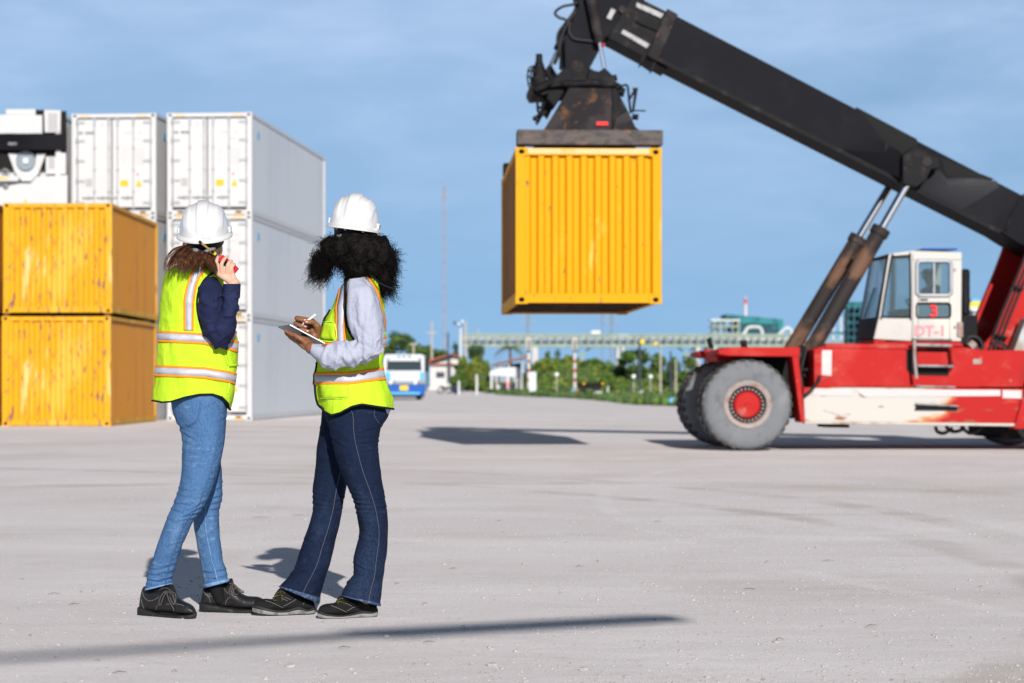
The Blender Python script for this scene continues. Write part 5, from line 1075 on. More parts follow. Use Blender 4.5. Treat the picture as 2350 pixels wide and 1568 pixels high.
# ---------------------------------------------------------------- the two women
k1=lambda x,y:(312+.3278*x,431.2+.3278*y); k2=lambda x,y:(605.8+.3512*x,422.3+.3512*y); k3=lambda x,y:(293.7+.4098*x,881.2+.4098*y)
q1=lambda x,y:(385.5+.1405*x,449.8+.1405*y); q2=lambda x,y:(633.4+.0995*x,706.8+.0995*y); q3=lambda x,y:(302.9+.2461*x,1303.5+.2461*y)
EX=2.15
def cs(t,e=EX):
    c,s=math.cos(t),math.sin(t); return math.copysign(abs(c)**(2/e),c),math.copysign(abs(s)**(2/e),s)
def rows_px(k,rows): return [list(k(r[0],r[1]))+list(k(r[2],r[3]))+[r[4],r[5]] for r in rows]
def ringpt(r,th,off=0,e=EX):
    c,s=cs(th,e); mx,my=(r[0]+r[2])/2,(r[1]+r[3])/2; hx,hy=(r[2]-r[0])/2,(r[3]-r[1])/2; d=r[4]-(r[5]+off)*s; sc=1+off/max(.01,math.hypot(hx,hy)/F*r[4])
    return W(mx+hx*c*sc,my+hy*c*sc,d)
def loft(mb,rows,sub=5,n=40,wr=None,e=EX,cap=True,dense=None):
    D=dense or cr(rows,sub); K=len(D); vs=[];fs=[]
    for i,r in enumerate(D):
        ctr=W((r[0]+r[2])/2,(r[1]+r[3])/2,r[4])
        for j in range(n):
            p=ringpt(r,2*PI*j/n,0,e)
            if wr:
                o=wr(p,i/(K-1)); p=p+(p-ctr).normalized()*o
            vs.append(p)
    for i in range(K-1):
        for j in range(n): fs.append((i*n+j,i*n+(j+1)%n,(i+1)*n+(j+1)%n,(i+1)*n+j))
    if cap: fs+=[list(range(n)),[(K-1)*n+j for j in range(n)]]
    mb.add(vs,fs); return D
def nz3(p,s,o=0): return noise.noise(Vector((p.x*s[0]+o,p.y*s[1]+o*.7,p.z*s[2]-o)))
def rg3(p,s,o=0): return max(0,1-abs(nz3(p,s,o))*3.2)
def remesh(o,v,it=3):
    md=o.modifiers.new('remesh','REMESH'); md.mode='VOXEL'; md.voxel_size=v; md.use_smooth_shade=True
    if it: s=o.modifiers.new('smooth','SMOOTH'); s.iterations=it; s.factor=.5
m_skin=M('skin_light',(.56,.34,.25),.5,layers=[((.60,.30,.22),30,.5,.65,3,.6)],bump=[(220,.0006,2)])
m_skin2=M('skin_dark',(.22,.095,.052),.42,layers=[((.34,.17,.11),14,.52,.66,3,.6)],bump=[(220,.0007,2)])
m_nail=M('fingernail',(.62,.38,.33),.3)
m_neon=M('neon_fabric',(.46,.70,.028),.85,layers=[((.42,.645,.025),2.2,.45,.6,3,.8)],bump=[((6,6,2.2),.022,3,.6),(14,.006,3,.4),(420,.0006,1)],spec=.06)
m_neono=M('orange_tape',(.88,.26,.012),.7,bump=[(300,.0006,1)],spec=.2)
m_silver=M('reflective_tape',(.46,.47,.53),.5,.15,layers=[((.40,.41,.47),8,.45,.65)],bump=[((6,6,2.2),.006,2,.4)])
m_trim=M('black_trim',(.008,.008,.009),.8); m_mesh=M('pale_neon_piping',(.62,.86,.10),.8)
def denim(name,a,b,c): return M(name,a,.9,layers=[(b,(5,5,2.2),.44,.64,4,.85),(c,(260,260,60),.46,.62,2,.6),(b,(16,16,40),.6,.72,3,.6)],bump=[((7,7,16),.012,3,.5),((14,14,40),.005,3,.3),(600,.0007,1)],spec=.1)
m_jean1=denim('denim_light',(.062,.14,.285),(.135,.235,.385),(.034,.082,.19)); m_jean2=denim('denim_dark',(.008,.015,.038),(.020,.034,.074),(.004,.008,.022))
m_stitch1=M('stitch_blue',(.05,.11,.26),.9); m_stitch2=M('stitch_pale',(.11,.115,.15),.9); m_hem1=M('denim_hem',(.16,.28,.48),.9,layers=[((.09,.19,.36),60,.45,.6)]); m_hem2=M('denim_hem_dark',(.035,.06,.13),.9,layers=[((.10,.13,.20),60,.5,.62)])
m_navysh=M('navy_twill',(.010,.014,.045),.85,layers=[((.016,.022,.065),9,.45,.65)],bump=[((9,9,7),.016,3,.7),(500,.0006,1)],spec=.15)
m_palesh=M('pale_lilac_shirt',(.36,.38,.47),.85,layers=[((.33,.35,.45),(40,40,3),.5,.6,2,.6)],bump=[((8,8,11),.014,3,.8),(22,.004,3,.5),(500,.0005,1)],spec=.2)
m_leather=M('black_leather',(.010,.010,.011),.42,layers=[((.022,.021,.02),14,.5,.7),((.10,.09,.08),60,.70,.76,3,.5)],bump=[(130,.0012,3),(30,.002)],spec=.35)
m_suede=M('black_suede',(.008,.008,.009),.85,bump=[(160,.001)]); m_sole=M('dark_sole',(.016,.017,.018),.6,layers=[((.05,.048,.045),25,.55,.7)],bump=[(60,.002)])
m_sole2=M('dusty_clear_sole',(.22,.22,.22),.6,layers=[((.12,.12,.12),22,.5,.65)],bump=[(60,.002)]); m_lace=M('grey_lace',(.07,.066,.062),.9); m_lace2=M('flecked_lace',(.03,.03,.015),.9,layers=[((.35,.32,.03),260,.58,.62)])
m_sstitch=M('grey_stitch',(.16,.155,.15),.9)
m_helm=M('white_helmet',(.60,.60,.61),.25,spec=.5,coat=.35,bump=[(90,.0003)]); m_strap=M('harness_black',(.012,.012,.014),.6); m_ratch=M('ratchet_grey',(.17,.18,.20),.4)
m_hair1=M('brown_hair',(.085,.032,.014),.4,layers=[((.24,.10,.04),(60,60,9),.52,.66,3,.8),((.028,.011,.006),(70,70,9),.5,.62)],spec=.5,bump=[((120,120,12),.004)])
m_hair2=M('black_curly_hair',(.005,.004,.004),.6,spec=.10,layers=[((.011,.008,.006),30,.5,.7)],bump=[(70,.01,4)])
m_radio=M('red_radio',(.62,.012,.02),.35); m_radd=M('radio_black',(.012,.012,.013),.5); m_gold=M('brass_antenna',(.62,.42,.14),.3,.7)
m_tab=M('tablet_back',(.13,.125,.125),.22,.6); m_tabe=M('tablet_edge',(.34,.35,.37),.5,.5); m_pen=M('white_stylus',(.80,.80,.80),.3)
# --- garments that wrap the trunk: rows (y, xl, xr, Y, half depth)
class Vest:
    def __init__(s,k,rows,hem,e=2.3):
        R_=[]
        for y,xl,xr,Y,hd in rows:
            a=k(xl,y);b=k(xr,y); R_.append([a[1],a[0],b[0],Y,hd])
        s.D=cr(R_,10); s.hem=[k(*p) for p in hem]; s.e=e; s.y0=s.D[0][0]
    def row(s,y):
        D=s.D
        if y<=D[0][0]: return D[0]
        for a,b in zip(D,D[1:]):
            if y<=b[0]:
                t=(y-a[0])/max(1e-9,b[0]-a[0]); return [lerp(p,q,t) for p,q in zip(a,b)]
        return D[-1]
    def pt(s,y,th,off=0):
        _,xl,xr,Y,hd=s.row(y); c,sn=cs(th,s.e); d=Y-(hd+off)*sn; mx=(xl+xr)/2; h=(xr-xl)/2
        p=W(mx+h*c*(1+off/(h/F*Y)),y,d); n=s.wr(p) if hasattr(s,'wr') else 0
        return p+Vector((c,-sn,0)).normalized()*n
    def th(s,x,y):
        _,xl,xr,Y,hd=s.row(y); c=max(-1,min(1,(x-(xl+xr)/2)/((xr-xl)/2))); cc=math.copysign(abs(c)**(s.e/2),c); return math.acos(max(-1,min(1,cc)))
    def at(s,x,y,off=0): return s.pt(y,s.th(x,y),off)
    def hy(s,th):
        y=s.hem[0][1]
        for _ in range(3):
            _,xl,xr,Y,hd=s.row(y); c,sn=cs(th,s.e); y=pl(s.hem,(xl+xr)/2+(xr-xl)/2*c)
        return y
    def mesh(s,name,m,parent,nv=90,n=110):
        mb=MB()
        for i in range(nv+1):
            for j in range(n):
                th=2*PI*j/n; y=lerp(s.y0,s.hy(th),i/nv); mb.v.append(s.pt(y,th))
        for i in range(nv):
            for j in range(n): mb.f.append([i*n+j,i*n+(j+1)%n,(i+1)*n+(j+1)%n,(i+1)*n+j]); mb.m.append(0)
        o=mb.build(name,m,parent,sm=180); sd_=o.modifiers.new('thickness','SOLIDIFY'); sd_.thickness=.003; sd_.offset=-1; return o
    def band(s,name,m,parent,cen,lo,hi,off=.003,n=120,t0=0,t1=2*PI):
        mb=MB()
        for j in range(n+1):
            th=lerp(t0,t1,j/n); y=cen[0][1]
            for _ in range(3):
                _,xl,xr,Y,hd=s.row(y); c,sn=cs(th,s.e); y=pl(cen,(xl+xr)/2+(xr-xl)/2*c)
            for q in range(3): mb.v.append(s.pt(y+lerp(lo,hi,q/2),th,off))
        for j in range(n):
            for q in range(2): mb.f.append([3*j+q,3*j+q+1,3*j+q+4,3*j+q+3]); mb.m.append(0)
        o=mb.build(name,m,parent,sm=180); sd_=o.modifiers.new('thickness','SOLIDIFY'); sd_.thickness=.0012; sd_.offset=1; return o
    def strip(s,name,m,parent,path,lo,hi,off=.003):   # path of view points on the visible side; lo,hi sideways offsets
        P=cr([list(p) for p in path],8); mb=MB()
        for i,p in enumerate(P):
            a=P[max(0,i-1)];b=P[min(len(P)-1,i+1)]; dx,dy=b[0]-a[0],b[1]-a[1]; l=math.hypot(dx,dy) or 1; nx,ny=dy/l,-dx/l
            for q in range(3): o=lerp(lo,hi,q/2); mb.v.append(s.at(p[0]+nx*o,p[1]+ny*o,off))
        for j in range(len(P)-1):
            for q in range(2): mb.f.append([3*j+q,3*j+q+1,3*j+q+4,3*j+q+3]); mb.m.append(0)
        o=mb.build(name,m,parent,sm=180); sd_=o.modifiers.new('thickness','SOLIDIFY'); sd_.thickness=.0012; sd_.offset=0; return o
    def piping(s,name,m,parent,path,r,off=.002,closed=False):
        P=cr([list(p) for p in path],8); mb=MB(); mb.tube([s.at(p[0],p[1],off) for p in P],r,6); return mb.build(name,m,parent,sm=180)
    def hempipe(s,name,m,parent,r):
        mb=MB(); mb.tube([s.pt(s.hy(2*PI*j/90),2*PI*j/90,.0) for j in range(91)],r,6); return mb.build(name,m,parent,sm=180)
def tape(v,par,kind,*a):
    c,h=a
    f=v.band if kind=='b' else v.strip
    o=f('reflective_stripe',m_silver,par,c,-h*.60,h*.60); f('orange_edge',m_neono,par,c,-h,-h*.60); f('orange_edge',m_neono,par,c,h*.60,h)
def helmet(parent,ctr,rot,rx,ry,hz):
    hb=bpy.data.objects.new('hard_hat',None); COL.objects.link(hb); hb.parent=parent; hb.location=ctr; hb.rotation_euler=rot
    nu,nv=96,34; mb=MB()
    ss=lambda a,b,x: max(0,min(1,(x-a)/(b-a)))**2*(3-2*max(0,min(1,(x-a)/(b-a))))
    for i in range(nv+1):
        v=PI/2*i/nv; r=math.cos(v)**.86; z=math.sin(v)**1.0
        for j in range(nu):
            u=2*PI*j/nu; x=rx*math.cos(u)*r; y=ry*math.sin(u)*r; zz=hz*z
            ax=abs(x); fade=ss(.12,.4,z); b=(.007*(1-ss(.020,.027,ax))+.0055*ss(.050,.057,ax)*(1-ss(.082,.09,ax)))*fade
            n=Vector((x/rx**2,y/ry**2,zz/hz**2)).normalized(); mb.v.append(tuple(Vector((x,y,zz))+n*b))
    for i in range(nv):
        for j in range(nu): mb.f.append([i*nu+j,i*nu+(j+1)%nu,(i+1)*nu+(j+1)%nu,(i+1)*nu+j]); mb.m.append(0)
    sh=mb.build('shell',m_helm,hb,sm=180)
    mb=MB(); k=6
    for j in range(nu):
        u=2*PI*j/nu; c,s=math.cos(u),math.sin(u); w=.013+.034*max(0,s)**3+.004*max(0,-s); dr=-.004-.012*max(0,s)**2
        for q in range(k):
            p=[(1,.004),(1+.0,-.002),(1,-.005),(1,-.012),(0,-.012),(0,-.002)][q]; out=[0,w*.6,w,w*.98,-.004,-.004][q]; zz=[.006,.002+dr*.5,dr,dr-.007,dr*.2-.008,.0][q]
            mb.v.append(((rx+out)*c,(ry+out)*s,zz))
    for j in range(nu):
        for q in range(k): mb.f.append([j*k+q,j*k+(q+1)%k,((j+1)%nu)*k+(q+1)%k,((j+1)%nu)*k+q]); mb.m.append(0)
    mb.build('brim',m_helm,hb,sm=50)
    for s in (-1,1):
        mb=MB(); mb.box((s*(rx-.012),-.018,.004),(s*(rx+.007),.018,.030)); o=mb.build('accessory_slot',m_helm,hb,bevel=.004)
        mb=MB(); mb.box((s*(rx+.0072),-.010,.010),(s*(rx+.0085),.010,.024)); mb.build('slot_opening',m_ratch,o)
    mb=MB(); mb.box((-.0,-ry-.003,.004),(.034,-ry+.02,.026)); mb.build('rear_lug',m_helm,hb,bevel=.005)
    mb=MB(); n=48
    for j in range(n+1):
        u=2*PI*j/n; c,s=math.cos(u),math.sin(u); lo=-.040-.016*max(0,-s)
        mb.v+=[((rx-.022)*c,(ry-.024)*s,-.004),((rx-.026)*c,(ry-.028)*s,lo)]
    for j in range(n): mb.f.append([2*j,2*j+1,2*j+3,2*j+2]); mb.m.append(0)
    o=mb.build('headband',m_strap,hb,sm=180); sd_=o.modifiers.new('thickness','SOLIDIFY'); sd_.thickness=.004
    mb=MB(); mb.tube([(x,-math.sqrt(max(0,1-(x/(rx-.02))**2))*(ry-.022)-.006,-.050-.006*math.cos(x*60)) for x in [-.05+.01*i for i in range(11)]],[.006,.010,.013,.012,.009,.008,.009,.012,.012,.009,.006],8); mb.build('ratchet',m_ratch,hb,sm=180)
    for x in (-.055,-.015,.06):
        mb=MB(); y=-math.sqrt(max(0,1-(x/rx)**2))*(ry-.016)-.004; mb.lathe((x,y,-.012),(0,-1,0),[(.003,.003),(.006,.002),(.006,0)],10); mb.build('clip',m_helm,hb)
    return hb
def head_parts(c,k=1.0):
    c=Vector(c); P=[('e',c,(.076*k,.094*k,.108*k)),('e',c+Vector((0,.03,-.055))*k,(.055*k,.062*k,.062*k)),('e',c+Vector((0,.098,-.02))*k,(.010*k,.014*k,.021*k)),('e',c+Vector((0,.085,-.068))*k,(.024*k,.012*k,.007*k)),('e',c+Vector((0,.084,-.080))*k,(.022*k,.012*k,.006*k)),('e',c+Vector((0,.082,-.105))*k,(.022*k,.018*k,.015*k))]
    for s in (-1,1): P+=[('e',c+Vector((s*.078,-.002,-.02))*k,(.010*k,.020*k,.032*k)),('e',c+Vector((s*.032,.078,.022))*k,(.024*k,.012*k,.008*k)),('e',c+Vector((s*.042,.062,-.035))*k,(.025*k,.025*k,.022*k))]
    return P
def add_parts(mb,parts):
    for kind,*r in parts:
        if kind=='e': mb.ell(r[0],r[1],20,14)
        else:
            P=[Vector(p) for p in r[0]]; Rr=r[1]
            if len(P)>2:
                D=cr([list(p)+[q] for p,q in zip(P,Rr)],5); P=[Vector(d[:3]) for d in D]; Rr=[d[3] for d in D]
            mb.tube(P,Rr,12)
            for p,q in ((P[0],Rr[0]),(P[-1],Rr[-1])): mb.ell(p,(q*.98,q*.98,q*.98),12,8)
def eyes(par,c,k=1):
    for s in (-1,1):
        mb=MB(); mb.ell(Vector(c)+Vector((s*.031,.074,.002))*k,(.012*k,.012*k,.011*k),12,8); e=mb.build('eye',m_lamp,par); mb=MB(); mb.ell(Vector(c)+Vector((s*.031,.0835,.002))*k,(.005*k,.004*k,.005*k),10,6); mb.build('iris',m_strap,e)
def shoe(parent,up,so,Yh,Yt,hd,mu,ms,ms2,stitches,laces,name='shoe',toe_right=True):
    """side outline rows (x, top, bottom) in view px; stands on z = 0 from heel depth to toe depth"""
    xs=[r[0] for r in so]; xa,xb=min(xs),max(xs)
    dY=lambda x:(lerp(Yh,Yt,(x-xa)/(xb-xa)) if toe_right else lerp(Yt,Yh,(x-xa)/(xb-xa)))
    pos=lambda x:(x-xa)/(xb-xa) if toe_right else 1-(x-xa)/(xb-xa)
    wd=lambda t: hd*(.74+.10*math.sin(t*7)*0+.26*max(0,min(1,(t-.25)/.4)))*(1-(max(0,(t-.80)/.20))**2.2*.55)*(1-(max(0,(.12-t)/.12))**2*.35)
    s=bpy.data.objects.new(name,None); COL.objects.link(s); s.parent=parent
    mb=MB(); D=cr([[x,t,b] for x,t,b in so],6); n=24; vs=[];fs=[]
    for x,t,b in D:
        Y=dY(x); zb=max(.0,W(x,b,Y).z) ; zb=0.0 if b is None else zb; zt=W(x,t,Y).z; w=wd(pos(x))*1.06; X=W(x,t,Y).x
        for j in range(n):
            c,sn=cs(2*PI*j/n,4.5); vs.append((X,Y-w*sn,(zt+zb)/2+(zt-zb)/2*c))
    K=len(D)
    for i in range(K-1):
        for j in range(n): fs.append((i*n+j,i*n+(j+1)%n,(i+1)*n+(j+1)%n,(i+1)*n+j))
    mb.add(vs,fs+[list(range(n)),[(K-1)*n+j for j in range(n)]]); mb.build('sole',ms,s,sm=45)
    if ms2:
        mb=MB(); vs=[];fs=[]
        for x,t,b in D:
            Y=dY(x); zt=W(x,t,Y).z; zb=lerp(zt,max(0,W(x,b,Y).z),.52); w=wd(pos(x))*1.08; X=W(x,t,Y).x
            for j in range(n): c,sn=cs(2*PI*j/n,4.5); vs.append((X,Y-w*sn,(zt+.002+zb)/2+(zt+.002-zb)/2*c))
        for i in range(K-1):
            for j in range(n): fs.append((i*n+j,i*n+(j+1)%n,(i+1)*n+(j+1)%n,(i+1)*n+j))
        mb.add(vs,fs+[list(range(n)),[(K-1)*n+j for j in range(n)]]); mb.build('midsole',ms2,s,sm=45)
    mb=MB(); U=cr([[x,t,b] for x,t,b in up],6); vs=[];fs=[]
    def upt(x,t,b,th,off=0):
        Y=dY(x); zt=W(x,t,Y).z; zb=W(x,b,Y).z; X=W(x,t,Y).x; w=wd(pos(x)); c,sn=cs(th,2.5); hh=(zt-zb)/2; tap=1-.16*max(0,(c+.2))*min(1,hh/.035); return Vector((X,Y-(w+off)*sn*tap,(zt+zb)/2+(hh+off)*c))
    for x,t,b in U:
        for j in range(n): vs.append(upt(x,t,b,2*PI*j/n))
    K=len(U)
    for i in range(K-1):
        for j in range(n): fs.append((i*n+j,i*n+(j+1)%n,(i+1)*n+(j+1)%n,(i+1)*n+j))
    mb.add(vs,fs+[list(range(n)),[(K-1)*n+j for j in range(n)]]); o=mb.build('upper',mu,s,sm=180)
    def onup(x,y,off=.001):
        t=pl([(r[0],r[1]) for r in U],x); b=pl([(r[0],r[2]) for r in U],x); Y=dY(x); c=max(-.97,min(.97,((t+b)/2-y)/max(1,(b-t)/2))); th=math.acos(math.copysign(abs(c)**(2.5/2),c)); return upt(x,t,b,th,off)
    mb=MB()
    for l in stitches: mb.tube([onup(*p) for p in cr([list(p) for p in l],5)],.0011,5)
    if stitches: mb.build('stitching',m_sstitch,s,sm=180)
    mb=MB()
    for l in laces[0]: mb.tube([onup(p[0],p[1],p[2] if len(p)>2 else .004) for p in cr([list(p) for p in l],5)],.0026,6)
    mb.build('lace',laces[1],s,sm=180)
    return s
# =============================================================== woman with the radio (left)
Y1=9.73
A=thing('person','woman in neon vest over navy shirt, holding a red radio to her ear','person',(W(400,1415,9.76).x,9.76,0))
base=A.location.copy()
def settle(root):  # children were modelled in world coordinates
    off=Vector(root.location)
    for c in root.children:
        if c.type=='MESH' and c.location.length<1e-6:
            c.data.transform(Matrix.Translation(-off))
            for g in c.children: g.data.transform(Matrix.Translation(-off))
        else: c.location=Vector(c.location)-off
P=lambda k,x,y,Y: W(*k(x,y),Y)
hc1=P(k1,465,395,9.76)
parts=head_parts(hc1)+[('t',[hc1+Vector((0,-.02,-.06)),P(k1,445,530,9.74),P(k1,440,620,9.73)],[.058,.056,.075]),
 ('t',[P(k1,400,590,9.73),P(k1,420,800,9.73),P(k1,430,1050,9.73),P(k1,430,1300,9.73),P(k3,390,120,9.74)],[.07,.09,.085,.09,.09]),
 ('t',[P(k1,310,670,9.75),P(k1,420,600,9.72),P(k1,510,690,9.66)],[.030,.045,.028]),
 ('t',[P(k1,520,690,9.64),P(k1,515,850,9.60),P(k1,590,1070,9.575),P(k1,650,880,9.575),P(k1,668,720,9.582),P(q1,1085,1430,9.59)],[.028,.036,.032,.034,.027,.024]),
 ('t',[P(k1,300,680,9.78),P(k1,240,900,9.86),P(k1,330,1080,9.92),P(k1,520,1060,9.93)],[.024,.024,.022,.024]),
 ('t',[P(k1,520,1060,9.93),P(k1,580,1060,9.92)],[.026,.032]),
 ('t',[P(k3,400,200,9.70),P(k3,370,600,9.67),P(k3,230,900,9.69),P(k3,180,1150,9.77)],[.055,.045,.034,.022]),('t',[P(k3,440,250,9.86),P(k3,455,640,9.9),P(k3,450,900,9.9),P(k3,485,1100,9.91)],[.05,.042,.034,.022]),
 ('t',[P(k3,180,1150,9.775),P(k3,235,1262,9.77)],[.014,.008]),('t',[P(k3,488,1110,9.91),P(k3,520,1215,9.925)],[.014,.006])]
hY=9.595
for kn,pp in (((830,1275),[(790,1140,-.012),(797,1060,-.008),(815,1000,.006)]),((890,1312),[(872,1150,-.014),(903,1060,-.012),(968,985,.004)]),((962,1315),[(968,1170,-.012),(1000,1092,-.010),(1043,1066,.006)]),((1052,1290),[(1038,1190,-.008),(1062,1142,-.006),(1090,1118,.008)])):
    kp=P(q1,kn[0],kn[1],hY); parts+=[('t',[P(q1,1080,1425,9.592),kp],[.019,.0125]),('t',[kp]+[P(q1,a,b,hY+c) for a,b,c in pp],[.0108,.0092,.0082,.0066])]
parts+=[('t',[P(q1,1000,1370,9.60),P(q1,930,1290,9.645),P(q1,880,1190,9.665),P(q1,860,1110,9.665)],[.015,.012,.010,.008])]
mb=MB(); add_parts(mb,parts); bd=mb.build('body',m_skin,A,sm=180); remesh(bd,.0032,3)
eyes(A,hc1)
helmet(A,P(q1,597,612,9.745),(R(17),R(-1.5),R(3)),.108,.134,.136)
# shirt
def wr1(p,t): return .004*nz3(p,(12,12,22),3)+.011*rg3(p,(10,10,14),8)-.006+.006*rg3(p,(22,22,30),2)
mb=MB(); loft(mb,rows_px(k1,[(500,600,580,640,9.65,.03),(462,655,612,715,9.625,.056),(434,740,606,790,9.60,.064),(429,820,600,840,9.59,.064),(442,910,604,890,9.585,.063),(468,1000,640,960,9.58,.060),(508,1080,668,1010,9.575,.054),(565,1130,675,1050,9.575,.04)]),6,36,wr1)
loft(mb,rows_px(k1,[(530,1090,630,1136,9.575,.03),(505,1010,672,1052,9.57,.052),(535,930,692,970,9.565,.055),(578,860,708,900,9.565,.052),(598,800,720,820,9.57,.048),(608,745,724,752,9.575,.045)]),6,36,wr1)
o=mb.build('shirt_sleeve',m_navysh,A,sm=180); remesh(o,.004,2)
mb=MB(); loft(mb,rows_px(k1,[(603,772,728,775,9.574,.0465),(606,730,731,735,9.577,.0455),(612,672,734,672,9.58,.0445)]),6,36,None); cf=mb.build('cuff',m_navysh,A,sm=60)
for x,y in ((672,716),(715,716)): mb=MB(); mb.lathe(P(k1,x,y,9.530 if x<700 else 9.548),(0,-1,0),[(0,.003),(.005,.003),(.006,0)],10); mb.build('button',m_strap,cf)
mb=MB(); loft(mb,rows_px(k1,[(245,640,330,640,9.77,.05),(190,800,290,800,9.84,.055),(200,950,300,960,9.90,.055),(280,1100,360,1040,9.93,.05),(460,1090,470,1010,9.935,.04)]),6,24); mb.build('shirt_sleeve',m_navysh,A,sm=180)
mb=MB(); loft(mb,rows_px(k1,[(395,505,505,515,9.735,.058),(380,545,520,560,9.73,.066),(360,600,560,610,9.72,.08)]),5,32); mb.build('shirt_collar',m_navysh,A,sm=180)
# vest
v1=Vest(k1,[(532,330,478,9.72,.060),(548,262,512,9.72,.082),(580,212,572,9.72,.105),(620,193,604,9.72,.118),(700,178,614,9.72,.128),(800,171,645,9.73,.132),(900,168,682,9.73,.132),(1000,165,704,9.73,.132),(1100,158,716,9.73,.134),(1200,150,714,9.73,.14),(1300,143,704,9.73,.146),(1400,132,692,9.735,.15),(1500,124,676,9.735,.153),(1570,120,660,9.735,.155)],
 [(100,1489),(125,1490),(180,1502),(240,1498),(330,1470),(440,1447),(540,1445),(600,1465),(640,1505),(662,1552),(700,1560)])
v1.wr=lambda p:.007*nz3(p,(5,5,2.5),1)+.008*(rg3(p,(6.5,6.5,2.2),4)-.4)+.004*(rg3(p,(9,9,13),3)-.4)
ve=v1.mesh('vest',m_neon,A)
K=lambda L:[k1(*p) for p in L]; s1=.3278
tape(v1,ve,'b',K([(120,1036),(165,1040),(470,1056),(600,1085),(716,1115)]),40*s1)
tape(v1,ve,'b',K([(100,1278),(145,1280),(480,1296),(640,1322),(704,1342)]),40*s1)
tape(v1,ve,'s',K([(452,560),(418,610),(392,680),(377,770),(370,880),(367,1000)]),36*s1)
tape(v1,ve,'s',K([(694,1000),(682,1035),(668,1075)]),18*s1)
v1.hempipe('hem_trim',m_trim,ve,.0042)
v1.piping('armhole_trim',m_trim,ve,K([(536,592),(490,628),(455,680),(432,750),(428,830),(440,910),(462,990),(480,1040)]),.005,.004)
v1.piping('seam_line',m_mesh,ve,K([(232,1080),(208,1160),(200,1240)]),.0012,.001); v1.piping('seam_line',m_mesh,ve,K([(640,1225),(648,1330),(640,1440)]),.002,.002)
v1.strip('pocket_flap',m_neon,ve,K([(612,1150),(640,1235),(668,1242),(708,1240)]),-3,3,.006)
# trousers
def creases(k,L_):
    S_=[(*k(a,b),*k(c,d),am) for a,b,c,d,am in L_]
    def f(p):
        x=CX+p.x/p.y*F; y=HY-(p.z-H)/p.y*F; o=0
        for ax,ay,bx,by,am in S_:
            dx,dy=bx-ax,by-ay; l2=dx*dx+dy*dy; t=((x-ax)*dx+(y-ay)*dy)/l2; tt=max(0,min(1,t)); qx,qy=ax+dx*tt,ay+dy*tt; d=math.hypot(x-qx,y-qy)
            if d<14: sg=(y-qy); o+=am*(math.exp(-((sg+2.2)/2.6)**2)-.9*math.exp(-((sg-2.2)/2.6)**2))*math.exp(-(max(0,d-abs(sg))/5)**2)*(.35+.65*math.sin(PI*max(0.03,min(.97,t))))
        return o*(1 if p.y<9.80 else .8)
    return f
CR1=creases(k3,[(a,b,c,d,am*.001) for a,b,c,d,am in [(300,268,380,318,5),(298,320,420,352,5),(306,372,400,392,4),(255,212,330,262,5),(286,588,372,600,6),(282,620,360,640,6),(262,662,350,678,6),(430,655,350,705,6),(412,690,330,730,7),(398,722,300,745,7),(370,752,290,765,6),(246,702,310,722,5),(220,752,270,770,4),(300,885,230,905,4),(270,1005,190,1030,5),(112,1062,200,1075,6),(104,1095,190,1108,6),(254,1082,180,1100,6),(262,1045,180,1060,5),(110,1030,170,1040,4),(528,575,480,600,5),(526,625,470,640,6),(518,660,465,672,6),(512,700,450,705,6),(510,740,430,745,5),(420,1050,500,1062,5),(425,1085,510,1095,6),(552,1040,480,1050,6),(556,1075,490,1085,5),(540,560,500,540,4),(500,205,560,185,4)]])
CR2=creases(k3,[(a,b,c,d,am*.001) for a,b,c,d,am in [(1280,300,1405,296,5),(1290,332,1402,326,5),(1300,268,1420,240,4),(1310,380,1405,372,3),(1262,640,1340,652,6),(1266,668,1350,676,6),(1274,700,1360,700,6),(1282,730,1350,724,5),(1250,612,1320,628,5),(1440,640,1370,650,4),(1445,690,1380,690,4),(1040,610,1120,628,6),(1036,640,1130,655,6),(1036,672,1120,682,6),(1038,705,1110,702,5),(1215,640,1150,660,5),(1200,700,1140,705,4),(1290,860,1360,885,4),(1265,1005,1330,1040,5),(1225,1118,1310,1090,6),(1262,1060,1320,1075,5),(905,1070,990,1045,6),(930,1030,1010,1010,5),(990,870,1050,890,4),(1140,300,1220,360,4),(1080,250,1140,300,5)]])
def wj(zk,CRE=None):
    def f(p,t):
        if CRE: return CRE(p)+.003*nz3(p,(9,9,6),2)+.002*(rg3(p,(18,18,8),1)-.4)
        g=math.exp(-((p.z-zk)/.10)**2)+.8*math.exp(-((p.z-.13)/.07)**2)
        return .003*nz3(p,(9,9,6),2)+(.002+.0075*g)*(rg3(p,(6,6,24),5)-.45)+.0055*g*(rg3(p,(11,11,46),9)-.4)+.003*(rg3(p,(20,20,9),1)-.4)
    return f
mb=MB(); LA=loft(mb,rows_px(k3,[(236,20,560,20,9.74,.135),(240,90,556,95,9.74,.142),(250,160,553,170,9.74,.142),(284,240,548,250,9.72,.122),(304,310,540,325,9.70,.10),(302,400,520,420,9.69,.092),(298,500,494,520,9.68,.085),(283,590,466,600,9.67,.078),(258,670,438,665,9.67,.073),(232,720,405,720,9.67,.07),(210,770,364,775,9.67,.068),(186,840,336,840,9.68,.066),(163,905,309,900,9.69,.063),(138,985,286,970,9.71,.06),(116,1045,266,1030,9.73,.058),(105,1100,252,1085,9.75,.056),(100,1130,255,1105,9.76,.056),(97,1158,251,1118,9.765,.056)]),10,90,wj(.50,CR1))
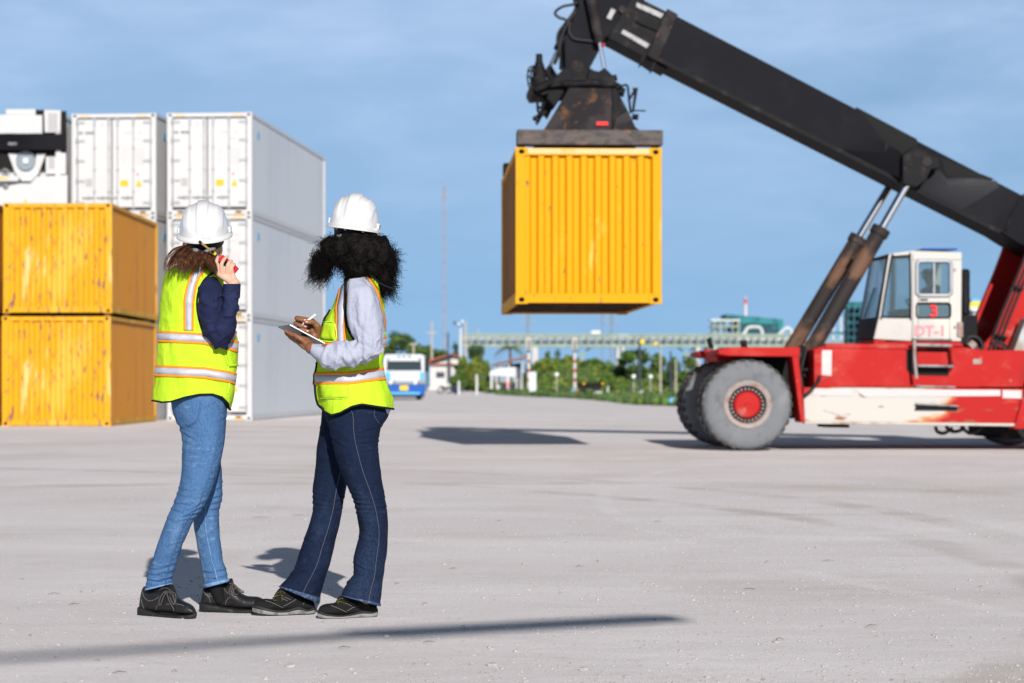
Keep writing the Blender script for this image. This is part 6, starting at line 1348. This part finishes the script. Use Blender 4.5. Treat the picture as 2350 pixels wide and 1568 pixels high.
LB=loft(mb,rows_px(k3,[(330,200,552,200,9.85,.09),(400,400,522,420,9.88,.085),(410,500,527,490,9.89,.08),(400,580,530,570,9.9,.075),(385,650,527,640,9.9,.07),(368,710,513,700,9.9,.066),(366,760,510,760,9.9,.064),(374,840,512,840,9.9,.062),(386,910,522,900,9.9,.06),(402,985,532,980,9.9,.058),(415,1045,552,1035,9.9,.057),(425,1095,559,1070,9.9,.056),(430,1143,566,1107,9.9,.056)]),10,90,wj(.48,CR1))
tr1=mb.build('jeans',m_jean1,A,sm=180)
def seam(D,th,par,m,r=.0016,i0=0,name='seam',off=.0015,wob=.0):
    mb=MB(); mb.tube([ringpt(d,th(i/len(D)),off+.0012*math.sin(i*1.9)*wob) for i,d in enumerate(D) if i>=i0],r,5); return mb.build(name,m,par,sm=180)
seam(LA,lambda t:lerp(.72,1.15,min(1,t*1.6)),tr1,m_stitch1,.0024,16,wob=1.5,off=.0035); seam(LB,lambda t:lerp(1.75,1.50,t),tr1,m_hem1,.0025,44,off=.003)
def hemband(D,par,m,k=2.2):
    mb=MB(); a=D[-1]; b=D[-6]; n=40; vs=[]
    for r,o in ((b,.002),(b,.0035),(a,.0035),(a,-.002)): vs+=[ringpt(r,2*PI*j/n,o) for j in range(n)]
    mb.add(vs,[(i*n+j,i*n+(j+1)%n,(i+1)*n+(j+1)%n,(i+1)*n+j) for i in range(3) for j in range(n)]); mb.build('hem',m,par,sm=180)
hemband(LA,tr1,m_hem1); hemband(LB,tr1,m_hem1)
def onleg(D,x,y,off=.002):
    d=min(D,key=lambda r:abs((r[1]+r[3])/2-y)); c=max(-.98,min(.98,(x-(d[0]+d[2])/2)/((d[2]-d[0])/2))); th=math.acos(math.copysign(abs(c)**(EX/2),c)); p=ringpt(d,th,off); q=W(x,y,p.y); return q
mb=MB()
for L_ in ([(268,150),(285,215),(325,242),(390,205),(412,90)],[(275,150),(291,210),(326,234),(384,200),(405,90)]): mb.tube([onleg(LA,*k3(x,y),.004) for x,y in cr([list(p) for p in L_],5)],.0013,5)
mb.build('pocket_stitching',m_stitch1,tr1,sm=180)
z3=lambda L:[(q3(x,t)[0],q3(x,t)[1],q3(x,b)[1]) for x,t,b in L]; zs=lambda LL:[[q3(*p) for p in L] for L in LL]
shoe(A,z3([(76,345,392),(82,262,396),(94,205,400),(116,172,402),(180,176,408),(260,172,414),(330,156,420),(385,156,424),(404,200,426),(430,272,430),(490,315,432),(540,338,432),(575,370,430),(592,412,428)]),z3([(57,372,437),(70,362,447),(160,388,457),(230,412,465),(300,424,470),(450,434,474),(560,424,468),(598,414,455)]),9.835,9.675,.053,m_leather,m_sole,None,
 zs([[(105,215),(130,270),(180,300),(240,280),(262,262)],[(100,285),(112,340),(125,372)],[(235,385),(245,350),(275,335)],[(330,330),(420,325),(500,345)]]),([[q3(*p)+(o,) for p,o in L] for L in ([((265,205),.004),((330,190),.006),((385,215),.004)],[((300,230),.003),((350,225),.006),((410,255),.004)],[((330,215),.008),((290,260),.016),((270,310),.014),((285,330),.008),((310,270),.012),((335,225),.008)],[((335,215),.008),((400,240),.016),((425,290),.014),((410,330),.008),((370,260),.012)],[((335,220),.008),((365,290),.012),((400,350),.008),((408,385),.006)])],m_lace))
shoe(A,z3([(648,298,345),(658,215,350),(672,170,352),(700,168,354),(760,176,358),(830,150,362),(890,112,366),(932,98,368),(950,150,370),(1000,222,374),(1060,258,376),(1110,266,378),(1170,270,380),(1215,288,380),(1245,320,380),(1256,345,378)]),z3([(637,330,390),(650,318,402),(800,345,406),(950,375,412),(1100,380,411),(1200,378,408),(1259,360,398)]),9.965,9.925,.053,m_leather,m_sole,None,
 zs([[(675,215),(720,252),(780,250),(840,195)],[(690,235),(730,270),(742,318)],[(880,340),(895,290),(935,255)],[(860,175),(900,225),(930,240)]]),([[q3(*p)+(o,) for p,o in L] for L in ([((890,140),.003),((940,150),.006),((975,200),.004)],[((930,190),.003),((985,200),.006),((1020,240),.004)],[((940,165),.008),((920,210),.016),((940,245),.012),((965,200),.010)],[((945,165),.008),((1010,170),.018),((1048,215),.016),((1030,245),.010),((980,200),.010)],[((945,170),.008),((965,240),.012),((1000,250),.008)])],m_lace))
for pp in ([(170,1120,9.77),(195,1180,9.77),(210,1230,9.75)],[(490,1100,9.91),(500,1160,9.91),(520,1215,9.92)]):
    mb=MB(); q=[P(k3,*a) for a in pp]; mb.tube(cr([list(a) for a in q],4),[.033,.033,.032,.030,.028,.026,.025,.024,.022],16); mb.build('sock',m_suede,A,sm=60)
# hair strands
def strands(mb,guides,n,spread,dsp,r0,rg,curl=0):
    G=[[list(W(*k1(x,y),Y-.055*max(0,min(1,(y-470)/90)))) for x,y,Y in g] for g in guides]; G=[cr(g,4) for g in G]
    for i in range(n):
        a=rg.randrange(len(G)-1); ck=rg.randrange(7); t=max(0,min(1,(ck+.5)/7+rg.gauss(0,.035))); cl_=random.Random(a*17+ck); co_=Vector((cl_.gauss(0,1)*spread*1.6,cl_.gauss(0,1)*dsp,cl_.gauss(0,1)*spread)); L_=min(len(G[a]),len(G[a+1])); off=Vector((rg.gauss(0,1)*spread,rg.gauss(0,1)*dsp,rg.gauss(0,1)*spread*.5))*.45+co_; ph=cl_.random()*9+rg.random()*.8; cut=max(4,int(L_*rg.uniform(.5,1)))
        pts=[]
        for j in range(cut):
            f=j/(L_-1); p=Vector([lerp(u,v,t) for u,v in zip(G[a][j],G[a+1][j])]); pts.append(p+off*(.45+.9*f)+Vector((math.sin(ph+f*7),math.cos(ph*1.3+f*6),math.sin(ph*.7+f*8)))*.0035*f*(1+curl))
        mb.tube(pts,[lerp(r0,r0*.25,j/(cut-1)) for j in range(cut)],4,False)
rg=random.Random(5); mb=MB()
gd=[[(340,402,9.665),(285,440,9.63),(235,500,9.62),(212,570,9.62),(218,612,9.62)],[(350,415,9.655),(295,458,9.61),(262,520,9.60),(235,560,9.60),(205,575,9.60)],[(372,432,9.65),(318,478,9.60),(285,530,9.595),(290,575,9.595)],[(402,442,9.65),(350,495,9.59),(330,550,9.585),(310,600,9.585),(345,612,9.58)],[(432,448,9.65),(390,490,9.59),(365,540,9.585),(350,590,9.583)],[(462,452,9.65),(430,495,9.60),(410,540,9.595),(395,565,9.59)],[(492,455,9.655),(470,500,9.61),(470,540,9.605),(485,560,9.60)],[(522,455,9.66),(510,500,9.62),(515,550,9.615),(535,590,9.61)],[(547,450,9.67),(545,500,9.63),(552,550,9.62),(570,605,9.61)]]
strands(mb,gd,1250,.0045,.010,.0010,rg)
strands(mb,gd[3:],900,.0045,.008,.0010,rg)
strands(mb,gd[:5],200,.011,.015,.0007,rg,2)
gl=[[(350,400,9.65),(290,420,9.61),(240,470,9.60),(205,520,9.60),(190,590,9.60)],[(350,405,9.65),(300,425,9.60),(262,470,9.59),(225,545,9.59),(215,625,9.59)],[(380,425,9.64),(325,490,9.59),(300,560,9.585),(330,600,9.58),(352,618,9.58)]]
strands(mb,gl,150,.005,.01,.0008,rg,3)
loft(mb,rows_px(k1,[(372,432,556,434,9.71,.04),(362,458,552,464,9.69,.036),(372,495,546,506,9.67,.030),(400,525,530,540,9.655,.022),(430,545,500,560,9.65,.012)]),6,30,lambda p,t:.008*nz3(p,(40,40,12),2))
loft(mb,rows_px(k1,[(480,440,560,440,9.68,.04),(505,510,566,510,9.655,.03),(535,570,572,575,9.64,.02),(550,610,575,612,9.63,.01)]),6,20)
mb.build('hair',m_hair1,A,sm=180)
# radio (held, a thing of its own)
Yr=9.632
rc_=P(q1,985,1120,Yr); ra=thing('handheld_radio','red two way radio with a brass antenna held at the woman\'s ear','radio',tuple(rc_))
a=math.atan2(P(q1,1120,1250,Yr).z-P(q1,855,1020,Yr).z,P(q1,1120,1250,Yr).x-P(q1,855,1020,Yr).x); ra.rotation_euler=(0,-a,0)
L2=(P(q1,1120,1250,Yr)-P(q1,855,1020,Yr)).length/2
mb=MB(); mb.box((-L2,-.016,-.017),(L2,.018,.017)); mb.build('case',m_radio,ra,bevel=.006,seg=3)
mb=MB(); mb.box((-L2*.72,-.0175,-.013),(-L2*.05,-.0155,.008)); mb.build('speaker_grille',m_radd,ra,bevel=.001); mb=MB(); mb.tube([(-L2-.006,0,-.006),(-L2+.004,0,-.006)],.006,10); mb.build('knob',m_radd,ra); 
mb=MB(); mb.box((-L2-.004,-.012,-.022),(-L2+.018,.012,-.012)); mb.build('ptt_button',m_radd,ra,bevel=.002)
inv=Matrix.Translation(-rc_); Rm=Matrix.Rotation(a,4,'Y')
def RL(x,y,Y): return (Rm@(inv@P(q1,x,y,Y).to_4d())).to_3d()
mb=MB(); mb.tube([RL(700,895,Yr-.03),RL(525,755,Yr-.05)],[.0050,.0046],10); mb.build('antenna',m_gold,ra)
mb=MB(); mb.tube([RL(545,770,Yr-.0485),RL(507,740,Yr-.0525)],.0058,10); mb.build('antenna_tip',m_radd,ra); mb=MB(); mb.tube([RL(800,975,Yr-.01),RL(700,895,Yr-.03)],.0055,10); mb.build('antenna_base',m_radd,ra); mb=MB(); mb.tube([RL(775,955,Yr-.016),RL(745,932,Yr-.022)],.0072,10); mb.build('colour_ring',m_yw,ra)
mb=MB(); mb.tube([RL(860,1020,Yr),RL(795,970,Yr-.011)],.0066,10); mb.build('connector',m_alu,ra)
settle(A)
# =============================================================== woman with the tablet (right)
B=thing('person','woman with big black curly hair and neon vest, writing on a tablet','person',(W(760,1415,9.76).x,9.76,0))
hc2=P(k2,605,395,9.78)
parts=head_parts(hc2)+[('t',[hc2+Vector((-.01,-.02,-.06)),P(k2,590,560,9.76),P(k2,600,640,9.76)],[.055,.046,.04]),
 ('t',[P(k2,610,650,9.75),P(k2,620,850,9.76),P(k2,580,1060,9.76),P(k2,580,1300,9.75),P(k3,1270,130,9.73)],[.06,.08,.08,.09,.09]),
 ('t',[P(k2,600,670,9.60),P(k2,610,640,9.75),P(k2,610,690,9.93)],[.03,.036,.03]),
 ('t',[P(k2,600,680,9.57),P(k2,655,860,9.52),P(k2,705,1080,9.51),P(k2,540,1110,9.51),P(k2,330,1080,9.53),P(q2,800,905,9.56)],[.034,.040,.030,.030,.027,.024]),
 ('t',[P(k2,610,680,9.95),P(k2,620,880,9.99),P(k2,560,1010,9.98),P(k2,450,950,9.84),P(q2,1000,580,9.735)],[.05,.046,.04,.032,.023]),
 ('t',[P(k3,1290,200,9.68),P(k3,1330,600,9.65),P(k3,1370,900,9.68),P(k3,1330,1210,9.71)],[.06,.046,.035,.022]),('t',[P(k3,1180,200,9.88),P(k3,1125,600,9.89),P(k3,1060,900,9.86),P(k3,970,1180,9.85)],[.055,.045,.035,.022]),
 ('t',[P(k3,1330,1210,9.71),P(k3,1290,1290,9.72)],[.012,.006]),('t',[P(k3,970,1180,9.85),P(k3,930,1275,9.845)],[.012,.006])]
# left hand under the tablet
parts+=[('t',[P(q2,800,900,9.56),P(q2,690,830,9.58),P(q2,560,740,9.60)],[.024,.027,.024]),('t',[P(q2,780,900,9.58),P(q2,560,760,9.63)],[.022,.02]),
 ('t',[P(q2,600,740,9.585),P(q2,450,650,9.585),P(q2,320,590,9.60),P(q2,215,535,9.615)],[.013,.0105,.009,.007]),('t',[P(q2,590,760,9.605),P(q2,420,690,9.61),P(q2,300,640,9.625),P(q2,225,580,9.635)],[.013,.0105,.009,.007]),('t',[P(q2,580,790,9.625),P(q2,440,740,9.635),P(q2,350,700,9.645),P(q2,290,650,9.655)],[.013,.010,.0085,.007]),('t',[P(q2,600,820,9.64),P(q2,500,790,9.655),P(q2,430,760,9.665),P(q2,380,720,9.67)],[.012,.009,.008,.0065]),
 ('t',[P(q2,700,820,9.56),P(q2,600,735,9.548),P(q2,500,672,9.548),P(q2,430,620,9.552)],[.014,.011,.010,.008])]
# right hand: palm towards us, fingers curled round the stylus
parts+=[('t',[P(q2,1000,580,9.735),P(q2,930,560,9.71),P(q2,850,530,9.70)],[.024,.026,.020]),('t',[P(q2,990,560,9.73),P(q2,900,420,9.705),P(q2,850,330,9.70)],[.022,.021,.015]),('t',[P(q2,960,640,9.72),P(q2,880,650,9.70)],[.022,.020])]
for L_,r in (([(845,300,9.71),(640,255,9.70),(480,232,9.675),(520,262,9.655),(690,285,9.650)],[.011,.0105,.0098,.0094,.0078]),([(845,400,9.705),(640,370,9.70),(450,355,9.68),(520,395,9.66),(695,432,9.655)],[.011,.0105,.0098,.0094,.0078]),([(850,490,9.70),(680,470,9.70),(510,470,9.685),(580,505,9.665),(750,540,9.66)],[.011,.010,.0094,.009,.0074]),([(860,590,9.70),(740,580,9.70),(610,580,9.69),(660,605,9.672),(770,625,9.668)],[.010,.0095,.0085,.008,.0068]),
   ([(960,560,9.70),(930,420,9.675),(850,335,9.655),(760,330,9.640),(680,335,9.638)],[.016,.014,.012,.0105,.0085])): parts.append(('t',[P(q2,*p) for p in L_],r))
mb=MB(); add_parts(mb,parts); bd=mb.build('body',m_skin2,B,sm=180); remesh(bd,.0032,3); eyes(B,hc2)
for x,y,Y in ((668,283,9.6405),(672,430,9.6465),(728,538,9.6525),(705,322,9.6285)):
    mb=MB(); mb.ell(P(q2,x,y,Y),(.0052,.0022,.0042),10,6); mb.build('fingernail',m_nail,B)
helmet(B,P(k2,587,285,9.77),(R(2),R(7.5),R(-6)),.106,.132,.143)
# shirt sleeves
def wr2(p,t):
    g=max(0,min(1,(1.30-p.z)*7)); return .004*nz3(p,(12,12,6),3)+g*(.016*rg3(p,(21,12,8),8)+.008*rg3(p,(34,28,16),2)-.009)+(1-g)*(.009*rg3(p,(17,17,3),5)-.004)
mb=MB(); loft(mb,rows_px(k2,[(552,622,632,612,9.575,.045),(543,690,700,675,9.535,.06),(544,780,742,765,9.52,.066),(548,860,764,850,9.515,.068),(556,930,776,930,9.51,.068),(580,1000,780,1020,9.51,.066),(605,1045,768,1092,9.51,.060),(650,1085,735,1130,9.51,.04)]),6,36,wr2)
loft(mb,rows_px(k2,[(745,1030,752,1095,9.51,.03),(672,1008,700,1152,9.505,.054),(600,1015,622,1183,9.505,.056),(530,1028,540,1204,9.505,.055),(460,1040,455,1210,9.51,.052),(405,1050,392,1192,9.515,.048),(360,1050,345,1150,9.525,.044)]),6,36,wr2)
o=mb.build('shirt_sleeve',m_palesh,B,sm=180); remesh(o,.004,2)
mb=MB(); loft(mb,rows_px(k2,[(378,1046,362,1165,9.52,.046),(345,1044,326,1138,9.53,.0445),(316,1040,299,1114,9.54,.042)]),6,32,lambda p,t:.002*nz3(p,(30,30,30),1)); mb.build('cuff',m_palesh,B,sm=60)
mb=MB(); loft(mb,rows_px(k2,[(560,640,680,640,9.93,.05),(550,800,680,800,9.98,.055),(520,960,650,980,9.98,.055),(470,1040,560,930,9.93,.045),(410,990,440,915,9.82,.04)]),6,24); mb.build('shirt_sleeve',m_palesh,B,sm=180)
mb=MB(); loft(mb,rows_px(k2,[(545,575,650,570,9.76,.058),(535,620,680,615,9.76,.07)]),5,30); mb.build('shirt_collar',m_palesh,B,sm=180)
mb=MB(); loft(mb,rows_px(k2,[(770,1440,832,1440,9.75,.10),(780,1500,826,1485,9.75,.09),(800,1510,812,1505,9.75,.06)]),4,24); mb.build('shirt_tail',m_palesh,B,sm=180)
v2=Vest(k2,[(560,600,722,9.76,.070),(590,572,732,9.76,.105),(640,530,752,9.76,.150),(700,490,770,9.76,.165),(790,447,787,9.76,.165),(890,394,793,9.76,.160),(960,376,792,9.76,.158),(1030,358,786,9.76,.155),(1130,348,772,9.76,.152),(1200,342,766,9.76,.165),(1290,337,788,9.755,.185),(1380,345,824,9.75,.202),(1440,356,836,9.75,.208),(1520,372,838,9.75,.210)],
 [(330,1420),(356,1440),(385,1482),(440,1512),(500,1496),(570,1456),(640,1440),(720,1452),(835,1471),(850,1471)],2.2)
v2.wr=lambda p:.007*nz3(p,(5,5,3),7)+.008*(rg3(p,(7,7,2.6),9)-.4)+.004*(rg3(p,(9,9,13),5)-.4)
ve=v2.mesh('vest',m_neon,B); K=lambda L:[k2(*p) for p in L]; s2=.3512
tape(v2,ve,'b',K([(300,1274),(342,1273),(550,1271),(612,1263),(768,1240),(800,1236)]),40*s2)
tape(v2,ve,'b',K([(320,1074),(355,1072),(580,1072),(700,1055),(785,1032)]),36*s2)
tape(v2,ve,'s',K([(588,606),(548,650),(522,715),(508,800),(503,900),(503,1036)]),-34*s2)
tape(v2,ve,'s',K([(634,604),(668,640),(705,705),(735,790),(758,880),(772,965)]),-33*s2)
v2.hempipe('hem_trim',m_trim,ve,.0045)
v2.piping('armhole_trim',m_trim,ve,K([(545,625),(537,700),(536,800),(542,900),(560,965),(592,1020)]),.007,.006); v2.piping('armhole_trim',m_trim,ve,K([(604,612),(650,655),(692,705),(712,730)]),.005,.005)
v2.piping('front_trim',m_trim,ve,K([(420,822),(398,868),(382,905),(379,935)]),.006,.004); v2.piping('front_trim',m_trim,ve,K([(352,1165),(346,1230),(343,1300),(352,1390),(362,1440),(392,1478)]),.005,.004)
def pocket(pts,off,name,par):
    P_=K(pts); mb=MB(); n=6; mb.v=[]
    for i in range(n+1):
        for j in range(n+1):
            u,w=i/n,j/n; x=lerp(lerp(P_[0][0],P_[1][0],u),lerp(P_[3][0],P_[2][0],u),w); y=lerp(lerp(P_[0][1],P_[1][1],u),lerp(P_[3][1],P_[2][1],u),w); mb.v.append(v2.at(x,y,off))
    for i in range(n):
        for j in range(n): a=i*(n+1)+j; mb.f.append([a,a+1,a+n+2,a+n+1]); mb.m.append(0)
    o=mb.build(name,m_neon,par,sm=180); sd_=o.modifiers.new('thickness','SOLIDIFY'); sd_.thickness=.004; sd_.offset=0; return o
pk=pocket([(388,902),(468,912),(470,1022),(372,1012)],.005,'chest_pocket',ve); v2.piping('pocket_edge',m_mesh,ve,K([(388,902),(468,912),(470,1022),(372,1012),(388,902)]),.0022,.007)
pk=pocket([(362,1312),(550,1312),(550,1392),(368,1402)],.006,'pocket',ve); v2.piping('pocket_edge',m_mesh,ve,K([(368,1402),(450,1400),(550,1392),(552,1315)]),.0012,.009)
mb=MB(); loft(mb,rows_px(k2,[(668,548,716,542,9.72,.05),(660,590,738,585,9.72,.06),(690,620,752,625,9.72,.05)]),5,24); mb.build('vest_collar',m_neon,ve,sm=180)
mb=MB(); mb.tube(cr([list(P(k2,*p)) for p in [(690,590,9.62),(740,635,9.60),(790,665,9.60),(852,687,9.60)]],5),[.004]*15+[.003],6); mb.build('collar_trim',m_trim,ve,sm=180)
mb=MB(); NL=loft(mb,rows_px(k3,[(1095,60,1460,60,9.74,.14),(1092,130,1462,140,9.735,.15),(1104,185,1455,185,9.72,.15),(1126,250,1416,250,9.68,.125),(1145,330,1402,330,9.66,.102),(1160,400,1406,400,9.65,.095),(1190,490,1415,490,9.65,.088),(1222,560,1426,560,9.65,.083),(1258,640,1440,640,9.65,.078),(1276,700,1450,700,9.65,.075),(1292,780,1456,770,9.66,.073),(1298,830,1457,830,9.67,.073),(1284,890,1455,890,9.68,.075),(1268,950,1450,950,9.69,.079),(1262,1010,1441,1010,9.70,.083),(1262,1065,1432,1075,9.71,.088),(1225,1120,1425,1140,9.71,.093),(1202,1172,1415,1205,9.71,.097),(1197,1190,1411,1246,9.71,.098)]),10,90,wj(.52,CR2))
FL=loft(mb,rows_px(k3,[(1085,150,1350,150,9.86,.12),(1076,240,1300,240,9.88,.10),(1064,320,1280,320,9.89,.095),(1054,400,1255,400,9.89,.09),(1046,490,1240,490,9.89,.084),(1034,580,1222,580,9.89,.08),(1032,650,1210,650,9.88,.076),(1033,710,1198,710,9.88,.075),(1014,790,1184,780,9.87,.075),(990,860,1168,850,9.86,.077),(962,935,1150,930,9.86,.08),(940,1010,1130,1010,9.85,.085),(905,1070,1105,1085,9.85,.09),(862,1120,1085,1155,9.85,.095),(846,1138,1067,1230,9.85,.098)]),10,90,wj(.52,CR2))
tr2=mb.build('jeans',m_jean2,B,sm=180)
seam(NL,lambda t:lerp(1.75,1.20,min(1,t*1.5)),tr2,m_stitch2,.0011,12,wob=1,off=.003); seam(FL,lambda t:lerp(1.0,1.45,t),tr2,m_stitch2,.0011,40,wob=1,off=.003); hemband(NL,tr2,m_hem2); hemband(FL,tr2,m_hem2)
mb=MB(); mb.tube([onleg(NL,*k3(x,y),.004) for x,y in cr([[1380,140],[1383,185],[1420,230],[1440,205]],5)],.0008,5); mb.build('pocket_stitching',m_stitch2,tr2,sm=180)
shoe(B,z3([(1136,330,372),(1150,308,380),(1180,293,388),(1250,288,396),(1310,288,400),(1340,232,402),(1390,180,402),(1450,185,402),(1540,225,398),(1600,262,394),(1688,312,388),(1702,345,388)]),z3([(1128,350,400),(1140,338,412),(1220,352,426),(1350,385,437),(1450,386,437),(1560,355,430),(1640,382,427),(1706,368,419)]),9.86,9.79,.048,m_suede,m_sole2,m_sole,
 zs([[(1250,300),(1330,320),(1420,365)],[(1420,350),(1490,315),(1540,285)],[(1400,270),(1460,300)],[(1430,262),(1490,290)],[(1600,335),(1620,310)]]),([[q3(*p)+(o,) for p,o in L] for L in ([((1335,255),.003),((1390,220),.006),((1440,235),.003)],[((1320,280),.003),((1380,250),.006),((1425,270),.003)],[((1345,260),.008),((1330,300),.012),((1370,290),.010)],[((1390,225),.008),((1420,265),.010),((1410,300),.008)])],m_lace2),toe_right=False)
shoe(B,z3([(1738,392,420),(1755,358,428),(1800,338,434),(1860,330,438),(1900,318,440),(1930,268,440),(1980,248,440),(2050,268,436),(2140,305,430),(2220,325,426),(2283,350,424)]),z3([(1731,400,445),(1745,395,458),(1830,420,470),(1950,436,475),(2050,422,472),(2150,395,462),(2240,398,455),(2291,385,444)]),9.76,9.675,.048,m_suede,m_sole2,m_sole,
 zs([[(1860,345),(1930,365),(2010,405)],[(2010,395),(2070,360),(2130,350)],[(2000,320),(2060,350)],[(2030,315),(2090,345)]]),([[q3(*p)+(o,) for p,o in L] for L in ([((1910,310),.003),((1970,285),.006),((2020,305),.003)],[((1900,325),.003),((1950,310),.006),((2000,330),.003)],[((1945,285),.008),((1925,330),.010)])],m_lace2),toe_right=False)
for pp in ([(1330,1160,9.73),(1320,1220,9.73),(1300,1260,9.72)],[(985,1120,9.86),(975,1180,9.86),(955,1235,9.85)]):
    mb=MB(); q=[P(k3,*a) for a in pp]; mb.tube(cr([list(a) for a in q],4),[.034,.034,.034,.034,.034,.034,.033,.032,.03],16); mb.build('sock',m_suede,B,sm=60)
# curly hair: dense lobes and thousands of coiled strands
rg=random.Random(9); mb=MB()
lob=[((600,400,9.74),(.088,.10,.085)),((650,455,9.70),(.095,.09,.085)),((730,480,9.72),(.075,.09,.095)),((770,590,9.72),(.042,.06,.068)),((800,650,9.72),(.022,.04,.035)),((820,500,9.73),(.030,.05,.06)),((530,430,9.70),(.075,.08,.075)),((440,430,9.73),(.044,.065,.055)),((405,490,9.74),(.028,.045,.045)),((378,540,9.75),(.014,.03,.03)),((690,540,9.68),(.070,.055,.05)),((580,500,9.67),(.06,.05,.045)),((612,552,9.665),(.052,.05,.046))]
for c,r in lob: mb.ell(P(k2,*c),r,36,24,fn=lambda q:q*(1+.22*noise.noise(q*26)+.16*noise.noise(q*70)))
def curly(p,d,L_,r,turns,rad):
    d=d.normalized(); a=d.orthogonal().normalized(); b=d.cross(a); ph=rg.random()*6; pts=[]; n=12
    bend=Vector((rg.gauss(0,.3),rg.gauss(0,.3),-.35))
    for i in range(n):
        f=i/(n-1); w=rad*min(1,f*3); pts.append(p+d*L_*f+bend*L_*f*f*.6+(a*math.cos(ph+turns*2*PI*f)+b*math.sin(ph+turns*2*PI*f))*w)
    mb.tube(pts,[lerp(r,r*.4,i/(n-1)) for i in range(n)],3,False)
for i in range(4200):
    c,r=rg.choice(lob); c=P(k2,*c); d=Vector((rg.gauss(0,1),rg.gauss(0,1),rg.gauss(-.15,1))).normalized()
    p=c+Vector((d.x*r[0],d.y*r[1],d.z*r[2]))*rg.uniform(.8,1.0)
    if p.z>P(k2,600,330,9.7).z-.004: continue
    curly(p,d+Vector((.15*(1 if p.x>-.55 else -1),0,-.35)),rg.uniform(.02,.05),.0011,rg.uniform(1.2,3.2),rg.uniform(.003,.007))
for i in range(900):   # wind blown ends on the left and lower right
    if rg.random()<.6: x=rg.uniform(318,455); y=lerp(420,590,rg.random()); d=Vector((-.45,rg.gauss(0,.3),-.9))
    else: x=rg.uniform(720,855); y=lerp(400,690,rg.random()); d=Vector((.35,rg.gauss(0,.3),-.8))
    curly(P(k2,x,y,rg.uniform(9.68,9.79)),d,rg.uniform(.03,.085),.0009,rg.uniform(1.5,3.5),rg.uniform(.004,.008))
mb.build('hair',m_hair2,B,sm=180)
settle(B)
# tablet and stylus
ta=P(q2,310,407,9.555); tb_=P(q2,1112,832,9.555); tc_=P(q2,40,450,9.715); td_=tb_+(tc_-ta); ctr=(ta+td_)/2
tab=thing('tablet','thin dark tablet computer resting on the curly haired woman\'s hand','tablet',tuple(ctr))
nrm=(tb_-ta).cross(tc_-ta).normalized(); nrm=nrm if nrm.z>0 else -nrm
mb=MB(); mb.hexa([p-ctr for p in (ta,tb_,td_,tc_)]+[p-ctr+nrm*.0068 for p in (ta,tb_,td_,tc_)]); mb.build('back',m_tab,tab,bevel=.002)
mb=MB(); e_=(ta-tc_).normalized(); mb.hexa([p-ctr for p in (ta+nrm*.0012,tb_+nrm*.0012,tb_+nrm*.0012+e_*.0014,ta+nrm*.0012+e_*.0014)]+[p-ctr for p in (ta+nrm*.0056,tb_+nrm*.0056,tb_+nrm*.0056+e_*.0014,ta+nrm*.0056+e_*.0014)]); mb.build('edge',m_tabe,tab)
i_=lambda p:(p-(ta+td_)/2)*.93; mb=MB(); mb.prism([i_(p)+nrm*.0069 for p in (ta,tb_,td_,tc_)],nrm*.0004); mb.build('screen',m_glassd,tab,sm=0)
mb=MB(); mb.lathe(ta.lerp(td_,.08)-ctr-nrm*.0002,-nrm,[(0,.0008),(.005,.0008),(.006,0)],14); mb.build('camera_lens',m_radd,tab)
sa=P(q2,915,152,9.645); sb=P(q2,640,362,9.648); sc_=P(q2,604,392,9.6485); pn=thing('stylus','white stylus gripped between thumb and fingers above the tablet','stylus',tuple(sa))
mb=MB(); mb.tube([Vector((0,0,0)),(sb-sa)*.02,sb-sa],[.0030,.0046,.0046],14); mb.build('barrel',m_pen,pn); mb=MB(); mb.tube([sb-sa,sc_-sa],[.0046,.0008],14); mb.build('nib',m_pen,pn)
